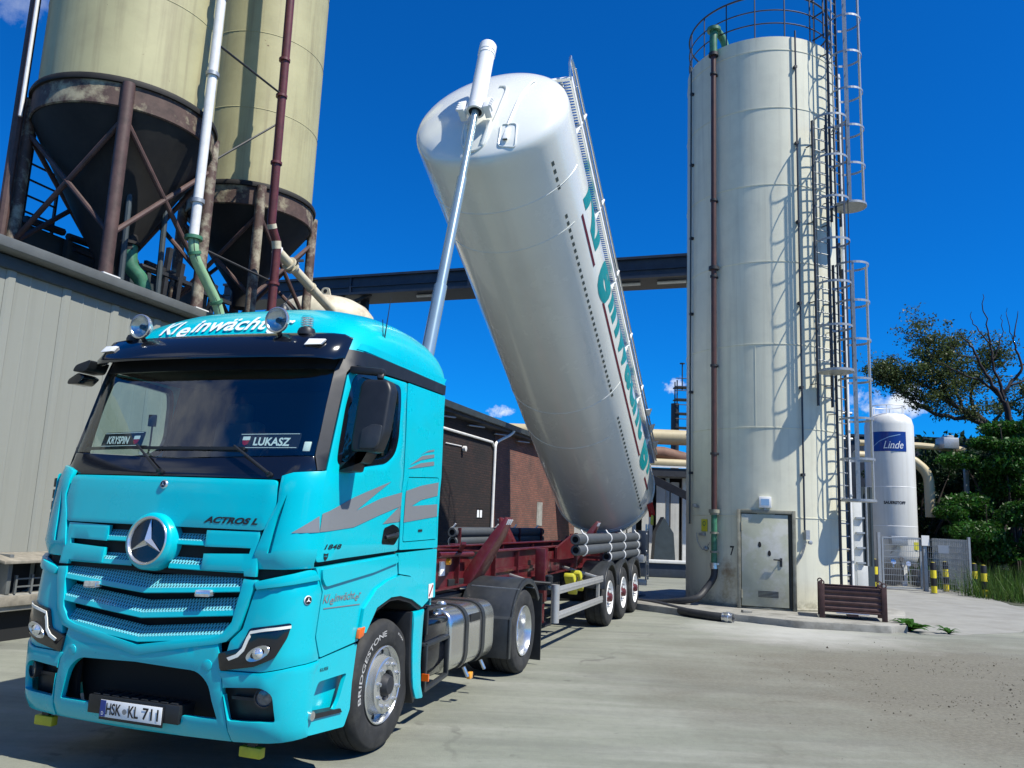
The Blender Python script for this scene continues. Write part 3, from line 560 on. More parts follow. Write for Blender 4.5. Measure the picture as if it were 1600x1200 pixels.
mb = MB(); mb.box(-20.0, -20.6, YB + .004, YB + .03, 1.80, 2.15); sg_ = build(mb, 'wall_sign', 'blackplastic', br)
mb = MB(); mb.box(-20.06, -20.25, YB + .031, YB + .034, 1.85, 2.10); mb.box(-20.33, -20.53, YB + .031, YB + .034, 1.85, 2.10); build(mb, 'sign_face', 'whiteprint', sg_)
mb = MB(); mb.tube([(-17.0, YB + .05, 4.1), (-18.3, YB + .05, 4.12)], .02, 6); mb.lathe([(.001, 0), (.09, .02), (.09, .12), (.001, .14)], (-18.4, YB + .06, 4.05), (0, 1, 0), 14); build(mb, 'wall_lamp', 'whitepipe', br)
mb = MB(); mb.box(-27.2, -28.0, YB + .004, YB + .02, 1.6, 2.6); build(mb, 'pale_patch', 'concrete_old', br)
# ------------------------------------------------------------------ two old silos on legs, standing on the warehouse roof
def old_silo(cx, cy, r, zr, legs, ztop, label, zroof=5.34, zc=6.0):
    t = thing('rusty_silo', label, 'silo', (cx, cy, zroof), group='old silos on legs above the warehouse')
    mb = MB(); mb.lathe([(r, zr + .02), (r, ztop), (.01, ztop + .3)], (cx, cy, 0), (0, 0, 1), 64); sh = build(mb, 'shell', 'oldsilo', t, smooth=30)
    z = zr + 1.7
    while z < ztop:
        mb = MB(); mb.lathe([(r + .001, z - .012), (r + .008, z), (r + .001, z + .012)], (cx, cy, 0), (0, 0, 1), 64); build(mb, 'seam', 'oldsilo', sh); z += 1.75
    mb = MB(); mb.lathe([(r + .005, zr - .08), (r + .10, zr - .07), (r + .11, zr - .02), (r + .09, zr + .03), (r + .002, zr + .07)], (cx, cy, 0), (0, 0, 1), 64); build(mb, 'ring_bead', 'soot', t)
    mb = MB(); mb.lathe([(r + .03, zr - .48), (r + .055, zr - .46), (r + .055, zr - .07), (r + .03, zr - .06)], (cx, cy, 0), (0, 0, 1), 64); build(mb, 'skirt_ring', 'peel', t)
    mb = MB(); mb.lathe([(r + .02, zr - .47), (.22, zc), (.20, zc - .35), (.001, zc - .35)], (cx, cy, 0), (0, 0, 1), 48); build(mb, 'hopper', 'soot', t, smooth=40)
    L = []
    for k, (sx, sy) in enumerate(((1, 1), (-1, 1), (1, -1), (-1, -1))):
        p = (cx + sx * legs, cy + sy * legs); L.append(p)
        mb = MB(); mb.tube([(p[0], p[1], zroof + .05), (p[0], p[1], zr - .05)], .105, 16); lg = build(mb, 'leg', 'rustleg' if (k == 0 and r > 1.3) else 'peelleg', t)
        mb = MB(); mb.box(p[0] - .17, p[0] + .17, p[1] - .15, p[1] + .15, zroof, zroof + .07); build(mb, 'foot_plate', 'whitepipe', lg)
    for a, b in ((0, 1), (0, 2), (1, 3), (2, 3)):
        for f in (0, 1):
            p, q = (L[a], L[b]) if f == 0 else (L[b], L[a])
            mb = MB(); mb.tube([(p[0], p[1], zroof + .75), (q[0], q[1], zr - .65)], .045, 8); build(mb, 'brace', 'rustleg', t)
    return t, L
s1, L1 = old_silo(-4.58, -8.2, 1.45, 8.75, 1.06, 16.5, 'larger faded yellow silo with peeling brown band on legs, nearest the warehouse corner')
mb = MB(); mb.tube([(-3.30, -9.25, 5.34), (-3.30, -9.25, 16.0)], .085, 10); build(mb, 'riser_pipe', 'rustleg', s1)
mb = MB(); mb.tube([(-3.18, -9.05, 8.2), (-3.18, -9.05, 16.0)], .03, 8); build(mb, 'conduit', 'whitepipe', s1)
s2, L2 = old_silo(-8.22, -8.17, 1.30, 8.52, .98, 16.0, 'slimmer faded yellow silo on flaking legs, the one farther from the camera', zc=6.5)
# filling pipes down the front of the silos
def flange(mb, p, d, r, th=.05): mb.lathe([(r * .6, -th / 2), (r, -th / 2), (r, th / 2), (r * .6, th / 2)], p, d, 20)
wp = thing('white_fill_pipe', 'white vertical filling pipe ending in a pale green hose beside the larger silo', 'pipe', (-4.66, -6.5, 5.3))
pa, pb = Vector((-4.66, -6.5, 6.40)), Vector((-4.80, -6.55, 15.5))
mb = MB(); mb.tube([pa, pb], .082, 16); build(mb, 'pipe', 'whitepipe', wp)
for z in (7.05, 9.45, 11.0):
    mb = MB(); flange(mb, pa + (pb - pa) * ((z - 6.4) / 9.1), (0, 0, 1), .115, .07); build(mb, 'clamp', 'rail', wp)
mb = MB(); flange(mb, pa + Vector((0, 0, -.02)), (0, 0, 1), .15, .06); build(mb, 'flange', 'green', wp)
hp = spline([(-4.66, -6.5, 6.36), (-4.72, -6.47, 6.05), (-5.02, -6.45, 5.72), (-5.32, -6.42, 5.38), (-5.46, -6.40, 5.0), (-5.5, -6.4, 4.3), (-5.5, -6.4, 3.0)], 10)
mb = MB(); mb.tube(hp, .088, 14); gh = build(mb, 'green_hose', 'palegreen', wp)
mb = MB(); mb.tube([p + Vector((.06, .062, 0)) for p in hp[:-12]], .008, 6); build(mb, 'hose_stripe', 'darksteel', gh)
for k in (8, 29):
    mb = MB(); flange(mb, hp[k], hp[k + 1] - hp[k], .115, .05); build(mb, 'hose_clamp', 'green', gh)
mp = thing('maroon_pipe', 'dark maroon standpipe with a crooked elbow before the slimmer silo', 'pipe', (-7.1, -6.6, 5.3))
mb = MB(); mb.tube([(-6.80, -6.62, 15.5), (-6.88, -6.6, 7.50), (-6.94, -6.6, 7.38), (-7.08, -6.6, 7.2), (-7.13, -6.6, 7.05), (-7.13, -6.6, 3.2)], .088, 14); build(mb, 'pipe', 'maroonpipe', mp, smooth=50)
for p, m in (((-6.86, -6.6, 8.75), 'maroonpipe'), ((-6.83, -6.61, 11.0), 'maroonpipe'), ((-6.84, -6.61, 10.2), 'maroonpipe'), ((-7.13, -6.6, 6.3), 'maroonpipe'), ((-7.13, -6.6, 5.7), 'maroonpipe')):
    mb = MB(); flange(mb, p, (0, 0, 1), .115, .05); build(mb, 'clamp', m, mp)
for pa_, pb2 in (((-6.885, -6.6, 7.47), (-6.93, -6.6, 7.39)), ((-7.09, -6.6, 7.18), (-7.13, -6.6, 7.03))):
    mb = MB(); mb.tube([pa_, pb2], .094, 12); build(mb, 'elbow_weld', 'creampipe', mp)
for a, b in (((-4.75, -6.55, 10.1), (-6.83, -6.62, 10.25)), ((-6.84, -6.65, 9.6), (-5.55, -7.15, 8.2)), ((-5.6, -7.1, 6.55), (-7.1, -6.65, 6.35))):
    mb = MB(); mb.tube([a, b], .022, 6); build(mb, 'tie_rod', 'darksteel', mp)
cp = thing('cream_chute_pipe', 'cream rust-stained pipe slanting down from the slimmer silo towards the cab roof', 'pipe', (-8.2, -6.7, 6.6))
pa, pb = Vector((-7.45, -6.85, 7.15)), Vector((-9.45, -6.65, 6.35))
mb = MB(); mb.tube([pa, pb], .10, 14); build(mb, 'pipe', 'creampipe', cp)
for t, r in ((.02, .12), (.22, .16), (.27, .16), (.6, .12)):
    mb = MB(); flange(mb, pa + (pb - pa) * t, pb - pa, r, .05); build(mb, 'flange', 'whitepipe' if t < .1 else 'creampipe', cp)
mb = MB(); mb.bar(pa + (pb - pa) * .24 + Vector((0, .1, .08)), pa + (pb - pa) * .24 + Vector((-.1, .25, .12)), .05, .05); build(mb, 'valve_lever', 'darksteel', cp)
gp = thing('hopper_outlet_pipe', 'dark valve pipe with a green elbow under the larger silo', 'pipe', (-4.55, -8.0, 5.34))
mb = MB(); mb.tube([(-4.6, -7.9, 7.0), (-4.6, -7.8, 6.2)], .14, 14); build(mb, 'valve_body', 'soot', gp)
mb = MB(); mb.tube(spline([(-4.6, -7.8, 6.3), (-4.62, -7.75, 5.95), (-4.8, -7.65, 5.72), (-4.9, -7.6, 5.34)], 6), .13, 14); build(mb, 'elbow', 'green', gp)
for z in (6.75, 6.35):
    mb = MB(); flange(mb, (-4.6, -7.85, z), (0, 0, 1), .21, .05); build(mb, 'flange', 'soot', gp)
for k in range(2):
    mb = MB(); mb.tube([(-4.2 - k * .85, -7.5, 5.34), (-4.2 - k * .85, -7.55, 7.6)], .05, 8); build(mb, 'support_pipe', 'fascia', gp)
rl = thing('roof_ladder', 'dark steel ladder standing on the warehouse roof behind the larger silo', 'ladder', (-3.3, -10.6, 5.34))
for x in (-4.0, -4.62):
    mb = MB(); mb.bar((x, -9.7, 5.34), (x, -9.7, 8.4), .05, .04); build(mb, 'rail', 'darksteel', rl)
for k in range(9):
    mb = MB(); mb.bar((-4.0, -9.7, 5.7 + k * .30), (-4.62, -9.7, 5.7 + k * .30), .03, .03); build(mb, 'rung', 'darksteel', rl)
for x, y, z, L, lab in ((-5.9, -7.9, 5.34, 1.1, 'dark steel stanchion just right of the green elbow under the silos'), (-6.4, -7.5, 5.34, .8, 'lowest dark steel stanchion on the roof between the two silos'), (-6.3, -8.6, 5.34, 1.6, 'tallest dark steel stanchion on the roof between the two silos'), (-5.2, -9.2, 5.34, 1.5, 'dark steel stanchion behind the green elbow under the larger silo')):
    mb = MB(); mb.bar((x, y, z), (x - .1, y, z + L), .10, .10); mb.bar((x + .5, y, z + L * .7), (x - .6, y, z + L * .7), .07, .07)
    build(mb, 'roof_stanchion', 'darksteel', label=lab, cat='stanchion', group='steel stanchions between the silo legs', origin=(x, y, z))
dt = thing('cream_tank', 'weathered cream domed tank on the roof beyond the cab', 'tank', (-12.6, -8.8, 5.4))
mb = MB(); mb.lathe([(1.3, 5.6), (1.32, 6.95), (1.28, 7.15), (1.1, 7.36), (.8, 7.52), (.4, 7.62), (.001, 7.65)], (-12.6, -8.8, 0), (0, 0, 1), 48); build(mb, 'shell', 'creampipe', dt, smooth=60)
mb = MB(); mb.prism(fillet([(-.22, 7.45), (.22, 7.45), (.10, 7.85), (-.10, 7.85)], .08, 4), lambda a, b: (-12.3, -8.7 + a, b), lambda a, b: (-12.34, -8.7 + a, b)); lug = build(mb, 'lifting_lug', 'creampipe', dt)
mb = MB(); mb.lathe([(.001, 0), (.06, 0)], (-12.295, -8.7, 7.74), (1, 0, 0), 14); build(mb, 'lug_hole', 'cavity', lug, smooth=0)
# ------------------------------------------------------------------ conveyor bridge
cb = thing('conveyor_bridge', 'dark blue steel conveyor bridge crossing high behind the tilted tank', 'bridge', (-23.0, -7, 5.3))
BX, BZ = -20.8, 10.30
mb = MB(); mb.box(BX, BX - 1.6, -19, 5.0, BZ, BZ + .66); build(mb, 'girder', 'bluesteel', cb)
for z0, z1, d in ((BZ + .63, BZ + .72, .12), (BZ - .07, BZ + .02, .12), (BZ + .24, BZ + .29, .06)):
    mb = MB(); mb.box(BX + .001, BX + d, -19, 5.0, z0, z1); build(mb, 'flange', 'bluesteel', cb)
for y in (-13.0, -8, -2.5):
    mb = MB(); mb.box(BX + .001, BX + .07, y - .04, y + .04, BZ + .02, BZ + .63); build(mb, 'stiffener', 'bluesteel', cb)
for y, x in ((-13.55, BX - .2), (-12.9, BX - 1.0)):
    mb = MB(); mb.bar((x, y, 5.3), (x, y, BZ), .26, .26); build(mb, 'trestle_leg', 'darksteel', cb)
for p, q in (((BX - .2, -13.5, 9.8), (BX - .2, -12.2, BZ)), ((BX - .2, -13.55, 9.9), (BX - 1.0, -12.9, 9.9))):
    mb = MB(); mb.bar(p, q, .12, .12); build(mb, 'trestle_brace', 'darksteel', cb)
for y in (-15.5, -9.9, -2.2, -.6):
    mb = MB(); mb.tube([(BX - .6, y - .5, BZ - .06), (BX - .6, y + .5, BZ - .06)], .06, 8); build(mb, 'tube_light', 'whitepipe', cb)
# ------------------------------------------------------------------ big cream silo number 7
SX, SY, SR = 6.19, 19.63, 1.83
def sp(phi, z, r=0.0): a = radians(phi); return (SX + (SR + r) * cos(a), SY + (SR + r) * sin(a), z)
def spv(phi): a = radians(phi); return Vector((cos(a), sin(a), 0))
sv = thing('storage_silo', 'tall cream cylindrical silo marked 7 with caged ladders and a steel door', 'silo', (SX, SY, .14), 'W')
Wb = lambda mb, name, m, par=None, **k: build(mb, name, m, par or sv, frame='W', **k)
zs = [.14, 2.12, 4.09, 6.0, 7.95, 9.83, 11.77, 13.27, 13.62]
mb = MB(); mb.lathe([(SR, .14), (SR, 13.62), (SR - .08, 13.64), (.01, 13.9)], (SX, SY, 0), (0, 0, 1), 128); Wb(mb, 'shell', 'siloshell', smooth=30)
for z in zs[1:-1]:
    mb = MB(); mb.lathe([(SR - .001, z - .014), (SR + .011, z - .008), (SR + .011, z + .010), (SR - .001, z + .014)], (SX, SY, 0), (0, 0, 1), 128); Wb(mb, 'shell_seam', 'siloshell')
mb = MB(); mb.lathe([(SR - .001, .14), (SR + .03, .14), (SR + .03, .17), (SR - .001, .20)], (SX, SY, 0), (0, 0, 1), 96); Wb(mb, 'base_ring', 'frame_dirty')
for ph, z0, z1 in ((-112, 4.12, 5.97),):
    mb = MB(); mb.bar(sp(ph, z0), sp(ph, z1), .009, .007); Wb(mb, 'vertical_seam', 'siloshell')
# door in its frame
ca, da = radians(-106), radians(17.6); dn = Vector((cos(ca), sin(ca), 0)); dt_ = Vector((-sin(ca), cos(ca), 0)); R0 = SR * cos(da)
def dp(t, r, z): q = Vector((SX, SY, 0)) + dn * r + dt_ * t; return (q.x, q.y, z)
hw = SR * sin(da)
def dbox(mb, t0, t1, r0, r1, z0, z1): mb.obox(Vector(dp((t0 + t1) / 2, (r0 + r1) / 2, (z0 + z1) / 2)), dt_, dn, (0, 0, 1), abs(t1 - t0) / 2, abs(r1 - r0) / 2, abs(z1 - z0) / 2)
mb = MB(); dbox(mb, -hw - .06, -hw + .015, R0 - .1, SR + .055, .15, 2.26); dbox(mb, hw - .015, hw + .06, R0 - .1, SR + .055, .15, 2.26); dbox(mb, -hw + .015, hw - .015, R0 - .1, SR + .055, 2.185, 2.26); Wb(mb, 'door_frame', 'frame_dirty', bevel=.006)
mb = MB(); dbox(mb, -hw + .02, hw - .02, SR - .06, SR - .01, .18, 2.18); Wb(mb, 'door_reveal', 'reveal')
mb = MB(); dbox(mb, -hw + .03, hw - .10, SR + .0, SR + .035, .20, 2.165); dr = Wb(mb, 'door', 'silodoor', bevel=.008)
mb = MB()
for k in range(5): dbox(mb, -.18, .24, SR + .036, SR + .042, .40 + k * .028, .415 + k * .028)
Wb(mb, 'vent_grille', 'darksteel', dr)
mb = MB(); mb.tube([dp(.30, SR + .04, 1.20), dp(.30, SR + .10, 1.20), dp(.14, SR + .10, 1.205)], .016, 8); dbox(mb, .275, .325, SR + .036, SR + .05, 1.06, 1.24); Wb(mb, 'handle', 'blackplastic', dr)
for t, z in ((-.14, 1.50), (.06, 1.32)):
    mb = MB(); mb.prism([(t + .035 * cos(a), z + .05 * sin(a) * (1.5 if sin(a) > 0 else 1) ) for a in np.linspace(0, 2 * pi, 13)[:-1]], lambda a, b: dp(a, SR + .0385, b), lambda a, b: dp(a, SR + .036, b)); Wb(mb, 'dark_spot', 'cavity', dr, smooth=0)
for z in (.45, 1.9):
    mb = MB(); mb.tube([dp(-hw + .03, SR + .045, z - .09), dp(-hw + .03, SR + .045, z + .09)], .018, 8); Wb(mb, 'hinge', 'frame_dirty', dr)
# signs and fittings on the silo
def sbox(mb, ph, z0, z1, w, r0, r1): n = spv(ph); t = Vector((-n.y, n.x, 0)); mb.obox(Vector((SX, SY, (z0 + z1) / 2)) + n * (SR + (r0 + r1) / 2), t, n, (0, 0, 1), w / 2, (r1 - r0) / 2, (z1 - z0) / 2)
def sfl(ph, z, off): return lambda u, v, o: sp(ph + degrees(u / SR), z + v, off)
mb = MB(); sbox(mb, -106.5, 2.31, 2.55, .26, .0, .10); bx = Wb(mb, 'lamp_box', 'white', bevel=.01)
mb = MB(); sbox(mb, -106.5, 2.36, 2.50, .17, .1, .103); Wb(mb, 'lamp_print', 'skyblue', bx)
mb = MB(); sbox(mb, -106.5, 2.23, 2.31, .05, .0, .05); Wb(mb, 'lamp_bracket', 'rail', bx)
mb = MB(); text_on(mb, '7', sfl(-130.8, 1.24, .003), 0, 0, width=.10, height=.21, bold=.02); Wb(mb, 'number', 'blackprint', smooth=0, normals=False)
mb = MB(); sbox(mb, -152.5, 1.74, 2.02, .20, .01, .02); yb = Wb(mb, 'yellow_notice', MT['yellow'])
mb = MB(); mb.lathe([(.035, 0), (.055, 0)], sp(-152.5, 1.92, .0225), spv(-152.5), 16); Wb(mb, 'notice_print', 'green', yb, smooth=0)
mb = MB(); sbox(mb, -154, 1.64, 1.71, .18, .0, .07); Wb(mb, 'junction_box', 'rail', bevel=.006)
mb = MB(); mb.lathe([(.05, 0), (.06, .05), (.03, .10), (.001, .10)], sp(-150, 1.36, 0), spv(-150), 14); mb.tube(spline([sp(-160, 1.7, .05), sp(-158, 1.5, .06), sp(-152, 1.33, .06), sp(-146, 1.5, .06)], 6), .010, 6); Wb(mb, 'hose_fitting', 'rail')
mb = MB(); mb.tube([sp(-160, 2.3, .0), sp(-160, 2.3, .1)], .03, 8); mb.lathe([(.05, 0), (.06, .06), (.001, .07)], sp(-160, 2.3, .1), (0, 0, 1), 12); Wb(mb, 'sounder', 'rail')
# conduits
for ph, z0, z1, r in ((-169, 1.9, 13.6, .022), (-81, 1.86, 13.75, .022)):
    mb = MB(); mb.tube([sp(ph, z0, .07), sp(ph, z1, .07)], r, 8); cd = Wb(mb, 'conduit', 'bluesteel' if ph > -100 else 'fascia')
    z = z0 + 1.2
    while z < z1:
        mb = MB(); sbox(mb, ph, z - .03, z + .03, .07, 0, .09); Wb(mb, 'clip', 'darksteel', cd); z += 1.95
mb = MB(); sbox(mb, -79.5, 1.66, 1.86, .09, .02, .12); mb.lathe([(.04, 0), (.045, .06), (.001, .07)], sp(-79, 1.60, .13), spv(-79), 14); mb.tube(spline([sp(-80, 1.62, .08), sp(-83, 1.3, .05), sp(-88, 1.05, .03), sp(-85, 1.2, .04), sp(-81, 1.55, .06)], 8), .010, 6); Wb(mb, 'wall_socket', 'rail')
mb = MB(); mb.tube([sp(-140.3, 2.18, .14), sp(-140.3, 13.45, .14)], .062, 14); fp = Wb(mb, 'fill_pipe', 'brownpipe')
for z in (3.5, 5.55, 7.7, 9.6, 12.9):
    mb = MB(); flange(mb, sp(-140.3, z, .14), (0, 0, 1), .085, .05); mb.bar(sp(-140.3, z, 0), sp(-138.5, z, .16), .05, .05); Wb(mb, 'clamp', 'darksteel', fp)
for z in (13.42, 2.2, 7.9):
    mb = MB(); flange(mb, sp(-140.3, z, .14), (0, 0, 1), .12, .08); Wb(mb, 'flange', 'frame_dirty' if z < 3 else 'darksteel', fp)
mb = MB(); mb.tube(spline([sp(-140.3, 13.45, .14), sp(-140.3, 13.9, .14), sp(-140.3, 14.12, .05), sp(-138.6, 13.95, -.2), sp(-137, 13.55, -.33)], 7), .095, 14); flange(mb, sp(-140.3, 14.1, .12), (.0, 0, 1), .17, .08); Wb(mb, 'top_bend', 'green', fp)
mb = MB(); mb.tube([sp(-140.3, 2.16, .14), sp(-140.3, 1.02, .14)], .066, 14); Wb(mb, 'coupling_pipe', 'green', fp)
for z in (2.14, 1.72, 1.30, 1.04):
    mb = MB(); flange(mb, sp(-140.3, z, .14), (0, 0, 1), .095, .045); mb.bar(sp(-140.3, z, .0), sp(-137, z, .16), .04, .04); Wb(mb, 'coupling', 'zinc' if z < 1.2 else 'frame_dirty', fp)
mb = MB(); mb.tube([sp(-24, .3, .10), sp(-24, 13.3, .10)], .05, 10); Wb(mb, 'overflow_pipe', 'whitepipe')
for z in np.arange(1.2, 13.4, 1.5):
    mb = MB(); flange(mb, sp(-24, z, .10), (0, 0, 1), .065, .04); Wb(mb, 'pipe_clip', 'rail')
# railing round the top
for k in range(16):
    ph = -50 - 15 + k * 360 / 16 - 180; p = sp(ph, 13.62, -.04)
    mb = MB(); mb.bar(p, (p[0], p[1], 14.75), .045, .02); Wb(mb, 'rail_post', 'bluesteel')
for z, r in ((14.75, .024), (14.35, .016), (14.0, .016)):
    mb = MB(); mb.tube([sp(a, z, -.04) for a in np.linspace(0, 360, 73)[:-1]], r, 6, closed=True); Wb(mb, 'rail_hoop', 'bluesteel')
# staggered caged ladders
def ladder(ph, z0, z1, c0, c1, plate):
    """one ladder run with its safety cage from c0 to c1, closed below by a round plate"""
    n = spv(ph); t = Vector((-n.y, n.x, 0)); b = Vector((SX, SY, 0)) + n * (SR + .20)
    ld = bpy.data.objects.new('ladder', None); COL.objects.link(ld); ld.parent = sv
    for s in (-.21, .21):
        mb = MB(); mb.bar(b + t * s + Vector((0, 0, z0)), b + t * s + Vector((0, 0, z1)), .03, .055, up=n); Wb(mb, 'stringer', 'bluesteel', ld)
    z = z0 + .2; me = None
    while z < z1 - .1:
        if me is None:
            mb = MB(); mb.tube([b - t * .2 + Vector((0, 0, z)), b + t * .2 + Vector((0, 0, z))], .015, 6); me = Wb(mb, 'rung', 'rail', ld); zr0 = z
        else: c = me.copy(); COL.objects.link(c); c.location.z = z - zr0
        z += .28
    z = z0 + .5
    while z < z1:
        for s in (-.21, .21):
            mb = MB(); mb.bar(b + t * s + Vector((0, 0, z)), b + t * s - n * .2 + Vector((0, 0, z)), .04, .012); Wb(mb, 'standoff', 'bluesteel', ld)
        z += 1.9
    cc = b + n * .34; R = .36; angs = np.linspace(radians(-142), radians(142), 25)
    P = lambda a, z, r=R: cc + (n * cos(a) + t * sin(a)) * r + Vector((0, 0, z))
    z = c0
    while z <= c1 + .01:
        mb = MB()
        for a0, a1 in zip(angs, angs[1:]): mb.bar(P(a0, z), P(a1, z), .008, .05)
        Wb(mb, 'cage_hoop', 'rail' if ph > -60 else 'galv', ld, smooth=60); z += (c1 - c0) / max(1, round((c1 - c0) / .95))
    for a in np.radians([-120, -60, 0, 60, 120]):
        mb = MB(); mb.bar(P(a, c0, R - .008), P(a, c1, R - .008), .05, .008, up=(n * cos(a) + t * sin(a))); Wb(mb, 'cage_strip', 'rail' if ph > -60 else 'bluesteel', ld)  # middle run gets dark strips: its shade side put into the colour
    if plate:
        mb = MB(); mb.lathe([(.001, c0 - .03), (.37, c0 - .03), (.37, c0), (.001, c0)], cc, (0, 0, 1), 32); Wb(mb, 'rest_platform', 'rail', ld)
ladder(-50, .16, 7.95, 2.55, 7.9, True); ladder(-66, 4.6, 11.4, 5.35, 11.3, True); ladder(-50, 9.0, 15.1, 9.35, 15.0, True)
mb = MB(); n = spv(-58)
for z in (13.7, 14.3, 14.8): mb.bar(sp(-62, z, -.05), sp(-62, z, .3), .03, .03)
mb.bar(sp(-62, 13.6, .28), sp(-62, 14.8, .28), .04, .03); mb.bar(sp(-60, 13.6, -.05), sp(-60, 14.8, -.05), .04, .03); Wb(mb, 'access_gate', 'bluesteel')
# ------------------------------------------------------------------ the truck (local frame T: x forward, y to its left, z up)
FZ = [(0.30, 1.33), (0.42, 1.40), (0.60, 1.43), (0.9, 1.44), (1.25, 1.42), (1.70, 1.37), (2.02, 1.33), (2.10, 1.30), (2.86, 1.06), (3.05, 0.98), (3.30, 0.80), (3.50, 0.5)]
def fz(z):
    if z <= FZ[0][0]: return FZ[0][1]
    for (a, b), (c, d) in zip(FZ, FZ[1:]):
        if z <= c: return b + (d - b) * (z - a) / (c - a)
    return FZ[-1][1]
YC, HW, RX, RY = -1.15, 1.17, 0.26, 0.24
A0 = HW - RY; ARC = 0.40
def shell(s, z, off=0.0):
    """cab skin: s runs round the cab from the middle of the nose to the rear of its flank, z is height"""
    sg = 1 if s >= 0 else -1; a = abs(s); f = fz(z)
    if a <= A0: x = f - 0.05 * (a / A0) ** 2; y = a; nx, ny = 1, 0.1 * a / A0 / A0
    elif a <= A0 + ARC:
        t = (a - A0) / ARC * pi / 2; x = f - 0.05 - RX * (1 - cos(t)); y = A0 + RY * sin(t); nx, ny = cos(t) / RX, sin(t) / RY
    else: x = f - 0.05 - RX - (a - A0 - ARC); y = HW; nx, ny = 0, 1
    n = hypot(nx, ny)
    return (x + off * nx / n, YC + sg * (y + off * ny / n), z)
truck = thing('semi_truck', 'turquoise two-axle semi truck with roof spotlights and a three-pointed star on the grille', 'truck', (0, YC, 0))
def panel(name, poly, off, th, mats, holes=(), both=True, bevel=0.006, step=0.09, parent=None, label=None, mapf=shell, uv=False, mirror_only=False):
    res = []
    for sg in ((1, -1) if both else ((-1,) if mirror_only else (1,))):
        mb = MB(); fl = lambda P: [(sg * a, b) for a, b in P]
        sheet(mb, fl(poly), mapf, off, off - th, [fl(h) for h in holes], step, uv)
        res.append(build(mb, name, mats, parent or truck, bevel=bevel, seg=2, label=label))
    return res
DEC = 0.0035
# --- front lid, its badge and the wind deflectors at the corners
lid = panel('bonnet_lid', fillet([(-.90, 2.048), (.90, 2.048), (.925, 1.88), (.868, 1.702), (-.868, 1.702), (-.925, 1.88)], .04), .035, .03, 'paint', both=False, bevel=.012)[0]
mb = MB(); mb.lathe([(.001, .012), (.026, .012), (.032, .006), (.034, 0)], shell(0, 1.993, .036), (1, 0, .12), 24); build(mb, 'badge', 'chrome', lid)
mb = MB(); mb.lathe([(.001, .0135), (.023, .0135)], shell(0, 1.993, .036), (1, 0, .12), 20)
build(mb, 'badge_face', 'glossblack', lid, smooth=0)
mb = MB()
for k in range(3):
    a = pi / 2 + k * 2 * pi / 3; c = Vector(shell(0, 1.993, .051)); R_ = lambda r, t: c + Vector((0, r * cos(t), r * sin(t)))
    mb.add([c + Vector((.003, 0, 0)), R_(.004, a - 1.05), R_(.022, a), R_(.004, a + 1.05)], [(0, 1, 2), (0, 2, 3)])
build(mb, 'star', 'chrome', lid, smooth=0, normals=False)
mb = MB(); text_on(mb, 'ACTROS L', lambda u, v, o: shell(u, v, .035 + DEC), .39, 1.738, width=.42, shear=.35, bold=.045, height=.045)
build(mb, 'model_lettering', 'blackprint', lid, smooth=0, normals=False)
def defl(s, z, off): return shell(s, z, off + (0.0 if z > 1.545 else -(1.545 - z) * .42))
panel('wind_deflector', [(.925, 2.078), (1.0, 2.105), (1.18, 2.125), (1.197, 2.13), (1.214, 1.93), (1.226, 1.6), (1.228, 1.495), (1.243, 1.463), (1.03, 1.452), (.835, 1.447), (.822, 1.545), (.88, 1.757), (.938, 1.90)], .04, .035, 'paint', holes=[[(.992, 1.955), (.962, 1.72), (.945, 1.56), (.912, 1.555), (.945, 1.8)]], bevel=.012, mapf=defl, step=.06)
panel('deflector_channel', [(.90, 1.52), (.93, 1.97), (1.03, 1.97), (.98, 1.52)], .008, .01, 'paint', bevel=0, parent=truck)
# --- dark liner behind the gaps
for sg in (1, -1):
    mb = MB(); fl = lambda P: [(sg * a, b) for a, b in P]
    sheet(mb, fl([(0, 1.38), (1.25, 1.38), (1.95, 1.42), (3.2, 1.42), (3.12, 2.19), (.0, 2.19)]), shell, -.025, -.05, (), .12)
    sheet(mb, fl([(1.16, 2.19), (1.25, 2.19), (1.21, 2.93), (1.10, 2.93)]), shell, -.02, -.05, (), .12)
    sheet(mb, fl([(2.12, 2.19), (3.12, 2.19), (2.86, 3.03), (1.1, 3.05), (1.1, 2.93), (2.05, 2.93)]), shell, -.02, -.05, (), .12)
    sheet(mb, fl([(.66, .35), (1.26, .40), (1.85, .50), (1.9, 1.42), (.60, 1.42)]), shell, -.10, -.13, (), .12)
    build(mb, 'cab_frame', 'cavity', truck, smooth=0)
# --- A pillar, roof joint band, scuttle
panel('pillar_trim', [(1.115, 3.06), (1.085, 2.89), (1.09, 2.62), (1.098, 2.44), (1.105, 2.235), (1.145, 2.128), (1.20, 2.138), (1.188, 2.417), (1.175, 2.878), (1.245, 2.945), (1.48, 2.947), (2.075, 2.967), (2.865, 2.975), (2.835, 3.065), (1.94, 3.068)], .012, .03, 'blackplastic', bevel=.004)
panel('scuttle_panel', [(-1.10, 2.225), (0, 2.185), (1.10, 2.225), (1.143, 2.13), (.90, 2.056), (-.90, 2.056), (-1.143, 2.13)], .006, .05, 'glossblack', both=False, bevel=.004)
ws = panel('windscreen', [(-1.10, 2.232), (0, 2.192), (1.10, 2.232), (1.094, 2.6), (1.08, 2.885), (-1.08, 2.885), (-1.094, 2.6)], .0, .006, 'glass', both=False, bevel=0)[0]
panel('header_panel', [(-1.08, 2.888), (1.08, 2.888), (1.10, 3.06), (-1.10, 3.06)], .0, .03, 'blackplastic', both=False, bevel=0)
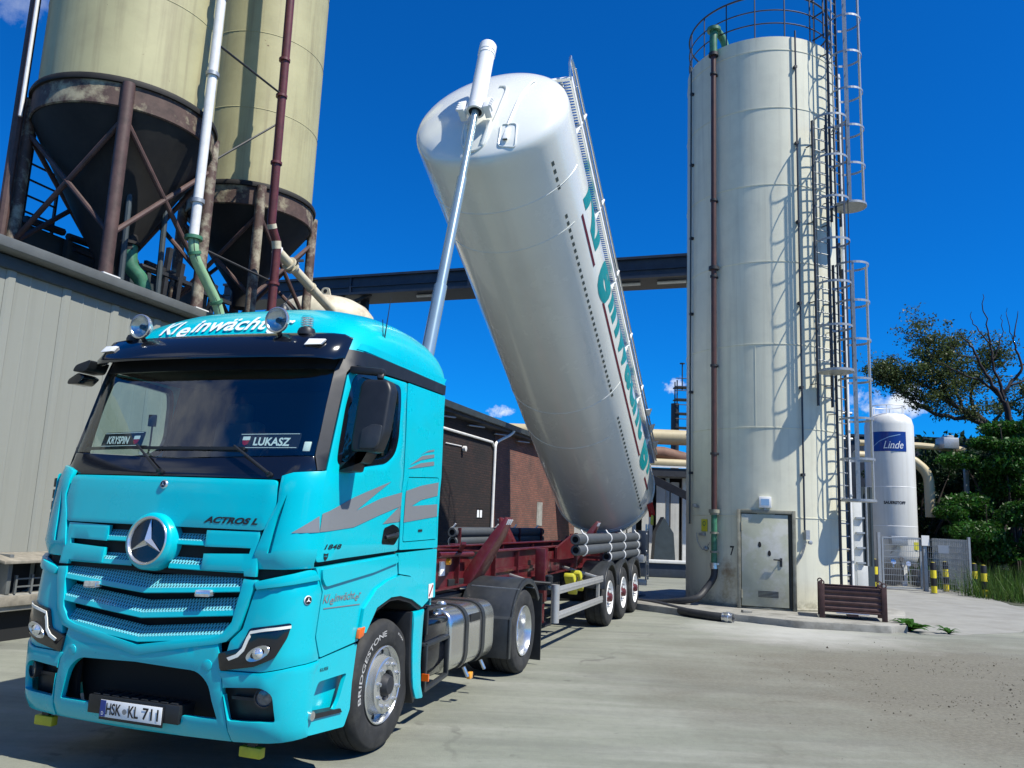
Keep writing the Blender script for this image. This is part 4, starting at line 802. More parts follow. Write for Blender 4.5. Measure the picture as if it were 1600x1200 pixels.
# --- wipers
for s0, s1, b0, b1 in ((-.095, -.373, -1.2, -.30), (.812, .487, -.42, .56)):
    mb = MB(); mb.tube([shell(s0, 2.082, .015), shell(s0, 2.095, .04), shell(s1, 2.285, .045)], [.012, .012, .008], 8); mb.bar(shell(b0, 2.262, .022), shell(b1, 2.268, .022), .02, .022); mb.disc(shell(s0, 2.08, .0), (1, 0, .3), .022, .03, 12)
    build(mb, 'wiper', 'blackplastic', truck)
# --- doors with glass
DOOR = [(1.245, 1.50), (1.55, 1.517), (2.45, 1.553), (2.40, 1.92), (2.36, 2.16), (2.235, 2.524), (2.068, 2.952), (1.48, 2.932), (1.255, 2.927), (1.187, 2.865), (1.20, 2.53), (1.212, 2.14), (1.227, 1.93)]
WIN = fillet([(1.245, 2.845), (1.235, 2.62), (1.262, 2.32), (1.285, 2.18), (1.62, 2.188), (2.00, 2.245), (2.12, 2.33), (2.13, 2.46), (2.04, 2.76), (1.97, 2.90), (1.54, 2.918), (1.30, 2.91)], .06)
def inset(P, d):
    n = len(P); out = []
    cx = sum(p[0] for p in P) / n; cy = sum(p[1] for p in P) / n
    for i in range(n):
        a, b = Vector(P[i - 1]), Vector(P[(i + 1) % n]); t = (b - a).normalized(); nn = Vector((-t.y, t.x))
        if nn.dot(Vector((cx, cy)) - Vector(P[i])) < 0: nn = -nn
        q = Vector(P[i]) + nn * d; out.append((q.x, q.y))
    return out
GL = inset(WIN, .045)
doors = panel('door', fillet(DOOR, .03, 3), .012, .03, 'paint', holes=[WIN], bevel=.006)
rears = panel('rear_side_panel', fillet([(2.472, 1.558), (3.25, 1.562), (3.14, 2.2), (2.875, 2.963), (2.083, 2.955), (2.25, 2.524), (2.373, 2.16), (2.413, 1.92)], .015, 2), .012, .03, 'paint', holes=[fillet([(2.452, 2.165), (3.088, 2.198), (3.213, 1.634), (2.512, 1.618)], .03)], bevel=.006)
for i, sg in enumerate((1, -1)):
    fl = lambda P: [(sg * a, b) for a, b in P]
    mb = MB(); sheet(mb, fl(WIN), shell, .016, -.02, [fl(GL)], .07); build(mb, 'window_seal', 'glossblack', doors[i], bevel=.003)
    mb = MB(); sheet(mb, fl(inset(GL, -.004)), shell, .0, -.006, (), .12); build(mb, 'window_pane', 'glassdark', doors[i])
    mb = MB(); sheet(mb, fl(fillet([(2.154, 1.735), (2.30, 1.768), (2.415, 1.738), (2.437, 1.671), (2.367, 1.602), (2.14, 1.612)], .025)), shell, .016, .0, (), .05); o = build(mb, 'handle_recess', 'glossblack', doors[i], bevel=.004)
    mb = MB(); mb.tube([shell(sg * 2.20, 1.662, .015), shell(sg * 2.24, 1.672, .034), shell(sg * 2.36, 1.682, .034), shell(sg * 2.40, 1.69, .015)], .016, 8); build(mb, 'handle', 'blackplastic', doors[i])
    mb = MB(); sheet(mb, fl(fillet([(2.460, 2.158), (3.080, 2.190), (3.204, 1.641), (2.520, 1.625)], .025)), shell, .014, -.02, (), .09); lk = build(mb, 'locker_door', 'paint', rears[i], bevel=.006)
    mb = MB(); sheet(mb, fl([(2.79, 1.725), (2.87, 1.727), (2.87, 1.707), (2.79, 1.705)]), shell, .019, .0, (), .05); build(mb, 'latch', 'blackplastic', rears[i])
near_door, near_rear = doors[0], rears[0]
# grey speed stripes printed on door, side panel and deflector
OFD = .012 + DEC
def decal(poly, parent, name='speed_stripe', off=OFD, m='greydecal'):
    mb = MB(); sheet(mb, poly, shell, off, None, (), .07); build(mb, name, m, parent, smooth=30, normals=False)
decal([(1.243, 1.83), (1.611, 1.957), (2.156, 2.107), (1.995, 2.021), (1.672, 1.862), (2.036, 1.966), (2.395, 2.030), (2.418, 1.79), (2.395, 1.787), (2.401, 1.915), (2.045, 1.835), (1.67, 1.741), (1.243, 1.706)], near_door)
decal([(2.39, 1.918), (2.415, 1.789), (2.117, 1.767)], near_door)
decal([(2.462, 2.045), (2.74, 2.105), (3.088, 2.152), (3.118, 2.03), (2.777, 1.979), (2.60, 1.921), (3.135, 1.953), (3.16, 1.843), (2.488, 1.783)], near_rear, off=.014 + DEC)
decal([(1.05, 1.695), (1.205, 1.815), (1.222, 1.705)], truck, off=.04 + DEC)
decal([(2.43, 2.263), (2.64, 2.365), (2.881, 2.399), (2.894, 2.371), (2.624, 2.325)], near_rear)
decal([(2.404, 2.232), (2.635, 2.298), (2.905, 2.335), (2.922, 2.299), (2.51, 2.243)], near_rear)
decal([(2.60, 2.368), (2.747, 2.424), (2.861, 2.443), (2.866, 2.425), (2.704, 2.400)], near_rear)
mb = MB(); text_on(mb, '1848', lambda u, v, o: shell(u, v, OFD), 1.305, 1.588, width=.225, shear=.25, bold=.02, height=.034); build(mb, 'number_lettering', 'blackprint', near_door, smooth=0, normals=False)
mb = MB(); sheet(mb, [(1.307, 1.562), (1.335, 1.556), (1.365, 1.562), (1.36, 1.53), (1.336, 1.508), (1.312, 1.53)], shell, OFD, None, [[(1.32, 1.552), (1.333, 1.548), (1.333, 1.535), (1.32, 1.538)], [(1.34, 1.548), (1.354, 1.551), (1.352, 1.537), (1.34, 1.535)]], .05); build(mb, 'shield_badge', 'blackprint', near_door, smooth=0, normals=False)
# --- side panels below the doors, wheel arch, steps, skirts
OL = .008
sidep = panel('front_wing', fillet([(1.252, 1.468), (1.305, 1.385), (1.362, 1.30), (1.338, 1.005), (1.412, .862), (1.935, .91), (1.905, 1.0), (1.935, 1.14), (2.112, 1.268), (2.492, 1.356), (2.435, 1.527)], .012, 2), OL + .004, .03, 'paint', bevel=.008)
panel('wing_swage', fillet([(1.30, 1.455), (2.425, 1.515), (2.45, 1.46), (2.05, 1.40), (1.37, 1.335), (1.315, 1.39)], .02, 2), OL + .022, .02, 'paint', bevel=.01)
panel('wheel_arch', [(1.917, .96), (1.944, 1.139), (2.121, 1.272), (2.30, 1.325), (2.503, 1.355), (2.731, 1.327), (2.94, 1.233), (3.112, 1.112), (2.985, 1.062), (2.77, 1.143), (2.54, 1.189), (2.373, 1.190), (2.147, 1.130), (2.005, .96)], .035, .06, 'paint', bevel=.008)
panel('arch_liner', [(2.004, .96), (2.147, 1.130), (2.373, 1.190), (2.54, 1.189), (2.77, 1.143), (2.985, 1.062), (2.965, 1.03), (2.76, 1.113), (2.53, 1.158), (2.38, 1.158), (2.165, 1.10), (2.035, .96)], .02, .5, 'blackplastic', bevel=0)
rq = panel('rear_quarter_panel', fillet([(2.462, 1.532), (3.245, 1.553), (3.298, 1.12), (3.118, 1.122), (2.945, 1.243), (2.735, 1.338), (2.515, 1.364)], .015, 2), OL + .004, .03, 'paint', bevel=.008)
stp = panel('entry_step', fillet([(1.372, .848), (1.93, .892), (1.848, .43), (1.722, .328), (1.272, .37), (1.30, .528), (1.338, .765)], .02, 2), OL, .03, 'paint', holes=[fillet([(1.42, .70), (1.80, .70), (1.70, .53), (1.62, .465), (1.345, .50), (1.36, .60)], .03)], bevel=.008)
for i, sg in enumerate((1, -1)):
    fl = lambda P: [(sg * a, b) for a, b in P]
    mb = MB(); sheet(mb, fl([(1.32, .75), (1.88, .75), (1.80, .40), (1.28, .40)]), shell, -.07, -.09, (), .12); build(mb, 'step_recess', 'paint', stp[i])
    mb = MB(); sheet(mb, fl([(1.34, .505), (1.70, .470), (1.72, .44), (1.34, .47)]), shell, .02, -.07, (), .05); build(mb, 'tread', 'blackplastic', stp[i], bevel=.004)
    mb = MB(); mb.disc(shell(sg * 1.31, .50, .01), (0, sg, .0), .03, .03, 14); build(mb, 'step_lamp', 'zinc', stp[i])
panel('side_skirt', fillet([(2.845, 1.03), (3.049, 1.042), (3.010, .286), (2.872, .303)], .02, 2), .03, .05, 'paint', bevel=.012)
panel('skirt_edge', [(2.80, 1.03), (2.842, 1.035), (2.868, .29), (2.83, .27)], .02, .30, 'blackplastic', bevel=.01)
panel('turn_indicator', fillet([(1.88, .925), (1.955, .945), (1.968, 1.01), (1.895, 1.0)], .012, 2), .045, .03, 'orange', bevel=.006)
mb = MB(); mb.box(-.79, -.77, -.02, .045, .40, .46); build(mb, 'side_reflector', 'orange', truck)
# notices and lettering on the flank
def flat(text, s, z, w, h, m, parent, off, sh=0.0, bold=.01, name='lettering'):
    mb = MB(); text_on(mb, text, lambda u, v, o: shell(u, v, off), s, z, width=w, height=h, shear=sh, bold=bold); build(mb, name, m, parent, smooth=0, normals=False)
mb = MB(); f_ = lambda u, v, o: shell(u, v, OL + .004 + DEC)
text_on(mb, 'Kl', f_, 1.375, 1.222, width=.085, height=.058, shear=.2, bold=.01); text_on(mb, 'e', f_, 1.468, 1.205, width=.05, height=.042, shear=.2, bold=.01); text_on(mb, 'inwächt', f_, 1.525, 1.222, width=.29, height=.058, shear=.2, bold=.01); text_on(mb, 'e', f_, 1.818, 1.205, width=.045, height=.04, shear=.2, bold=.01); text_on(mb, 'r', f_, 1.87, 1.222, width=.035, height=.04, shear=.2, bold=.01)
sheet(mb, [(1.39, 1.190), (1.90, 1.178), (1.90, 1.171), (1.39, 1.183)], lambda u, v, o: shell(u, v, OL + .004 + DEC), 0, None, (), .3)
build(mb, 'company_lettering', MT['greydecal'], sidep[0], smooth=0, normals=False)
flat('KUSSI', 1.43, .765, .10, .022, 'blackprint', stp[0], OL + DEC)
mb = MB(); sheet(mb, [(3.13, 1.245), (3.232, 1.25), (3.24, 1.125), (3.14, 1.12)], shell, .0165, None, (), .2); build(mb, 'notice', 'white', rq[0], smooth=0, normals=False)
mb = MB(); sheet(mb, [(3.145, 1.145), (3.16, 1.13), (3.228, 1.225), (3.213, 1.24)], shell, .0185, None, (), .2); build(mb, 'notice_bar', 'lensred', rq[0], smooth=0, normals=False)
# --- front quarter panels and headlights
panel('front_shoulder', fillet([(.848, 1.365), (1.20, 1.452), (1.236, 1.452), (1.292, 1.385), (1.20, 1.375), (.87, 1.315)], .012, 2), .035, .04, 'paint', bevel=.01)
fq = panel('front_quarter', fillet([(.855, 1.312), (1.20, 1.372), (1.295, 1.38), (1.35, 1.30), (1.326, 1.005), (1.40, .852), (1.183, .838), (.958, .798), (.678, .792), (.72, .98), (.80, 1.06)], .012, 2), .012, .04, 'paint', bevel=.008)
hl = panel('headlight', fillet([(1.129, 1.115), (.863, 1.072), (.812, .945), (.655, .90), (.678, .79), (.928, .835), (1.05, .895), (1.11, 1.02)], .02, 3), .036, .05, 'glossblack', bevel=.008)
for i, sg in enumerate((1, -1)):
    mb = MB(); pp = [(.725, .878), (.79, .905), (.828, .945), (.85, 1.01), (.873, 1.055), (.98, 1.078), (1.125, 1.100)]
    up = resample(pp, .04, False); lo = [(a + (.016 if b < 1.05 else 0), b - .018) for a, b in up]
    sheet(mb, [(sg * a, b) for a, b in up + lo[::-1]], shell, .041, .03, (), .05); build(mb, 'daylight_strip', 'drl', hl[i])
    mb = MB(); c = Vector(shell(sg * .945, .918, .036)); nrm = (Vector(shell(sg * .945, .918, .1)) - c).normalized(); u = Vector((0, 0, 1)).cross(nrm).normalized()
    mb.lathe([(.085, 0), (.08, .008), (.05, .004)], c, nrm, 28, ref=u); mb.v = [tuple(c + (Vector(p) - c) - Vector((0, 0, 1)) * (Vector(p) - c).z * .45 + u * (Vector(p) - c).dot(u) * .0 + Vector((0, 0, 1)) * (Vector(p) - c).dot(u) * .35 * sg) for p in mb.v]; build(mb, 'lamp_bezel', 'chrome', hl[i])
    mb = MB(); mb.lathe([(.001, .022), (.025, .018), (.038, .006), (.04, 0)], c + nrm * .002, nrm, 20); build(mb, 'lamp_lens', 'clearlens', hl[i])
    mb = MB(); mb.lathe([(.001, .004), (.028, .004), (.031, 0)], shell(sg * 1.225, 1.254, .012), Vector(shell(sg * 1.225, 1.254, 1)) - Vector(shell(sg * 1.225, 1.254, 0)), 24); bd = build(mb, 'star_badge', 'whiteprint', fq[i])
    mb = MB(); cc = shell(sg * 1.225, 1.254, .017); ax_ = (Vector(shell(sg * 1.225, 1.254, 1)) - Vector(shell(sg * 1.225, 1.254, 0))).normalized(); uu = Vector((0, 0, 1)).cross(ax_).normalized()
    mb.lathe([(.001, .0), (.026, .0)], cc, ax_, 20); build(mb, 'badge_field', 'blackprint', bd, smooth=0, normals=False) if False else None
    m2 = MB(); m2.lathe([(.001, .0015), (.026, .0015)], cc, ax_, 20)
    bo = build(m2, 'badge_field', 'blackprint', fq[i], smooth=0)
    m3 = MB(); c3 = Vector(cc) + ax_ * .004
    for k in range(3):
        a = pi / 2 + k * 2 * pi / 3; R_ = lambda r, t: c3 + uu * r * cos(t) + Vector((0, 0, 1)) * r * sin(t)
        m3.add([R_(.0, 0), R_(.005, a - 1.05), R_(.023, a), R_(.005, a + 1.05)], [(0, 1, 2), (0, 2, 3)])
    build(m3, 'badge_star', 'whiteprint', fq[i], smooth=0, normals=False)
# --- grille: dark core, perforated slats, end plates, star
mb = MB(); sheet(mb, [(-.84, .82), (.84, .82), (.86, 1.71), (-.86, 1.71)], shell, -.11, -.13, (), .15); build(mb, 'grille_core', 'cavity', truck)
def slat(a, zt, zm, zl, vee, s_in=0.0):
    """one swept grille slat: perforated face leaning out at the bottom, painted lip below"""
    for lo, hi in ([(-a, a)] if not s_in else [(-a, -s_in), (s_in, a)]):
        mb = MB(); n = 22; prof = [(zt, -.055), (zm, .018), (zl + .006, .024), (zl, .016), (zl, -.08)]; g = []
        for i in range(n + 1):
            s = lo + (hi - lo) * i / n; row = []
            for z, off in prof: row.append(shell(s, z + vee * abs(s), off))
            g.append(row)
        for i in range(n):
            for j in range(4):
                mb.cur = 0 if j == 0 else 1; o = mb.add([g[i][j], g[i + 1][j], g[i + 1][j + 1], g[i][j + 1]], [(0, 1, 2, 3)])
                for q, (ii, jj) in enumerate(((i, j), (i + 1, j), (i + 1, j + 1), (i, j + 1))):
                    s = lo + (hi - lo) * ii / n; mb.uv[o + q] = (s, prof[jj][0] - prof[0][0] + (prof[jj][1] * .4))
        build(mb, 'grille_slat', ['perf', 'paint'], truck, smooth=40, normals=False)
slat(.80, 1.690, 1.612, 1.580, 0.0, .17); slat(.80, 1.525, 1.452, 1.416, 0.0, .16)
slat(.76, 1.362, 1.275, 1.240, .07); slat(.735, 1.190, 1.112, 1.074, .088); slat(.68, 1.018, .952, .915, .10)
panel('grille_end_plate', [(.425, 1.688), (.832, 1.695), (.85, 1.398), (.765, 1.398), (.758, 1.430), (.432, 1.424), (.43, 1.530), (.778, 1.545), (.784, 1.583), (.428, 1.577)], .030, .03, 'paint', bevel=.003, step=.06)
U = [(.855, 1.375), (.842, 1.30), (.772, 1.05), (.70, .975), (.632, .955), (.3, .895), (0, .832)]
I = [(0, .900), (.3, .952), (.58, .992), (.655, 1.015), (.722, 1.10), (.757, 1.298), (.765, 1.38)]
panel('grille_surround', U + [(-a, b) for a, b in U[-2::-1]] + [(-a, b) for a, b in I[::-1]][:-0 or None] + I[1:], .028, .10, 'paint', both=False, bevel=.012, step=.06)
c0 = Vector(shell(0, 1.592, .030)); nx = Vector((1, 0, .11)).normalized(); uy = Vector((0, 1, 0)); uz = nx.cross(uy)
mb = MB(); mb.lathe([(.155, .055), (.165, .068), (.18, .066), (.198, .04), (.200, -.08)], c0, nx, 48); ring = build(mb, 'badge_ring', 'paint', truck, smooth=50)
mb = MB(); mb.lathe([(.001, .052), (.150, .052), (.156, .045)], c0, nx, 48); build(mb, 'badge_field', 'glossblack', ring)
mb = MB(); mb.lathe([(.148, .052), (.152, .068), (.160, .074), (.168, .069), (.170, .055)], c0, nx, 48); build(mb, 'chrome_ring', 'chrome', ring, smooth=60)
mb = MB(); PT = lambda r, t, h: c0 + uy * r * cos(t) + uz * r * sin(t) + nx * h
for k in range(3):
    a = pi / 2 + k * 2 * pi / 3; mb.add([PT(0, 0, .088), PT(.030, a - pi / 3, .054), PT(.152, a, .060), PT(.030, a + pi / 3, .054)], [(0, 1, 2), (0, 2, 3)])
build(mb, 'star', 'chrome', ring, smooth=0, normals=False)
for s in (-.47, .49):
    mb = MB(); sheet(mb, fillet([(s - .058, 1.292), (s + .058, 1.296), (s + .058, 1.252), (s - .058, 1.248)], .01, 2), shell, .055, .0, (), .05); build(mb, 'strobe_lamp', 'clearlens', truck, bevel=.006)
# --- bumper
bc = panel('bumper_centre', [(0, .838), (.3, .90), (.64, .958), (.685, .738), (.727, .485), (.742, .336), (0, .33), (-.742, .336), (-.727, .485), (-.685, .738), (-.64, .958), (-.3, .90)], .022, .04, 'paint', holes=[fillet([(-.664, .476), (-.592, .70), (-.50, .772), (0, .788), (.50, .772), (.592, .70), (.664, .476), (.40, .476), (.385, .415), (-.385, .415), (-.40, .476)], [.01, .05, .05, .01, .05, .05, .01, .005, .005, .005, .005], 3)], both=False, bevel=.012, step=.07)[0]
mb = MB(); sheet(mb, [(-.72, .36), (.72, .36), (.72, .86), (-.72, .86)], shell, -.20, -.22, (), .2); sheet(mb, [(-.70, .80), (.70, .80), (.70, .83), (-.70, .83)], shell, .0, -.2, (), .2); build(mb, 'bumper_cavity', 'cavity', truck)
for sg in (1, -1):
    mb = MB(); sheet(mb, [(sg * .575 + .036 * cos(t), .815 + .036 * sin(t)) for t in np.linspace(0, 2 * pi, 20)[:-1]], shell, .027, .0, (), .05); build(mb, 'tow_eye_cap', 'paint', bc, bevel=.003)
mb = MB(); mb.box(1.28, 1.435, YC - .385, YC + .385, .415, .535)
for k in range(9): mb.box(1.30, 1.425, YC - .36 + k * .082, YC - .36 + k * .082 + .06, .535, .545)
build(mb, 'bumper_step', 'blackplastic', truck, bevel=.008)
mb = MB(); mb.box(1.437, 1.447, YC - .268, YC + .268, .385, .520); pl = build(mb, 'number_plate', 'blackplastic', truck, bevel=.003)
mb = MB(); mb.box(1.448, 1.4515, YC - .26, YC + .26, .405, .515); build(mb, 'plate_face', 'whiteprint', pl, bevel=.001)
mb = MB(); mb.box(1.450, 1.4535, YC - .258, YC - .212, .407, .513); build(mb, 'euro_strip', 'blue', pl)
pf = lambda u, v, o: (1.4545, YC + u, v)
for tx, u_, w_ in (('HSK', -.206, .128), ('KL', -.016, .086), ('711', .105, .132)):
    mb = MB(); text_on(mb, tx, pf, u_, .423, width=w_, height=.076, bold=.02); build(mb, 'plate_lettering', 'blackprint', pl, smooth=0, normals=False)
mb = MB(); text_on(mb, 'D', pf, -.243, .418, width=.018, height=.022, bold=.01); build(mb, 'country_letter', 'whiteprint', pl, smooth=0, normals=False)
mb = MB(); mb.lathe([(.001, 0), (.018, 0)], pf(-.048, .455, 0), (1, 0, 0), 20); build(mb, 'plate_seal', 'greydecal', pl, smooth=0)
bcr = panel('bumper_corner', fillet([(.66, .788), (.958, .792), (1.183, .832), (1.398, .846), (1.335, .765), (1.30, .528), (1.27, .372), (1.09, .355), (.752, .336), (.737, .485), (.695, .738)], .012, 2), .026, .045, 'paint', holes=[fillet([(.702, .685), (.98, .705), (1.05, .665), (1.07, .49), (.745, .477)], [.015, .05, .05, .02, .015], 3)], bevel=.012, step=.07)
for i, sg in enumerate((1, -1)):
    mb = MB(); sheet(mb, [(sg * a, b) for a, b in ((.68, .71), (1.09, .73), (1.10, .46), (.72, .46))], shell, -.06, -.08, (), .1); mb.bar(shell(sg * .75, .62, -.03), shell(sg * .93, .62, -.03), .03, .02); build(mb, 'fog_recess', 'blackplastic', bcr[i])
    c = Vector(shell(sg * .985, .637, -.045)); nn = Vector((.9, sg * .35, 0)).normalized()
    mb = MB(); mb.lathe([(.06, 0), (.064, .05), (.056, .052), (.054, .03)], c, nn, 26); build(mb, 'fog_bezel', 'blackplastic', bcr[i])
    mb = MB(); mb.lathe([(.001, .040), (.03, .038), (.054, .033)], c, nn, 24); build(mb, 'fog_lens', 'foglens', bcr[i])
    y = YC + sg * .82 if sg > 0 else YC - .98
    mb = MB(); mb.box(1.18, 1.24, y - .085, y + .085, .215, .285); o = build(mb, 'marker_block', 'yellow', truck, bevel=.01)
    mb = MB(); mb.box(1.195, 1.225, y - .03, y + .03, .285, .40); build(mb, 'bracket', 'blackplastic', truck)
# --- roof with high sleeper dome
RC = [(.985, 3.045), (.945, 3.12), (.90, 3.20), (.83, 3.30), (.72, 3.395), (.56, 3.475), (.34, 3.54), (.08, 3.585), (-.2, 3.605), (-.46, 3.60), (-.64, 3.575), (-.76, 3.53), (-.82, 3.46), (-.845, 3.36), (-.852, 3.045)]
def roofpt(i, yy, off=0.0):
    x, z = RC[i] if isinstance(i, int) else i
    k = abs(yy); n = 3.0; drop = (1 - k ** n) ** (1 / n) if k < 1 else 0.0
    yh = yy * HW; xf = shell(yh if abs(yh) <= A0 else (1 if yy > 0 else -1) * (A0 + ARC * asin(min(1, (abs(yh) - A0) / RY)) / (pi / 2)), 3.045)[0]; xr = -.852
    xx = xr + (x - xr) * (xf - xr) / (.98 - xr)
    return (xx + off, YC + yh, 3.045 + (z - 3.045) * drop + off)
mb = MB(); ys = [-1] + [-(1 - (1 - abs(t)) ** 1.0) if False else sin(t * pi / 2) for t in np.linspace(-1, 1, 45)][1:-1] + [1]
for i in range(len(RC)): mb.v += [roofpt(i, y) for y in ys]
m_ = len(ys)
for i in range(len(RC) - 1):
    for j in range(m_ - 1): mb.f.append([i * m_ + j, i * m_ + j + 1, (i + 1) * m_ + j + 1, (i + 1) * m_ + j]); mb.m.append(0)
roof = build(mb, 'roof', 'paint', truck, smooth=45)
mb = MB()
for yy in (-.46, .46):
    mb.box(-.80, -.78, YC + yy - .02, YC + yy + .02, 1.0, 3.0)
mb.box(-.862, -.835, YC - 1.14, YC + 1.14, 1.05, 3.05); build(mb, 'rear_wall', 'paint', truck)
for sg in (1, -1):
    mb = MB(); sheet(mb, [(sg * a_, b_) for a_, b_ in ((1.22, 3.13), (1.20, 3.075), (1.9, 3.07), (2.8, 3.06), (2.81, 3.13))], shell, .004, -.02, (), .1); build(mb, 'roof_skirt', 'paint', truck)
# roof lettering on the raked front of the dome
def roof_front(u, v, o):
    for (a, b), (c, d) in zip(RC, RC[1:]):
        if b <= v <= d: t = (v - b) / (d - b); p = roofpt((a + (c - a) * t, v), u / HW); break
    else: p = roofpt(2, u / HW)
    return (p[0] + .012, p[1], p[2] + .008)
mb = MB(); sz = .118
w = text_on(mb, 'Kl', roof_front, -.67, 3.226, width=.185, height=.135, shear=.22, bold=.02, cut=.05); text_on(mb, 'e', roof_front, -.472, 3.186, width=.115, height=.098, shear=.22, bold=.02, cut=.05)
text_on(mb, 'inwächt', roof_front, -.34, 3.226, width=.72, height=.135, shear=.22, bold=.02, cut=.05); text_on(mb, 'e', roof_front, .392, 3.186, width=.11, height=.098, shear=.22, bold=.02, cut=.05); text_on(mb, 'r', roof_front, .515, 3.226, width=.08, height=.098, shear=.22, bold=.02, cut=.05)
build(mb, 'roof_lettering', 'whiteprint', roof, smooth=0, normals=False)
mb = MB(); sheet(mb, [(-.80, 3.176), (.80, 3.176), (.80, 3.184), (-.80, 3.184)], lambda u, v, o: roof_front(u, v, 0), 0, None, (), .15); build(mb, 'sign_edge', 'drl', roof, smooth=0, normals=False)
# --- sun visor, spotlights, beacons, aerials
mb = MB(); prof = [(3.175, .02), (3.170, .13), (3.150, .165), (2.975, .205), (2.945, .19), (2.955, .14), (3.02, .02)]; ss = [-1.12, -1.10, -1.06, -.99, -.93, -.6, -.3, 0, .3, .6, .93, .99, 1.06, 1.10, 1.12]; k = len(prof)
for s in ss:
    a_ = abs(s); sh = 1.0 if a_ < 1.1 else .85; so_ = float(np.interp(a_, [.6, .93, 1.0, 1.06, 1.10, 1.12], [1, .9, .78, .62, .5, .38]))
    mb.v += [shell(s, 3.06 + (z - 3.06) * sh, o * so_) for z, o in prof]
for i in range(len(ss) - 1):
    for j in range(k): mb.f.append([i * k + j, i * k + (j + 1) % k, (i + 1) * k + (j + 1) % k, (i + 1) * k + j]); mb.m.append(0)
mb.f += [list(range(k)), [(len(ss) - 1) * k + j for j in range(k)][::-1]]; mb.m += [0, 0]
visor = build(mb, 'sun_visor', 'glossblack', truck, smooth=50)
for s in (-.93, .93):
    mb = MB(); sheet(mb, [(s - .055, 3.045), (s + .055, 3.050), (s + .065, 3.095), (s - .04, 3.098)], shell, .181, .15, (), .06); build(mb, 'marker_lamp', 'whiteprint', visor, bevel=.004)
for s in (-.63, .61):
    c = Vector(shell(s, 3.245, .27)); nn = Vector((1, .02, -.03)).normalized()
    mb = MB(); mb.lathe([(.001, -.085), (.05, -.075), (.09, -.02), (.099, .0), (.099, .02), (.091, .024)], c, nn, 32); spl = build(mb, 'spotlight', 'chrome', truck, smooth=50)
    mb = MB(); mb.lathe([(.001, -.02), (.02, -.03), (.055, -.016), (.090, .012), (.091, .024)], c, nn, 32); build(mb, 'reflector', 'chrome', spl, smooth=60)
    mb = MB(); mb.lathe([(.001, .028), (.055, .026), (.091, .021)], c, nn, 28); build(mb, 'lens', 'glassclear', spl)
    mb = MB(); mb.lathe([(.001, .0), (.02, .0), (.022, -.03)], c, nn, 16); build(mb, 'bulb_cap', 'blackplastic', spl)
    mb = MB(); mb.tube([c + Vector((-.03, 0, -.08)), c + Vector((-.05, 0, -.115))], .018, 8); build(mb, 'lamp_foot', 'blackplastic', spl)
for s in (-.80, .80):
    b = Vector(shell(s, 3.15, .10))
    mb = MB(); mb.lathe([(.001, 0), (.068, 0), (.068, .025), (.058, .05), (.001, .05)], b, (0, 0, 1), 24); bc_ = build(mb, 'beacon', 'blackplastic', truck)
    mb = MB(); mb.lathe([(.05, .05), (.052, .06), (.050, .13), (.036, .15), (.001, .153)], b, (0, 0, 1), 24); build(mb, 'beacon_lens', 'glassclear', bc_)
    mb = MB()
    for q in range(5): mb.lathe([(.030, .055 + q * .018), (.045, .059 + q * .018), (.030, .063 + q * .018)], b, (0, 0, 1), 20)
    build(mb, 'fresnel_rings', 'white', bc_)
mb = MB(); p0 = Vector((.33, YC + 1.12, 3.19)); mb.lathe([(.03, -.03), (.034, .0), (.02, .03), (.008, .05)], p0, (0, .3, 1), 14); mb.tube([p0, p0 + Vector((.04, .0, .22))], .004, 6); mb.tube([p0, p0 + Vector((-.04, .02, .43))], [.007, .003], 6); build(mb, 'aerial', 'blackplastic', truck)
mb = MB(); p0 = Vector(roofpt(6, .12)); mb.lathe([(.05, -.01), (.045, .02), (.02, .05), (.001, .055)], p0, (0, 0, 1), 16); mb.tube([p0 + Vector((0, 0, .04)), p0 + Vector((-.05, .03, .16))], .004, 6); build(mb, 'roof_aerial', 'blackplastic', truck)
# --- mirror on the near side, camera pod on the far side
mb = MB(); mb.prism(fillet([(.115, 2.78), (.15, 2.82), (.335, 2.81), (.375, 2.74), (.365, 2.42), (.325, 2.275), (.12, 2.275), (.105, 2.34)], .03, 3), lambda a, b: (.96 - (b - 2.5) * .15, a, b), lambda a, b: (.83 - (b - 2.5) * .15, a, b)); mir = build(mb, 'mirror', 'blackplastic', truck, bevel=.025, seg=3)
mb = MB(); mb.prism(fillet([(.19, 2.44), (.27, 2.48), (.350, 2.47), (.338, 2.34), (.315, 2.30), (.19, 2.30)], .02, 3), lambda a, b: (.972 - (b - 2.5) * .15, a, b), lambda a, b: (.94 - (b - 2.5) * .15, a, b)); build(mb, 'wide_angle_housing', 'greyplastic', mir, bevel=.008)
mb = MB(); mb.bar((.86, .0, 2.90), (.84, .27, 2.875), .07, .055); mb.bar((.84, .24, 2.88), (.86, .25, 2.82), .05, .05); build(mb, 'mirror_arm', 'blackplastic', mir, bevel=.015)
mb = MB(); mb.prism(fillet([(.04, 2.20), (.20, 2.20), (.24, 2.27), (.19, 2.29), (.16, 2.15), (.08, 2.13), (.0, 2.15)][:3] + [(.24, 2.28), (.17, 2.28), (.14, 2.14), (.0, 2.13)], .015), lambda a, b: (.98, a, b), lambda a, b: (.82, a, b)); build(mb, 'mirror_arm', 'blackplastic', mir, bevel=.015)
yl = YC - HW
mb = MB(); mb.prism(fillet([(yl + .02, 3.0), (yl - .14, 2.955), (yl - .17, 2.90), (yl - .02, 2.90)], .03, 3), lambda a, b: (1.06, a, b), lambda a, b: (.86, a, b)); pod = build(mb, 'camera_pod', 'blackplastic', truck, bevel=.02, seg=3)
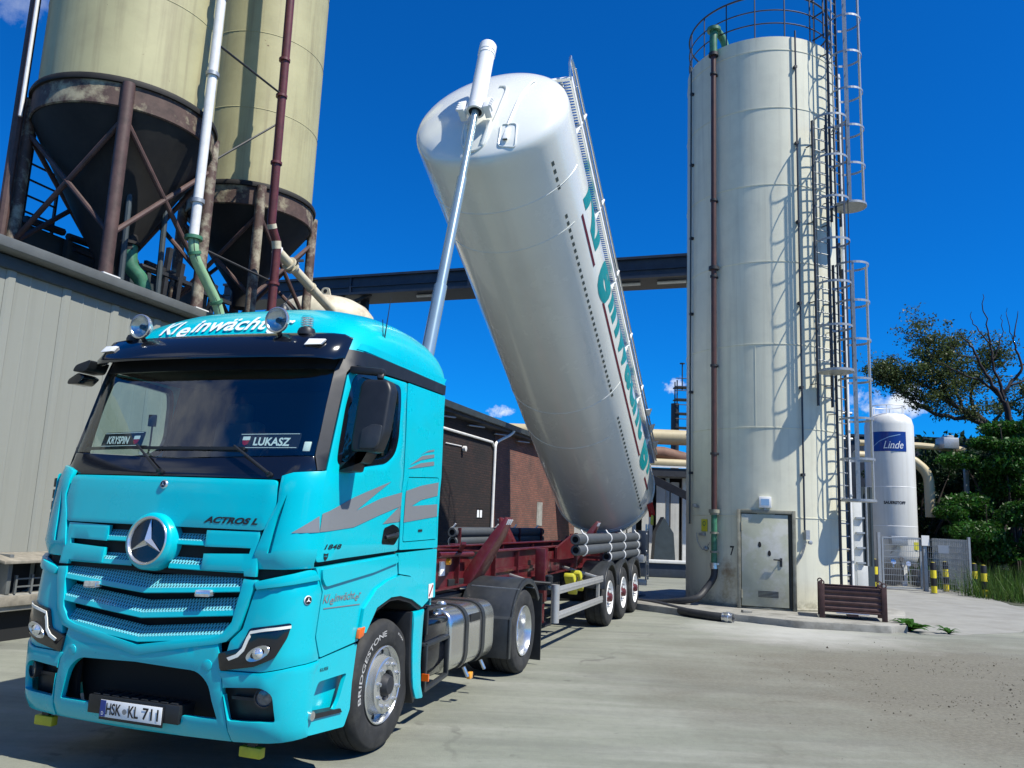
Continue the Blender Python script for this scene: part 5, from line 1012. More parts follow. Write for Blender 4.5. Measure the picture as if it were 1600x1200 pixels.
mb = MB(); mb.prism(fillet([(yl - .12, 2.895), (yl - .22, 2.84), (yl - .23, 2.80), (yl - .12, 2.80), (yl - .05, 2.86)], .02, 3), lambda a, b: (1.04, a, b), lambda a, b: (.88, a, b)); build(mb, 'camera_head', 'glossblack', pod, bevel=.015, seg=3)
# grab slats on the far front corner
for k in range(5):
    z = 1.60 + k * .088
    mb = MB(); mb.box(1.05, 1.20, yl - .05, yl - .02, z, z + .07); build(mb, 'corner_slat', 'glossblack', truck, bevel=.006)
mb = MB(); mb.prism(fillet([(1.0, 1.5), (1.24, 1.53), (1.20, 2.06), (.96, 2.06)], .02, 2), lambda a, b: (a, yl - .015, b), lambda a, b: (a, yl - .01, b)); build(mb, 'slat_backing', 'paint', truck)
# --- cab interior seen through the windscreen
mb = MB(); sheet(mb, [(-1.08, 2.02), (1.08, 2.02), (1.08, 2.20), (-1.08, 2.20)], shell, -.06, -.42, (), .2); build(mb, 'dashboard', 'cavity', truck, bevel=.03)
for y in (-.60, -1.72):
    mb = MB(); mb.box(-.10, .42, y - .25, y + .25, 1.75, 1.92); mb.obox((-.12, y, 2.25), (1, 0, .15), (0, 1, 0), (-.15, 0, 1), .07, .24, .38); mb.obox((-.14, y, 2.70), (1, 0, .1), (0, 1, 0), (-.1, 0, 1), .05, .13, .10); build(mb, 'seat', 'seat', truck, bevel=.04, seg=3)
mb = MB(); mb.tube([Vector((.72, -.60, 2.14)) + Vector((-.35, 0, .94)) * 0 + Vector((0, cos(t), 0)) * .22 + Vector((.45, 0, .89)) * sin(t) * .22 for t in np.linspace(0, 2 * pi, 29)[:-1]], .016, 8, closed=True); mb.tube([(.72, -.60, 2.14), (.85, -.6, 1.95)], .03, 8); mb.bar((.72, -.80, 2.14), (.72, -.40, 2.14), .05, .03); build(mb, 'steering_wheel', 'blackplastic', truck)
mb = MB(); mb.box(-.45, -.40, YC - 1.1, YC + .35, 1.6, 3.0); mb.box(-.84, 1.0, YC - 1.1, YC + 1.1, 1.40, 1.46); mb.box(-.84, -.4, YC - 1.1, YC + 1.1, 1.46, 1.85); build(mb, 'cab_lining', 'cavity', truck)
mb = MB(); mb.box(-.80, .75, YC - 1.1, YC + 1.1, 2.95, 3.0); build(mb, 'headliner', 'cavity', truck)
# --- wheels
def tyre_profile(w): return [(.30, -w + .02), (.32, -w), (.42, -w - .004), (.475, -w + .012), (.497, -w + .045), (.503, -w + .06), (.503, -w + .075), (.494, -w + .078), (.494, -w + .088), (.503, -w + .091), (.505, -w * .5 - .012), (.495, -w * .5 - .008), (.495, -w * .5 + .008), (.505, -w * .5 + .012), (.503, -.091), (.494, -.088), (.494, -.078), (.503, -.075), (.503, -.06), (.497, -.045), (.475, -.012), (.46, -.006), (.42, .004), (.40, .0045), (.335, -.002), (.318, -.006), (.30, -.02)]
def wheel(parent, x, yf, out, kind, w=.30, name='wheel'):
    """yf: plane of the outer sidewall, out: +1 faces left of the vehicle"""
    ax = (0, out, 0); c = (x, yf, .503); wheelo = None
    mb = MB(); mb.lathe(tyre_profile(w), c, ax, 64); ty = build(mb, 'tyre', 'rubber', None if False else parent, smooth=45)
    if kind == 'none': return ty
    mb = MB()
    if kind == 'steer':
        mb.lathe([(.297, -.02), (.299, -.004), (.291, .002), (.285, -.004), (.272, -.04), (.268, -.055), (.235, -.052), (.222, -.03), (.214, .028), (.205, .034), (.130, .034), (.118, .03), (.112, .0)], c, ax, 56)
        rim = build(mb, 'rim', 'chrome', parent, smooth=40)
        mb = MB(); mb.lathe([(.112, .0), (.095, -.02), (.08, .03), (.065, .06), (.03, .064), (.001, .064)], c, ax, 32); build(mb, 'hub', 'darksteel', rim)
    elif kind == 'drive':
        mb.lathe([(.297, -.02), (.299, -.004), (.291, .002), (.284, -.006), (.272, -.04), (.262, -.06), (.255, -.15), (.22, -.175), (.125, -.178), (.12, -.15), (.105, -.11), (.07, -.10), (.001, -.10)], c, ax, 56)
        rim = build(mb, 'rim', 'chrome', parent, smooth=40)
    else:
        mb.lathe([(.297, -.02), (.299, -.004), (.291, .002), (.284, -.006), (.272, -.045), (.262, -.06), (.245, -.062), (.18, -.03), (.14, -.035), (.12, -.06), (.115, -.07)], c, ax, 48)
        rim = build(mb, 'rim', 'white', parent, smooth=40)
        mb = MB(); mb.lathe([(.118, -.09), (.112, -.04), (.08, -.02), (.072, .03), (.06, .04), (.001, .042)], c, ax, 28); build(mb, 'hub', 'red', rim)
    n = 10; rb, hb = (.1675, .034) if kind == 'steer' else ((.1675, -.178) if kind == 'drive' else (.1675, -.03))
    mb = MB()
    for k in range(n):
        t = 2 * pi * (k + .3) / n; q = Vector((x + rb * cos(t), yf + out * hb, .503 + rb * sin(t)))
        mb.lathe([(.021, 0), (.019, .008), (.014, .01), (.014, .028), (.001, .032)], q, ax, 10)
    build(mb, 'wheel_nuts', 'chrome' if kind != 'trail' else 'rail', rim)
    if kind == 'steer':
        mb = MB()
        for k in range(10):
            t = 2 * pi * (k + .8) / n; q = Vector((x + .248 * cos(t), yf + out * -.0525, .503 + .248 * sin(t))); mb.lathe([(.001, .004), (.016, .004), (.017, 0)], q, ax, 12)
        build(mb, 'hand_holes', 'cavity', rim)
    return ty
def axle_wheel(parent, x, yf, out, kind, w=.30):
    e = bpy.data.objects.new('wheel', None); COL.objects.link(e); e.parent = parent; e.empty_display_size = .2
    return wheel(e, x, yf, out, kind, w), e
ty, we = axle_wheel(truck, 0, 0.0, 1, 'steer')
def ring_text(body, th0, r0, h, width, m, bold=.0):
    mb = MB()
    def f(u, v, o):
        th = th0 - u / (r0 + h / 2); return (0 - (r0 + v) * cos(th), .006, .503 + (r0 + v) * sin(th))
    text_on(mb, body, f, 0, 0, width=width, height=h, bold=bold, cut=.02); return mb
build(ring_text('BRIDGESTONE', radians(192), .375, .045, .70, 'whiteprint', .012), 'tyre_lettering', 'tyreprint', ty, smooth=0, normals=False)
mb = ring_text('ECOPIA', radians(62), .415, .016, .12, 'whiteprint', .02); build(mb, 'tyre_lettering', 'tyreprint', ty, smooth=0, normals=False)
axle_wheel(truck, 0, 2 * YC, -1, 'steer')
axle_wheel(truck, -3.7, 0.0, 1, 'drive'); axle_wheel(truck, -3.7, -.335, 1, 'none'); axle_wheel(truck, -3.7, 2 * YC, -1, 'drive'); axle_wheel(truck, -3.7, 2 * YC + .335, -1, 'none')
# --- chassis, fuel tank, steps, rear mudguard
for y in (-.40, .40):
    mb = MB(); mb.box(-4.35, .9, YC + y - .035, YC + y + .035, .70, .96); build(mb, 'chassis_rail', 'darksteel', truck, bevel=.01)
mb = MB(); mb.box(-.7, 1.15, YC - .42, YC + .42, .45, 1.38); mb.box(-.5, .6, YC - .85, YC + .85, 1.0, 1.36); build(mb, 'underbody_light_blocker', 'cavity', truck)  # dark boxes in the engine's place, added to stop light under the cab
mb = MB(); mb.tube([(0, -.3, .503), (0, 2 * YC + .3, .503)], .08, 10); mb.tube([(-3.7, -.3, .503), (-3.7, 2 * YC + .3, .503)], .10, 10); build(mb, 'axles', 'cavity', truck)
mb = MB(); mb.prism(fillet([(-.45, 0), (.45, 0), (.45, .1), (-.45, .1)], .02), lambda a, b: (-2.9, YC + a, 1.02 + b), lambda a, b: (-3.6, YC + a, 1.0 + b)); build(mb, 'fifth_wheel', 'cavity', truck)
RT = fillet([(-.68, .335), (-.02, .335), (-.02, .955), (-.68, .955)], .19, 8)
mb = MB(); mb.prism(RT, lambda a, b: (-1.42, a, b), lambda a, b: (-2.66, a, b)); tk = build(mb, 'fuel_tank', 'alupolish', truck, bevel=.045, seg=4)
for x in (-1.80, -2.28):
    mb = MB(); o_ = fillet([(-.69, .325), (-.010, .325), (-.010, .965), (-.69, .965)], .2, 8)
    for i in range(len(o_)):
        a, b = o_[i], o_[(i + 1) % len(o_)]; mb.bar((x, a[0], a[1]), (x, b[0], b[1]), .075, .012, up=(0, (a[0] + b[0]) / 2 + .35, (a[1] + b[1]) / 2 - .645))
    build(mb, 'tank_strap', 'greyplastic', tk)
    mb = MB(); mb.tube([(x, -.03, .36), (x - .02, .01, .27)], .02, 8); build(mb, 'strap_bolt', 'zinc', tk)
mb = MB(); mb.box(-2.18, -1.9, -.03, -.012, .79, .865); build(mb, 'tank_label', 'blackplastic', tk)
mb = MB(); mb.lathe([(.05, 0), (.052, .04), (.04, .06), (.001, .06)], (-1.55, -.2, .95), (0, 0, 1), 18); build(mb, 'filler_cap', 'zinc', tk)
mb = MB(); mb.prism(fillet([(-.66, .36), (-.10, .36), (-.04, .50), (-.04, .90), (-.2, .97), (-.66, .97)], .05, 4), lambda a, b: (-.86, a, b), lambda a, b: (-1.40, a, b)); build(mb, 'battery_cover', 'glossblack', truck, bevel=.03)
mb = MB()
for a, b in (((-.82, -.02, .30), (-.82, -.02, .70)), ((-1.32, -.02, .36), (-1.32, -.02, .72)), ((-.82, -.02, .70), (-1.32, -.02, .72)), ((-.82, -.02, .31), (-1.32, -.02, .37)), ((-.80, -.3, .70), (-.82, -.02, .70)), ((-1.32, -.3, .72), (-1.32, -.02, .72)), ((-.72, -.05, .78), (-.72, -.05, 1.02)), ((-.86, -.05, .78), (-.86, -.05, 1.02))): mb.bar(a, b, .045, .035)
build(mb, 'step_frame', 'greyplastic', truck, bevel=.006)
mb = MB(); mb.box(-.70, -1.35, -.6, -.06, .985, 1.005)
for i in range(6):
    for j in range(5): mb.box(-.75 - i * .1, -.79 - i * .1, -.1 - j * .1, -.14 - j * .1, 1.005, 1.012)
build(mb, 'step_plate', 'greyplastic', truck)
mb = MB(); mb.box(-1.95, -1.87, -.02, .02, .235, .30); build(mb, 'side_marker', 'amber', truck, bevel=.006)
# suzi coils and air lines behind the cab
mb = MB()
for q in range(3):
    mb.tube(spline([(-.87, YC + .5 - q * .12, 1.5), (-1.1, YC + .55 - q * .15, 1.15), (-1.7, YC + .4 - q * .15, 1.02), (-2.35, YC + .3 - q * .2, 1.3)], 8), .016, 6)
for q in range(2): mb.tube(spline([(-.85, -.1 - q * .1, 1.18), (-.95, -.06 - q * .1, 1.06), (-1.15, -.2 - q * .1, 1.03)], 6), .012, 6)
build(mb, 'air_lines', 'hose', truck)
def mudguard(parent, x, yo, w, zt, front=None, flap=None, m='greyplastic', rr=.60, a0=15, a1=165, sg=1):
    """arched wheel cover with a rolled outer lip"""
    mb = MB(); line = []
    if front: line += [(x + rr + .06, front), (x + rr + .05, .70)]
    for t in np.linspace(radians(a0), radians(a1), 15): line.append((x + rr * cos(t), zt - rr * .92 + rr * .92 * sin(t)))
    n = len(line)
    for y0, y1, d in ((yo - sg * w, yo, 0.0), (yo - sg * .02, yo + sg * .012, -.045)):
        vs = []
        for k, (a, b) in enumerate(line):
            rx, rz = a - x, b - (zt - rr * .92); L = hypot(rx, rz); ux, uz = rx / L, rz / L
            if front and k < 2: ux, uz = 1, 0
            vs += [(a, y0, b), (a, y1, b), (a + ux * (d - .02), y1, b + uz * (d - .02)), (a + ux * (d - .02), y0, b + uz * (d - .02))]
        fs = []
        for k in range(n - 1):
            for j in range(4): fs.append((k * 4 + j, k * 4 + (j + 1) % 4, k * 4 + 4 + (j + 1) % 4, k * 4 + 4 + j))
        fs += [(0, 1, 2, 3), tuple((n - 1) * 4 + j for j in (3, 2, 1, 0))]; mb.add(vs, fs)
    return build(mb, 'mudguard', m, parent, bevel=.008, smooth=45)
for sg, yo in ((1, .02), (-1, 2 * YC - .02)):
    mg = mudguard(truck, -3.7, yo, .66, 1.13, front=.26, m='greyplastic', sg=sg, a1=150)
    mb = MB(); mb.box(-4.36, -4.38, yo, yo - sg * .6, .06, .90); build(mb, 'mud_flap', 'blackplastic', mg)
    for xx in (-3.35, -3.95):
        mb = MB(); tt = np.linspace(radians(40), radians(75), 2)
        mb.bar((xx, yo + sg * .012, 1.0 if xx < -3.5 else 1.02), (xx + .0, yo - sg * .6, 1.03), .02, .012); build(mb, 'stay', 'rail', mg)
mb = MB(); mb.box(-4.42, -4.36, 2 * YC + .1, -.1, .74, .86); build(mb, 'rear_crossmember', 'darksteel', truck)
for y in (-.28, 2 * YC + .28):
    mb = MB(); mb.box(-4.45, -4.42, y - .18, y + .18, .74, .86); build(mb, 'tail_lamp', 'lensred', truck, bevel=.008)
# name plates standing on the dashboard
for nm, s0, s1, lab, sh in (('KRYSPIN', -.83, -.42, 'black name plate reading KRYSPIN with a red and white shield on the dashboard', 1), ('LUKASZ', .46, .94, 'black name plate reading LUKASZ with a red and white shield on the dashboard', -1)):
    mb = MB(); f = lambda u, v, o: shell(u, v, -.035 + o)
    sheet(mb, fillet([(s0, 2.265), (s1, 2.275), (s1, 2.395), (s0, 2.385)], .012, 2), f, 0, -.012, (), .1)
    base = shell((s0 + s1) / 2, 2.265, -.035); tn = thing('name_plate', lab, 'sign', base)
    bd = build(mb, 'board', 'blackprint', tn)
    mb = MB(); a = s0 + (.06 if sh > 0 else .125); ww = (s1 - s0) - .19
    text_on(mb, nm, lambda u, v, o: shell(u, v, -.030), a, 2.295, width=ww, height=.062, bold=.03); build(mb, 'lettering', 'whiteprint', tn, smooth=0, normals=False)
    xs = s1 - .085 if sh > 0 else s0 + .03
    for mcol, q in (('whiteprint', [(xs, 2.36), (xs + .06, 2.362), (xs + .06, 2.335), (xs, 2.333)]), ('lensred', [(xs, 2.332), (xs + .06, 2.334), (xs + .05, 2.305), (xs + .03, 2.295), (xs + .01, 2.303)])):
        mb = MB(); sheet(mb, q, lambda u, v, o: shell(u, v, -.030), 0, None, (), .1); build(mb, 'shield', mcol, tn, smooth=0, normals=False)
    mb = MB()
    for p, q in (((s0 + .008, 2.275), (s1 - .008, 2.284)), ((s0 + .008, 2.375), (s1 - .008, 2.386))): sheet(mb, [(p[0], p[1]), (q[0], q[1]), (q[0], q[1] + .004), (p[0], p[1] + .004)], lambda u, v, o: shell(u, v, -.031), 0, None, (), .2)
    build(mb, 'border_line', 'whiteprint', tn, smooth=0, normals=False)

dbx = thing('dashboard_box', 'small pale box lying on the dashboard beside the LUKASZ plate', 'box', shell(1.02, 2.27, -.10))
mb = MB(); sheet(mb, [(.985, 2.262), (1.055, 2.264), (1.055, 2.335), (.985, 2.333)], shell, -.05, -.13, (), .1); build(mb, 'carton', 'white', dbx, bevel=.005)

pm = thing('phone_mount', 'black gooseneck phone mount standing on the dashboard before the far side window', 'phone mount', shell(-.42, 2.21, -.14))
p0 = Vector(shell(-.42, 2.21, -.14))
mb = MB(); mb.lathe([(.001, 0), (.04, 0), (.035, .02), (.001, .025)], p0, (0, 0, 1), 14); build(mb, 'base', 'blackplastic', pm)
mb = MB(); mb.tube(spline([p0, p0 + Vector((0, .01, .10)), p0 + Vector((.02, .03, .19)), p0 + Vector((.03, .04, .24))], 5), .007, 6); build(mb, 'neck', 'blackplastic', pm)
mb = MB(); mb.obox(p0 + Vector((.035, .04, .27)), (1, .3, .2), (-.3, 1, 0), (0, 0, 1), .008, .03, .045); build(mb, 'cradle', 'blackplastic', pm, bevel=.005)
# ------------------------------------------------------------------ tipping tank trailer
TY = -1.23
tr = thing('tank_trailer', 'white tank trailer tipped up steeply on an oxblood three-axle chassis', 'trailer', (-9.0, TY, 0))
TH = radians(30.7468); P0 = Vector((-11.8315, TY, 3.9193)); AX = Vector((cos(TH), 0, sin(TH))); UP = Vector((-sin(TH), 0, cos(TH))); LT = Vector((0, 1, 0)); TR = 1.25
def tk(s, ph, r=TR): return P0 + AX * s + (LT * cos(ph) + UP * sin(ph)) * r
HEADP = [(1.25, 7.92), (1.247, 8.0), (1.235, 8.06), (1.205, 8.11), (1.15, 8.15), (1.0, 8.20), (.8, 8.25), (.5, 8.30), (.25, 8.325), (.001, 8.33)]
prof = [(.001, -3.35), (.18, -3.33), (.25, -3.2), (.55, -3.1), (.9, -2.96), (1.10, -2.8), (1.21, -2.6), (1.25, -2.36)] + HEADP
mb = MB(); mb.lathe(prof, P0, AX, 96, ref=LT); tank = build(mb, 'tank', 'white_tank', tr, smooth=50)
def headS(lat, up):
    r = min(hypot(lat, up), 1.2499)
    for (a, b), (c, d) in zip(HEADP, HEADP[1:]):
        if c <= r <= a: return d + (b - d) * (r - c) / (a - c)
    return 8.33
def hd(lat, up, off=0.0): return P0 + AX * (headS(lat, up) + off) + LT * lat + UP * up
for s, a0, a1 in ((7.16, -170, -8), (6.37, -150, -28), (2.17, -160, -20), (1.0, -150, -50), (-2.34, -178, 178), (-2.42, -178, 178)):
    mb = MB(); mb.tube([tk(s, radians(a), TR + .001) for a in np.linspace(a0, a1, 60)], .007, 5); build(mb, 'weld_seam', 'white_tank', tank)
mb = MB(); PH1 = radians(-34.8)
s = 7.62
segs = [(7.62, 7.05), (6.62, 2.0), (1.38, -2.2)]
for a, b in segs:
    s = a
    while s > b:
        mb.add([tk(s, PH1 - .022, TR + .004), tk(s - .075, PH1 - .022, TR + .004), tk(s - .075, PH1 + .022, TR + .004), tk(s, PH1 + .022, TR + .004)], [(0, 1, 2, 3)]); s -= .145
build(mb, 'marker_tape', 'reflect', tank, smooth=0, normals=False, kind='stuff')
PH2 = radians(-17.9)
for a, b in ((6.34, 5.22), (4.34, -.44), (-1.30, -1.82)):
    mb = MB(); n = 10
    for k in range(n):
        s0, s1_ = a + (b - a) * k / n, a + (b - a) * (k + 1) / n
        mb.add([tk(s0, PH2 - .026, TR + .004), tk(s1_, PH2 - .026, TR + .004), tk(s1_, PH2 + .026, TR + .004), tk(s0, PH2 + .026, TR + .004)], [(0, 1, 2, 3)])
    build(mb, 'underline_stripe', 'redflat', tank, smooth=0, normals=False)
TXT = lambda s0, ph: (lambda u, v, o: tk(s0 - u, ph + v / TR, TR + .005))
for body, s0, dph, w, h in (('Kl', 6.55, -11.5, 1.35, 1.10), ('e', 4.98, -21.0, .80, .78), ('inwächt', 4.12, -11.5, 4.35, 1.10), ('e', -.42, -21.0, .72, .78), ('r', -1.22, -11.5, .55, .8)):
    mb = MB(); text_on(mb, body, TXT(s0, radians(dph)), 0, 0, width=w, height=h, shear=.22, bold=.035, cut=.09); build(mb, 'company_lettering', 'teal', tank, smooth=0, normals=False)
# walkway with folding handrail along the upper flank
def wk(s, l, u): return P0 + AX * s + LT * l + UP * u
mb = MB(); s = 8.0
for l in (.80, .97, 1.13): mb.bar(wk(8.0, l, .945), wk(-2.6, l, .945), .03, .035, up=UP)
while s > -2.6: mb.bar(wk(s, .80, .945), wk(s, 1.13, .945), .026, .02, up=UP); s -= .05
build(mb, 'walkway_grating', 'alu', tr, kind='stuff')
mb = MB(); mb.bar(wk(8.02, .62, .955), wk(8.02, 1.13, .955), .05, .05, up=UP); mb.bar(wk(8.0, 1.14, 1.0), wk(-2.6, 1.14, 1.0), .012, .10, up=UP); build(mb, 'walkway_edge', 'white', tr)
for u in (1.10, 1.30):
    mb = MB(); mb.tube([wk(8.0 if u > 1.2 else 7.8, 1.16, u - .02), wk(-2.7, 1.16, u - .02)], .02, 8); build(mb, 'handrail', 'alu', tr)
mb = MB(); mb.tube([wk(8.0, 1.13, .95), wk(8.2, 1.13, 1.10), wk(8.25, 1.14, 1.22), wk(8.0, 1.15, 1.28)], .02, 8); mb.tube([wk(8.23, 1.14, 1.2), wk(7.5, 1.15, 1.12)], .018, 8); build(mb, 'handrail_end', 'alu', tr)
for s in (7.16, 5.38, 3.62, 1.8, .05, -1.58):
    mb = MB(); mb.bar(wk(s, 1.06, .66), wk(s, 1.16, 1.28), .07, .035, up=AX); mb.bar(wk(s, .98, .78), wk(s, 1.14, .93), .07, .04, up=AX); build(mb, 'rail_bracket', 'white', tr, bevel=.006)
for s in (-.6, -1.2, -1.9):
    mb = MB(); mb.bar(wk(s, .9, .9), wk(s - .25, 1.25, 1.2), .02, .2, up=AX); build(mb, 'rear_guard_plate', 'sheetwhite', tr)
# recessed channel, hose cable and cabinet on the front head
mb = MB(); mb.tube([hd(a, b, .006) for a, b in spline_pts] if False else [hd(p.x, p.y, .008) for p in spline([(-.23, -.50, 0), (-.20, -.9, 0), (-.12, -1.02, 0), (-.02, -1.08, 0), (.1, -1.03, 0), (.17, -.92, 0), (.22, -.6, 0), (.26, -.3, 0), (.27, .25, 0), (.22, .42, 0), (.12, .46, 0)], 6)], .022, 8); build(mb, 'recess_rim', 'white_tank', tank)
mb = MB(); mb.tube([hd(p.x, p.y, .02) for p in spline([(.66, .62, 0), (.60, .45, 0), (.54, .1, 0), (.50, -.35, 0), (.47, -.62, 0)], 8)], .014, 6); build(mb, 'cable', 'white', tank)
mb = MB(); mb.tube([hd(p[0], p[1], .006) for p in fillet([(.36, -.60), (.60, -.58), (.63, -1.02), (.38, -1.03)], .06, 4)], .014, 6, closed=True); build(mb, 'cabinet_rim', 'white_tank', tank)
mb = MB(); c = hd(.48, -.80, .012); mb.obox(c, LT, UP, AX, .04, .14, .022); cab_ = build(mb, 'valve_cabinet', 'white', tank, bevel=.01)
mb = MB(); c = hd(.48, -.91, .035); mb.obox(c, LT, UP, AX, .035, .03, .012); build(mb, 'valve_outlet', 'cavity', cab_)
# telescopic tipping ram
def cy(z): return Vector((-3.25 - .2996 * (z - 4.11) + .10, TY, z))
mb = MB(); mb.lathe([(.10, 0), (.135, .0), (.14, .08), (.125, .10), (.125, 1.15), (.134, 1.155), (.134, 1.19), (.126, 1.195), (.126, 1.22), (.134, 1.225), (.134, 1.36), (.118, 1.385), (.001, 1.388)], cy(7.80), cy(9) - cy(8), 28); ram = build(mb, 'ram_cylinder', 'white', tr, smooth=28)
mb = MB(); mb.lathe([(.12, .012), (.001, .012)], cy(7.79), cy(9) - cy(8), 24); build(mb, 'cylinder_mouth', 'cavity', ram)
for z0, z1, r in ((6.60, 7.9, .055), (4.86, 6.60, .070), (1.9, 4.86, .086)):
    mb = MB(); mb.tube([cy(z0), cy(z1)], r, 24); build(mb, 'ram_stage', 'rod', tr)
for sg in (-1, 1):
    mb = MB(); q = cy(7.86); mb.obox(q + LT * sg * .20 + Vector((-.02, 0, 0)), LT, UP, AX, .05, .12, .10); mb.tube([q + LT * sg * .12, q + LT * sg * .27], .055, 12)
    for k in range(4): mb.lathe([(.001, .02), (.022, .02), (.022, -.02)], q + LT * sg * .26 + UP * (-.08 + k * .055) + AX * .07, AX, 8)
    build(mb, 'trunnion_bracket', 'white', tr, bevel=.015)
    mb = MB(); mb.bar(hd(sg * .20, -.55, .02), hd(sg * .13, -1.0, -.01), .05, .10, up=AX); build(mb, 'trunnion_gusset', 'white_tank', tr, bevel=.012)
# chassis
for y in (-.5, .5):
    mb = MB(); zt = lambda x: 1.49 if x > -3 else (1.40 if x < -4.2 else 1.49 - (x + 3) / -1.2 * .09)
    pl_ = [(-2.35, 1.47), (-3.0, 1.45), (-4.2, 1.40), (-13.2, 1.40), (-13.2, 1.02), (-6.6, .98), (-5.6, .98), (-4.6, 1.05), (-2.35, 1.03)]
    mb.prism(pl_, lambda a, b: (a, TY + y + .012, b), lambda a, b: (a, TY + y - .012, b)); bm_ = build(mb, 'chassis_beam', 'red', tr)
    for top in (1, 0):
        mb = MB(); pp = [p for p in (pl_[:4] if top else pl_[4:][::-1])]
        for p, q in zip(pp, pp[1:]): mb.bar((p[0], TY + y, p[1] + (.009 if top else -.009)), (q[0], TY + y, q[1] + (.009 if top else -.009)), .16, .018)
        build(mb, 'beam_flange', 'red', bm_)
    for x in (-3.1, -4.4, -5.4, -6.6, -7.6, -9.4, -10.8):
        mb = MB(); mb.box(x - .01, x + .01, TY + y - .075, TY + y + .075, 1.06, 1.38); build(mb, 'web_stiffener', 'red', bm_)
    mb = MB(); mb.bar((-4.5, TY + y + .02 * (1 if y > 0 else -1), 1.14), (-6.4, TY + y + .02 * (1 if y > 0 else -1), 1.13), .05, .05); build(mb, 'pressed_rib', 'red', bm_)
for x in (-2.4, -3.6, -6.1, -7.3, -9.5, -11.0, -13.1):
    mb = MB(); mb.box(x - .06, x + .06, TY - .49, TY + .49, 1.08, 1.30); build(mb, 'cross_member', 'red', tr)
mb = MB(); mb.box(-2.30, -2.36, TY - .58, TY + .58, 1.10, 1.47); mb.box(-2.3, -3.6, TY - .5, TY + .5, 1.0, 1.03); build(mb, 'front_plate', 'red', tr, bevel=.01)
mb = MB(); mb.tube([(-2.36, TY + .62, 1.42), (-3.4, TY + .62, 1.40)], .03, 8); mb.bar((-2.4, TY + .9, 1.56), (-3.15, TY + .55, 1.42), .05, .03); build(mb, 'front_stay', 'red', tr)
mb = MB(); mb.box(-2.62, -2.75, TY + .52, TY + .54, 1.17, 1.33); build(mb, 'type_plate', 'whiteprint', tr)
mb = MB(); mb.lathe([(.001, .05), (.035, .045), (.04, 0)], (-2.75, TY + .56, 1.33), (0, 1, 0), 16); build(mb, 'side_marker', 'amber', tr)
def cradle(x, sg):
    a, b = (TY + sg * .52, 1.03), (TY + sg * .97, 1.86)
    mb = MB(); d = Vector((b[0] - a[0], b[1] - a[1])); nn = Vector((-d.y, d.x)).normalized() * (-sg)
    def pts(w0, w1, o0, o1): return
    q = []
    for (yy, zz), wx, th in ((a, .19, .14), ((a[0] + d.x * .25, a[1] + d.y * .25), .18, .15), ((a[0] + d.x * .75, a[1] + d.y * .75), .14, .11), (b, .11, .05)):
        for sx in (-1, 1):
            for st in (-1, 1): q.append((x + sx * wx - (zz - 1.0) * .22, yy + nn.x * st * th * .5, zz + nn.y * st * th * .5))
    fs = []
    for k in range(3):
        o = k * 4
        for i, j in ((0, 1), (1, 3), (3, 2), (2, 0)): fs.append((o + i, o + j, o + 4 + j, o + 4 + i))
    fs += [(0, 2, 3, 1), (12, 13, 15, 14)]; mb.add(q, fs); c = build(mb, 'tank_cradle_arm', 'red', tr, bevel=.015)
    for k in range(3):
        mb = MB(); p = Vector((x - .07 + k * .07 - .17, b[0] - d.x * .10, b[1] - d.y * .10)) + Vector((0, sg * .052, .028)); mb.obox(p, (1, 0, 0), Vector((0, d.x, d.y)).normalized(), Vector((0, nn.x, nn.y)), .022, .035, .004); build(mb, 'reflector', 'whiteprint', c)
for x in (-3.55, -8.75):
    for sg in (1, -1): cradle(x, sg)
for sg in (1, -1):
    y = TY + sg * .72
    mb = MB(); mb.box(-6.02, -6.18, y - .08, y + .08, .62, 1.42); mb.box(-6.05, -6.15, y - .055, y + .055, .30, .62); lgx = build(mb, 'landing_leg', 'red', tr, bevel=.01)
    mb = MB(); mb.box(-5.92, -6.28, y - .14, y + .14, .27, .31); build(mb, 'foot', 'darksteel', lgx, bevel=.008)
    mb = MB(); mb.bar((-6.1, y, .9), (-6.8, TY + sg * .5, 1.1), .06, .06); build(mb, 'leg_stay', 'red', tr)
    mb = MB(); mb.box(-6.6, -7.6, TY + sg * .52, TY + sg * .60, 1.02, 1.34); build(mb, 'outrigger', 'red', tr, bevel=.01)
    mb = MB(); mb.prism([(-7.2, 1.40), (-8.3, 1.62), (-8.7, 1.45), (-8.7, 1.20), (-7.2, 1.20)], lambda a, b: (a, TY + sg * .62, b), lambda a, b: (a, TY + sg * .66, b)); build(mb, 'gusset_plate', 'red', tr)
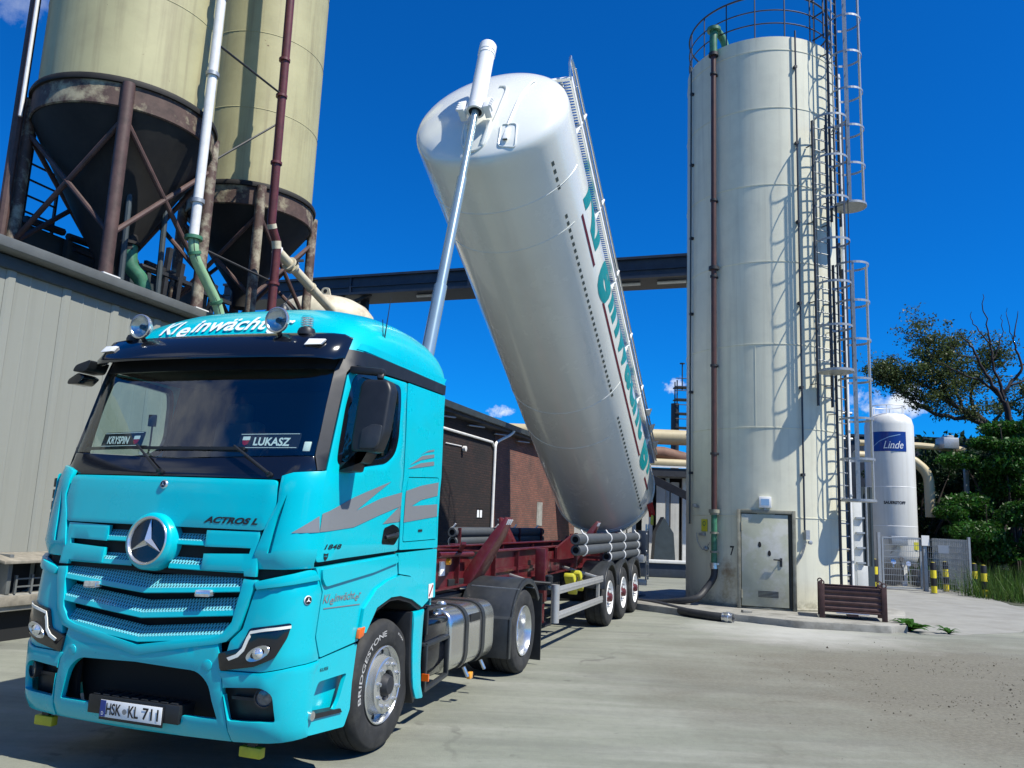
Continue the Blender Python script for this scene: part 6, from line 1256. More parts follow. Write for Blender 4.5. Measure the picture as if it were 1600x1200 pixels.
# hose carrier tubes
for sg, rows in ((1, ((1.565, -6.55), (1.395, -6.6), (1.225, -8.95))), (-1, ((1.58, -6.9), (1.42, -6.95)))):
    yt = TY + sg * 1.13
    for z, x0 in rows:
        mb = MB(); mb.lathe([(.05, .0), (.078, .0), (.088, .015), (.088, -x0 - 12.25 + 24.5 if False else abs(x0 + 12.25)), (.001, abs(x0 + 12.25))], (x0, yt, z), (-1, 0, 0), 22); tb = build(mb, 'hose_tube', 'tubes', tr)
        mb = MB(); mb.lathe([(.001, .02), (.079, .02)], (x0 - .03, yt, z), (-1, 0, 0), 18); build(mb, 'tube_mouth', 'cavity', tb, smooth=0)
    for k, x in enumerate((-7.0, -8.95 if sg > 0 else -9.2, -10.35, -11.95)):
        nrow = len(rows) if x < -8.9 else 2
        pts = [(x, yt - sg * .02, rows[0][0] + .15)]
        for z, _ in rows[:nrow]: pts += [(x, yt + sg * (.096 * sin(t)), z + .096 * cos(t)) for t in np.linspace(.2, pi - .2, 7)]
        mb = MB(); mb.tube(pts, .014, 6); build(mb, 'tube_strap', 'whitepipe', tr)
        mb = MB(); mb.bar((x, yt - sg * .10, 1.10), (x, yt - sg * .10, 1.66), .05, .04); mb.bar((x, yt - sg * .1, 1.2), (x, TY + sg * .5, 1.2), .06, .05); build(mb, 'tube_bracket', 'red', tr)
mb = MB(); mb.box(-12.75, -13.2, TY + 1.05, TY + 1.24, 1.17, 1.70); bxx = build(mb, 'control_box', 'bluesteel', tr, bevel=.012)
for z in (1.24, 1.63):
    mb = MB(); mb.disc((-12.82, TY + 1.242, z), (0, 1, 0), .02, .012, 10); build(mb, 'box_bolt', 'whitepipe', bxx)
mb = MB(); mb.box(-12.7, -13.3, TY + .9, TY + 1.2, 1.0, 1.16); build(mb, 'box_shelf', 'rail', tr, bevel=.01)
# side guard
for sg in (1, -1):
    y = TY + sg * 1.21
    for z0, z1 in ((.47, .575), (.82, .925)):
        mb = MB(); mb.box(-5.22, -8.28, y - .012, y + .012, z0, z1); mb.box(-5.22, -8.28, y + .0125 * sg, y + .0165 * sg, z0 + .04, z0 + .065); build(mb, 'guard_rail', 'silver_guard', tr, bevel=.005)
    mb = MB(); mb.tube([(-5.17, y, .44), (-5.17, y, .96)], .06, 16); build(mb, 'guard_post', 'silver_guard', tr)
    mb = MB(); mb.box(-8.05, -8.13, y - sg * .06, y - sg * .014, .47, .925); build(mb, 'guard_stay', 'silver_guard', tr)
    for xg in (-5.2, -8.1):
        mb = MB(); mb.bar((xg, y - .06 * sg, .9), (xg, TY + sg * .5, 1.05), .05, .05); build(mb, 'guard_bracket', 'silver_guard', tr, bevel=.01)
    mb = MB(); mb.lathe([(.05, 0), (.06, .1), (.03, .12), (.001, .12)], (-5.17, y - .1 * sg, .97), (0, 0, 1), 14); build(mb, 'post_cap', 'blackplastic', tr)
for k in range(3):
    x = -8.87 - 1.31 * k
    for sg in (1, -1):
        yo = TY + sg * 1.23; e = axle_wheel(tr, x, yo, sg, 'trail', .385)
        mudguard(tr, x, yo + sg * .01, .46, 1.15, m='greyplastic', rr=.585, a0=8, a1=172, sg=sg)
    mb = MB(); mb.tube([(x, TY + 1.0, .503), (x, TY - 1.0, .503)], .075, 12); mb.box(x - .3, x + .3, TY - .55, TY + .55, .62, .98); build(mb, 'axle', 'cavity', tr)
mb = MB(); mb.box(-6.4, -8.2, TY - .45, TY + .45, .60, 1.0); mb.tube([(-6.7, TY - .5, .72), (-6.7, TY + .5, .72)], .14, 14); build(mb, 'air_tank', 'cavity', tr)
mb = MB(); mb.box(-5.05, -5.5, TY + .95, TY + 1.1, .88, .96); mb.tube([(-4.9, TY + .8, 1.0), (-5.1, TY + 1.15, .98)], .02, 8); build(mb, 'valve_block', 'blackplastic', tr)
mb = MB(); mb.lathe([(.001, .04), (.05, .035), (.06, 0)], (-4.85, TY + 1.0, .46), (0, 1, 0), 18); build(mb, 'air_coupling', 'darksteel', tr)
# rear end: pivot, discharge, bumper, lights
mb = MB(); mb.box(-13.0, -13.35, TY - .62, TY + .62, 1.15, 1.55); mb.tube([(-13.3, TY - .8, 1.42), (-13.3, TY + .8, 1.42)], .07, 14); build(mb, 'tipping_pivot', 'red', tr)
mb = MB(); q = wk(-3.3, 0, -.1); mb.tube([q, q + Vector((-.25, 0, -.3)), q + Vector((-.35, 0, -.7)), q + Vector((-.3, .1, -1.2))], [.22, .2, .14, .12], 16); build(mb, 'discharge_outlet', 'zinc', tr)
mb = MB(); mb.box(-13.45, -13.55, TY - 1.15, TY + 1.15, .42, .56); mb.bar((-13.4, TY + .5, 1.1), (-13.5, TY + .5, .5), .08, .06); mb.bar((-13.4, TY - .5, 1.1), (-13.5, TY - .5, .5), .08, .06); build(mb, 'rear_bumper', 'silver_guard', tr, bevel=.01)
for k in range(2):
    mb = MB(); mb.bar((-13.35 - k * .32, TY + 1.15, .55), (-13.35 - k * .32, TY + 1.15, 1.85), .035, .035); build(mb, 'rear_ladder_rail', 'alu', tr)
for k in range(5):
    mb = MB(); mb.bar((-13.35, TY + 1.15, .65 + k * .27), (-13.67, TY + 1.15, .65 + k * .27), .03, .03); build(mb, 'rear_ladder_rung', 'alu', tr)
mb = MB(); mb.bar((-13.5, TY + 1.2, 2.35), (-13.6, TY + 1.25, 2.05), .05, .18); mk = build(mb, 'rear_marker', 'lensred', tr)
mb = MB(); mb.bar((-13.6, TY + 1.25, 2.05), (-13.55, TY + 1.25, 1.85), .05, .16); build(mb, 'marker_tip', 'yellow', mk)
# yellow wheel chocks slung behind the side guard
for k, (x, y, z, lab) in enumerate(((-6.75, TY + 1.02, .86, 'nearer yellow wheel chock strapped behind the trailer side guard'), (-7.25, TY + 1.0, .88, 'farther yellow wheel chock strapped behind the trailer side guard'))):
    ch = thing('wheel_chock', lab, 'wheel chock', (x, y, z), group='yellow wheel chocks on the trailer')
    mb = MB(); mb.prism([(-.16, -.18), (.15, .12), (.12, .18), (-.02, .15), (-.20, -.08)], lambda a, b: (x + a, y + .08, z + b), lambda a, b: (x + a, y - .08, z + b)); build(mb, 'wedge', 'yellow', ch, bevel=.02)
    mb = MB(); mb.bar((x - .12, y + .084, z + .10), (x + .10, y + .084, z - .05), .008, .03); build(mb, 'strap', 'blackplastic', ch)
# ------------------------------------------------------------------ hoses, crate, small things on the yard
def hose_thing(name, label, pts, r, m='hose', n=10, cat='hose'):
    P = spline(pts, n); t = thing(name, label, cat, tuple(P[0]), 'W'); mb = MB(); mb.tube(P, r, 14); build(mb, 'hose', m, t, frame='W', smooth=60); return t, P
t, P = hose_thing('delivery_hose', 'black delivery hose hanging from the silo filling pipe and running under the trailer', [sp(-140.3, 1.04, .14), sp(-140.3, .75, .16), sp(-143, .48, .32), (4.25, 18.2, .30), (3.9, 18.35, .20), (3.3, 18.9, .09), (2.6, 19.6, .08), (1.9, 19.7, .08), (1.2, 19.4, .08)], .075)
mb = MB(); flange(mb, P[3], P[4] - P[3], .095, .09); build(mb, 'coupling', 'zinc', t, frame='W')
t, P = hose_thing('suction_hose', 'thick black hose lying on the yard with a bright open coupling', [(1.6, 19.6, .09), (2.6, 19.3, .09), (3.35, 18.5, .10), (3.75, 17.35, .09), (4.15, 16.75, .085), (4.46, 16.5, .085)], .085)
d = (P[-1] - P[-2]).normalized()
mb = MB(); mb.lathe([(.09, -.10), (.10, -.09), (.10, -.03), (.115, -.02), (.115, .04), (.10, .05), (.10, .12), (.085, .12), (.085, .0)], P[-1], d, 24); cpn = build(mb, 'coupling', 'zinc', t, frame='W')
mb = MB(); mb.lathe([(.001, .05), (.085, .05)], P[-1], d, 18); build(mb, 'coupling_mouth', 'cavity', cpn, frame='W', smooth=0)
for q in (.6, 2.4):
    mb = MB(); c = P[-1] + d * .01 + Vector((cos(q) * .0, 0, 0)); mb.obox(c + Vector((-d.y, d.x, 0)) * .12 * cos(q) + Vector((0, 0, .12 * sin(q))), d, Vector((-d.y, d.x, 0)), (0, 0, 1), .05, .022, .022); build(mb, 'cam_lever', 'zinc', cpn, frame='W', bevel=.005)
hose_thing('spare_hose', 'coiled black hose lying in the shade behind the trailer wheels', [(1.3, 20.4, .08), (2.4, 20.9, .08), (3.4, 20.6, .08), (3.2, 19.8, .12), (2.3, 19.9, .15), (1.6, 20.2, .10)], .07)
def crate():
    o = Vector((6.43, 16.71, .14)); ex = Vector((1.09, -.36, 0)).normalized(); ey = Vector((.36, 1.09, 0)).normalized(); w, dpt, h = 1.15, .75, .60
    t = thing('steel_crate', 'rust brown steel stillage crate on the concrete plinth beside the silo', 'crate', tuple(o), 'W')
    C = lambda a, b, z: o + ex * a + ey * b + Vector((0, 0, z))
    def side(p, ax, L, n):
        mb = MB(); k = 4; zz = np.linspace(.16, h, 4 * k + 1)
        pr = [(z, .016 * (1 if (i % 4) in (1, 2) else 0)) for i, z in enumerate(zz)]
        for sgn in (0, 1):
            pass
        vs = []
        for z, d in pr: vs += [p + n * d + Vector((0, 0, z)), p + ax * L + n * d + Vector((0, 0, z)), p + n * (d - .01) + Vector((0, 0, z)), p + ax * L + n * (d - .01) + Vector((0, 0, z))]
        fs = []
        for i in range(len(pr) - 1):
            a = i * 4; fs += [(a, a + 1, a + 5, a + 4), (a + 2, a + 6, a + 7, a + 3), (a, a + 4, a + 6, a + 2), (a + 1, a + 3, a + 7, a + 5)]
        mb.add(vs, fs); build(mb, 'corrugated_side', 'rustcrate', t, frame='W', smooth=0)
        mb = MB(); mb.bar(p + Vector((0, 0, h + .012)), p + ax * L + Vector((0, 0, h + .012)), .045, .03); build(mb, 'top_rim', 'rustcrate', t, frame='W', bevel=.005)
        mb = MB(); mb.bar(p + Vector((0, 0, .145)), p + ax * L + Vector((0, 0, .145)), .045, .03); build(mb, 'lower_rail', 'rustcrate', t, frame='W', bevel=.005)
    side(C(.05, 0, 0), ex, w - .1, -ey); side(C(.05, dpt, 0), ex, w - .1, ey); side(C(0, .05, 0), ey, dpt - .1, -ex); side(C(w, .05, 0), ey, dpt - .1, ex)
    for a in (0, w):
        for b in (0, dpt):
            mb = MB(); mb.obox(C(a, b, .33), ex, ey, (0, 0, 1), .05, .03, .33); mb.lathe([(.03, -.012), (.055, -.012), (.055, .012), (.03, .012)], C(a, b, .69), ey, 14); build(mb, 'corner_post', 'rustcrate', t, frame='W', bevel=.006)
    mb = MB(); mb.obox(C(w / 2, dpt / 2, .13), ex, ey, (0, 0, 1), w / 2 - .04, dpt / 2 - .03, .012); build(mb, 'floor', 'rustcrate', t, frame='W')
    mb = MB(); mb.obox(C(w * .5, dpt * .5, .10), ex, ey, (0, 0, 1), .1, dpt / 2, .05); build(mb, 'skid', 'rustcrate', t, frame='W')
    mb = MB(); mb.tube([C(.26, -.03, .115), C(w - .28, -.03, .115)], .012, 8); build(mb, 'pallet_bar', 'zinc', t, frame='W')
crate()
mb = MB(); mb.obox((5.02, 17.1, .165), (1, .1, 0), (-.1, 1, 0), (0, 0, 1), .10, .06, .028); build(mb, 'loose_brick', 'concrete_old', label='grey loose brick on the plinth edge before the silo door', cat='brick', frame='W', bevel=.012, origin=(5.02, 17.1, .14))
# bollards
BL = [(12.47, 27.71, 'striped bollard half hidden behind the rust brown crate, left of the gate'), (13.93, 26.73, 'striped bollard standing alone before the gate hinge post'), (15.62, 27.35, 'striped bollard just right of the fence end post'), (15.10, 25.92, 'striped bollard at the grass edge, the rightmost one'), (14.95, 27.9, 'striped bollard seen through the mesh of the fence')]
b0 = None
for x, y, lab in BL:
    if b0 is None:
        b0 = thing('bollard', lab, 'bollard', (x, y, 0), 'W', group='black and yellow bollards by the oxygen tank')
        mb = MB(); mb.lathe([(.088, 0), (.088, .96), (.07, 1.0), (.001, 1.01)], (x, y, 0), (0, 0, 1), 20); build(mb, 'post', 'bollard', b0, frame='W', smooth=50)
        mb = MB(); mb.lathe([(.12, .006), (.12, .03), (.09, .03)], (x, y, 0), (0, 0, 1), 20); build(mb, 'base_collar', 'concrete_old', b0, frame='W')
    else:
        b = copy_tree(b0); b.location = (x, y, 0); b['label'] = lab
# fence and gate round the oxygen tank
def fencepanel(t, a, b, h, part='mesh_infill', frame=True):
    a, b = Vector(a), Vector(b); d = b - a; L = d.length; d.normalize(); mb = MB()
    for k in range(int(L / .06)): p = a + d * (k + .5) * .06; mb.bar(p + Vector((0, 0, .08)), p + Vector((0, 0, h)), .007, .007)
    for z in np.arange(.1, h + .01, .2): mb.bar(a + Vector((0, 0, z)), b + Vector((0, 0, z)), .012, .014)
    build(mb, part, 'galv', t, frame='W', kind='stuff')
gt_ = thing('mesh_gate', 'grey mesh gate with square frame before the white oxygen tank', 'gate', (13.4, 27.8, 0), 'W')
ga, gb = Vector((12.80, 27.83, 0)), Vector((14.06, 27.77, 0)); fencepanel(gt_, ga, gb, 1.72)
for p, w in ((ga, .06), (gb, .06)):
    mb = MB(); mb.bar(p + Vector((0, 0, .06)), p + Vector((0, 0, 1.76)), w, w); build(mb, 'frame_upright', 'galv', gt_, frame='W')
for z in (.08, 1.74):
    mb = MB(); mb.bar(ga + Vector((0, 0, z)), gb + Vector((0, 0, z)), .05, .05); build(mb, 'frame_rail', 'galv', gt_, frame='W')
mb = MB(); mb.bar(ga + Vector((-.12, 0, .0)), ga + Vector((-.12, 0, 1.9)), .10, .10); mb.bar(gb + Vector((.14, 0, .0)), gb + Vector((.14, 0, 1.85)), .12, .12); build(mb, 'gate_post', 'galv', gt_, frame='W')
mb = MB(); mb.obox((14.2, 27.68, 1.68), (1, 0, 0), (0, 1, 0), (0, 0, 1), .13, .01, .17); build(mb, 'pale_notice', 'paper', gt_, frame='W')
mb = MB(); mb.obox((13.3, 27.77, 1.3), (1, 0, 0), (0, 1, 0), (0, 0, 1), .0, .0, .0) if False else None
ff = thing('mesh_fence', 'grey wire mesh fence panel beside the gate with a white notice', 'fence', (14.8, 27.3, 0), 'W')
fa, fb = Vector((14.28, 27.72, 0)), Vector((15.19, 26.83, 0)); fencepanel(ff, fa, fb, 1.76); 
mb = MB(); mb.bar(fb, fb + Vector((0, 0, 1.85)), .07, .07); build(mb, 'end_post', 'galv', ff, frame='W')
mb = MB(); c = fa + (fb - fa) * .38 + Vector((0, -.03, 1.42)); mb.obox(c, (fb - fa).normalized(), Vector((1, 1, 0)).normalized(), (0, 0, 1), .16, .006, .13); build(mb, 'white_notice', 'paper', ff, frame='W')
fencepanel(ff, (15.19, 26.83, 0), (16.4, 31.5, 0), 1.76, 'side_infill')
# oxygen tank
OXC = Vector((14.62, 30.9, 0)); ox = thing('oxygen_tank', 'white upright oxygen tank with blue name panel behind the mesh gate', 'tank', tuple(OXC), 'W'); OR = .87
Ob = lambda mb, name, m, par=None, **k: build(mb, name, m, par or ox, frame='W', **k)
mb = MB(); mb.lathe([(.30, .62), (.62, .70), (.80, .86), (OR, 1.1), (OR, 5.95), (.80, 6.22), (.6, 6.38), (.3, 6.44), (.001, 6.45)], OXC, (0, 0, 1), 64); Ob(mb, 'vessel', mat('oxygen_tank_paint', (.62, .62, .58), .45, var=.05, vscale=1, streak=.25, dirt=(.25, .24, .2), dirt_amt=.0), smooth=50)
for z in (2.15, 3.6):
    mb = MB(); mb.lathe([(OR, z - .012), (OR + .006, z), (OR, z + .012)], OXC, (0, 0, 1), 64); Ob(mb, 'weld_seam', 'white')
OA = atan2(-OXC.y, -OXC.x)
of = lambda u, v, o: (OXC.x + (OR + o) * cos(OA + u / OR), OXC.y + (OR + o) * sin(OA + u / OR), v)
mb = MB(); sheet(mb, [(-.70, 4.92), (.62, 4.92), (.62, 5.66), (-.70, 5.66)], of, .012, .002, (), .12); pn = Ob(mb, 'name_panel', 'blue')
mb = MB(); text_on(mb, 'Linde', lambda u, v, o: of(u, v, .016), -.20, 5.02, width=.70, height=.28, shear=.35, bold=.0, cut=.1); Ob(mb, 'name_lettering', 'whiteprint', pn, smooth=0, normals=False)
mb = MB(); sheet(mb, [(-.12, 5.035), (.1, 5.03), (.32, 5.028), (.32, 5.04), (.1, 5.043), (-.12, 5.05)], of, .016, None, (), .1); mb.v = mb.v; Ob(mb, 'name_flourish', 'whiteprint', pn, smooth=0, normals=False)
mb = MB(); pp = [(-.62, 5.06), (-.35, 5.28), (0, 5.44), (.4, 5.54), (.4, 5.565), (0, 5.47), (-.35, 5.31), (-.64, 5.07)]; sheet(mb, pp, of, .0155, None, (), .1); Ob(mb, 'panel_swoosh', 'skyblue', pn, smooth=0, normals=False)
mb = MB(); text_on(mb, 'SAUERSTOFF', lambda u, v, o: of(u, v, .004), -.26, 2.95, width=.76, height=.115, bold=.05, cut=.1); Ob(mb, 'gas_lettering', 'blackprint', smooth=0, normals=False)
for k in range(3):
    a = OA + .5 + k * 2.094; p = OXC + Vector((cos(a), sin(a), 0)) * .68
    mb = MB(); mb.bar(p, p + Vector((0, 0, 1.1)), .16, .16); Ob(mb, 'leg', 'white')
mb = MB(); mb.tube([OXC + Vector((.6 * cos(a), .6 * sin(a), 6.72)) for a in np.linspace(0, 2 * pi, 25)[:-1]], .02, 6, closed=True)
for a in np.linspace(0, 2 * pi, 7)[:-1]: mb.bar(OXC + Vector((.6 * cos(a), .6 * sin(a), 6.3)), OXC + Vector((.6 * cos(a), .6 * sin(a), 6.72)), .025, .025)
Ob(mb, 'top_rail', 'white')
mb = MB(); c = OXC + Vector((-.30, -1.05, 1.62)); mb.obox(c, (1, 0, 0), (0, 1, 0), (0, 0, 1), .30, .12, .17); mb.bar(c + Vector((0, .1, -.15)), c + Vector((-.15, .35, -.5)), .06, .06); Ob(mb, 'gauge_box', 'rail', bevel=.02)
mb = MB(); c = OXC + Vector((.52, -.72, 1.45)); mb.obox(c, (1, .45, 0), (-.45, 1, 0), (0, 0, 1), .10, .008, .14); Ob(mb, 'yellow_notice', 'yellow')
for k, (dx, z) in enumerate(((-.15, .95), (.1, .8), (.35, .75), (-.45, .85))):
    mb = MB(); p = OXC + Vector((dx, -.85, z)); mb.tube([p + Vector((0, .4, .2)), p, p + Vector((.05, -.05, -.4)), p + Vector((.1, 0, -.75))], .03, 8); mb.lathe([(.02, 0), (.09, .01), (.09, .04), (.001, .04)], p + Vector((0, -.06, 0)), (0, -1, .3), 14); Ob(mb, 'valve', 'zinc' if k % 2 else 'darksteel')
mb = MB(); Ob(mb.obox(OXC + Vector((-.55, -.9, .35)), (1, 0, 0), (0, 1, 0), (0, 0, 1), .28, .16, .3), 'evaporator', 'darksteel', bevel=.01)
Ob(MB().obox(OXC + Vector((.55, -.9, .32)), (1, 0, 0), (0, 1, 0), (0, 0, 1), .26, .16, .28), 'evaporator', 'darksteel', bevel=.01)
# pale pillar and dark pipe bundle right of the silo
pil = thing('concrete_pillar', 'pale concrete pillar with pipe clamps just right of the silo ladder', 'pillar', (8.38, 19.6, .14), 'W')
mb = MB(); mb.obox((8.38, 19.6, 1.36), (1, 0, 0), (0, 1, 0), (0, 0, 1), .11, .15, 1.22); build(mb, 'shaft', 'sheetwhite', pil, frame='W', bevel=.01)
mb = MB(); mb.obox((8.46, 19.6, .62), (1, 0, 0), (0, 1, 0), (0, 0, 1), .13, .16, .46); build(mb, 'foot_block', 'sheetwhite', pil, frame='W', bevel=.01)
for k in range(4):
    mb = MB(); mb.obox((8.42, 19.42, 2.2 - k * .35), (1, 0, 0), (0, 1, 0), (0, 0, 1), .10, .035, .02); build(mb, 'clamp', 'rail', pil, frame='W')
pb_ = thing('pipe_bundle', 'tall dark steel frame with vertical pipes behind the silo ladder cage', 'pipes', (10.6, 24, 0), 'W')
mb = MB(); mb.obox((10.62, 24.2, 1.6), (1, 0, 0), (0, 1, 0), (0, 0, 1), .22, .1, 1.6); build(mb, 'back_plate', 'fascia', pb_, frame='W')
for k in range(3):
    mb = MB(); mb.tube([(10.48 + k * .13, 24.02, .9), (10.48 + k * .13, 24.02, 3.2)], .035, 8); build(mb, 'pipe', 'fascia' if k != 1 else 'rail', pb_, frame='W')
rk = thing('vaporiser_rack', 'grey finned steel rack with pipes rising behind the silo, left of the oxygen tank', 'rack', (12.2, 31, 0), 'W')
for k in range(4):
    mb = MB(); mb.bar((11.7 + k * .35, 31, 0), (11.7 + k * .35, 31, 6.6), .10, .10); build(mb, 'upright', 'rail', rk, frame='W')
for z in (1.2, 3.0, 4.6, 5.4, 6.4):
    mb = MB(); mb.tube([(11.5, 30.9, z), (13.2, 30.9, z)], .06, 8); build(mb, 'pipe', 'beige' if z < 5 else 'rail', rk, frame='W')
# ------------------------------------------------------------------ plant beyond, between tank and silo
pr_ = thing('pipe_rack', 'distant pipe bridge carrying thick beige ducts between the tank and the silo', 'pipe bridge', (7.6, 38, 0), 'W')
B_ = lambda mb, name, m, **k: build(mb, name, m, pr_, frame='W', **k)
mb = MB(); mb.tube([(-2, 38, 5.95), (13, 38, 5.95)], .36, 18); B_(mb, 'duct', 'beige')
mb = MB(); mb.tube([(-2, 37.6, 5.2), (7.2, 37.6, 5.15), (9, 37.6, 4.75), (13, 37.6, 4.75)], .30, 14); B_(mb, 'lower_duct', 'brownroof')
mb = MB(); mb.tube([(-2, 37.2, 4.72), (13, 37.2, 4.62)], .2, 12); B_(mb, 'thin_duct', 'beige')
mb = MB(); mb.box(-2, 13, 37.0, 38.6, 4.05, 4.42); B_(mb, 'beam', 'darksteel')
mb = MB(); mb.box(-2, 13, 36.95, 37.0, 4.44, 4.52); B_(mb, 'walkway_edge', 'whitepipe')
for k in range(7):
    mb = MB(); mb.bar((4.4 + k * .78, 38.2, 0), (4.4 + k * .78, 38.2, 4.1), .16, .16); B_(mb, 'column', 'whitepipe' if k % 2 else 'rail')
mb = MB(); mb.bar((6.6, 37, 3.9), (9.2, 36, 2.6), .35, .35); B_(mb, 'sloping_conveyor', 'darksteel')
ps = thing('pale_shed', 'pale sheet-metal shed with open dark bays under the pipe bridge', 'building', (8, 41, 0), 'W')
for k in range(12):
    mb = MB(); mb.box(3.2 + k * .72, 3.2 + k * .72 + (.42 if k % 3 else .66), 41, 41.1, 0, 4.0); build(mb, 'wall_panel', 'sheetwhite', ps, frame='W')
mb = MB(); mb.box(2.5, 13, 41.5, 46, 0, 4.3); build(mb, 'dark_interior', 'cavity', ps, frame='W')
mb = MB(); mb.box(2.5, 13.0, 40.5, 46, 4.3, 4.5); build(mb, 'roof', 'brownroof', ps, frame='W')
mb = MB(); mb.prism([(6.6, 0), (7.6, 0), (7.5, 1.5), (7.05, 2.2), (6.7, 1.5)], lambda a, b: (a, 36.6, b), lambda a, b: (a, 37.4, b)); build(mb, 'covered_heap', 'fascia', label='dark covered heap before the pale shed', cat='heap', frame='W', origin=(7, 37, 0))
lw = thing('low_wall', 'low dark blue wall with pale coping behind the parked trailer', 'wall', (5, 29.5, 0), 'W')
mb = MB(); mb.box(-6, 8.2, 29.4, 29.8, 0, .50); build(mb, 'wall_face', 'bluesteel', lw, frame='W', bevel=.02)
mb = MB(); mb.box(-6, 8.25, 29.32, 29.9, .50, .60); build(mb, 'coping', 'sheetwhite', lw, frame='W', bevel=.01)
st = thing('steel_tower', 'distant dark steel chimney stack with caged platforms above the ducts', 'tower', (19.1, 90, 0), 'W')
mb = MB(); mb.tube([(18.5, 90, 0), (18.5, 90, 15.4)], .45, 14); build(mb, 'stack', 'darksteel', st, frame='W')
for x, y in ((18.6, 90.6), (20, 90.6), (18.6, 89.4), (20, 89.4)):
    mb = MB(); mb.bar((x, y, 0), (x, y, 18), .12, .12); build(mb, 'leg', 'darksteel', st, frame='W')
for z in (12.6, 14.2, 15.8, 17.2):
    mb = MB(); mb.box(18.4, 20.2, 89.2, 90.8, z, z + .12); build(mb, 'platform', 'darksteel', st, frame='W')
    mb = MB(); mb.tube([(18.4, 89.2, z + 1), (20.2, 89.2, z + 1)], .05, 6); build(mb, 'handrail', 'darksteel', st, frame='W')
mb = MB(); mb.tube([(19.3, 90, 17), (19.3, 90, 20)], .07, 6); mb.tube([(19.3, 90, 20), (19.3, 90, 20.1)], .3, 8); build(mb, 'mast', 'darksteel', st, frame='W')
wd_ = thing('duct_run', 'beige ducts with a white plant cabin emerging from the bushes right of the oxygen tank', 'pipes', (17.6, 34, 0), 'W')
mb = MB(); mb.tube([(14.8, 34, 5.62), (17.4, 34, 5.6), (19.5, 34.5, 5.55)], .13, 10); build(mb, 'upper_duct', 'beige', wd_, frame='W')
mb = MB(); mb.tube(spline([(14.5, 33.8, 5.05), (16.6, 33.8, 5.0), (17.15, 33.7, 4.75), (17.45, 33.6, 4.3), (17.5, 33.6, 3.6), (17.5, 33.6, 2.6)], 6), .20, 16); build(mb, 'bent_duct', 'beige', wd_, frame='W')
mb = MB(); mb.box(18.2, 18.85, 33.6, 34.3, 5.48, 5.95); mb.box(18.4, 18.7, 33.7, 34.2, 5.95, 6.05); build(mb, 'cabin', 'rail', wd_, frame='W', bevel=.03)
for x in (15.2, 19.4):
    mb = MB(); mb.bar((x, 34.2, 0), (x, 34.2, 5.5), .15, .15); build(mb, 'post', 'rail', wd_, frame='W')
fb_ = thing('far_hall', 'dim blue-grey hall wall showing between the oxygen tank and the bushes', 'building', (19, 52, 0), 'W')
mb = MB(); mb.box(22, 48, 52, 60, 0, 8.0); build(mb, 'wall', 'bluesteel', fb_, frame='W')
mb = MB(); mb.box(21.9, 48.2, 51.8, 60.2, 8.0, 8.15); build(mb, 'roof', 'bluesteel', fb_, frame='W')
# ------------------------------------------------------------------ vegetation
def leaves(name, pts, size, m, parent, frame='W', kind=None, flat=.6, **kw):
    """many small bent leaf blades, one per point"""
    n = len(pts); pts = np.asarray(pts); org = np.array(_loc(parent)) if parent is not None else np.array(kw.pop('origin', (0, 0, 0)))
    a = rng.normal(size=(n, 3)); a /= np.linalg.norm(a, axis=1)[:, None]; b = rng.normal(size=(n, 3)); b[:, 2] *= flat; b -= (b * a).sum(1)[:, None] * a; b /= np.linalg.norm(b, axis=1)[:, None]
    s = size * rng.uniform(.6, 1.4, n)[:, None]
    V = np.stack([pts - a * s, pts + b * s * .45 + 0 * a, pts + a * s, pts - b * s * .45], 1) - org
    me = bpy.data.meshes.new(name); me.vertices.add(n * 4); me.vertices.foreach_set('co', V.reshape(-1)); me.loops.add(n * 4); me.loops.foreach_set('vertex_index', np.arange(n * 4)); me.polygons.add(n); me.polygons.foreach_set('loop_start', np.arange(n) * 4); me.polygons.foreach_set('loop_total', np.full(n, 4)); me.materials.append(MT[m]); me.update(); me.validate()
    o = bpy.data.objects.new(name, me); COL.objects.link(o)
    if parent is not None: o.parent = parent
    else: o.location = tuple(org)
    for k, v in kw.items(): o[k] = v
    if kind: o['kind'] = kind
    return o
def clump(c, r, n, squash=.75, shellb=.55):
    d = rng.normal(size=(n, 3)); d /= np.linalg.norm(d, axis=1)[:, None]; rr = rng.uniform(shellb, 1.0, n) ** .7
    return np.asarray(c) + d * rr[:, None] * np.array([r, r, r * squash])
def branch_tree(name, label, base, limbs, m, leaf_n, leaf_r, size, bark='wood', twig=3, cat='tree', group=None, seed=1):
    """limbs: hand-laid paths with radii; twigs and leaf clusters sprout along their outer halves"""
    R = np.random.default_rng(seed); t = thing(name, label, cat, base, 'W', group); pts = []; tips = []
    mt = MB()
    for path, r0, r1, sprout in limbs:
        P = spline(path, 6); P = [p + Vector(R.normal(0, .04, 3)) for p in P]; n = len(P); mt.tube(P, [r0 + (r1 - r0) * k / (n - 1) for k in range(n)], 8)
        if sprout:
            for k in range(int(n * .25), n):
                for q in range(twig):
                    d = Vector(R.normal(0, 1, 3)); d.z = abs(d.z) * .8 + .1; d.normalize(); L = R.uniform(.5, 1.5); e = P[k] + d * L; mid = P[k] + d * L * .5 + Vector(R.normal(0, .12, 3))
                    mt.tube([P[k], mid, e], [max(.012, r1 * .7), .012, .004], 5); tips += [mid, e]
    build(mt, 'trunk', bark, t, frame='W', smooth=50)
    if leaf_n:
        for e in tips: pts.append(clump(e, leaf_r * R.uniform(.6, 1.3), leaf_n, .6, .1))
        leaves('crown', np.concatenate(pts), size, m, t)
    return t
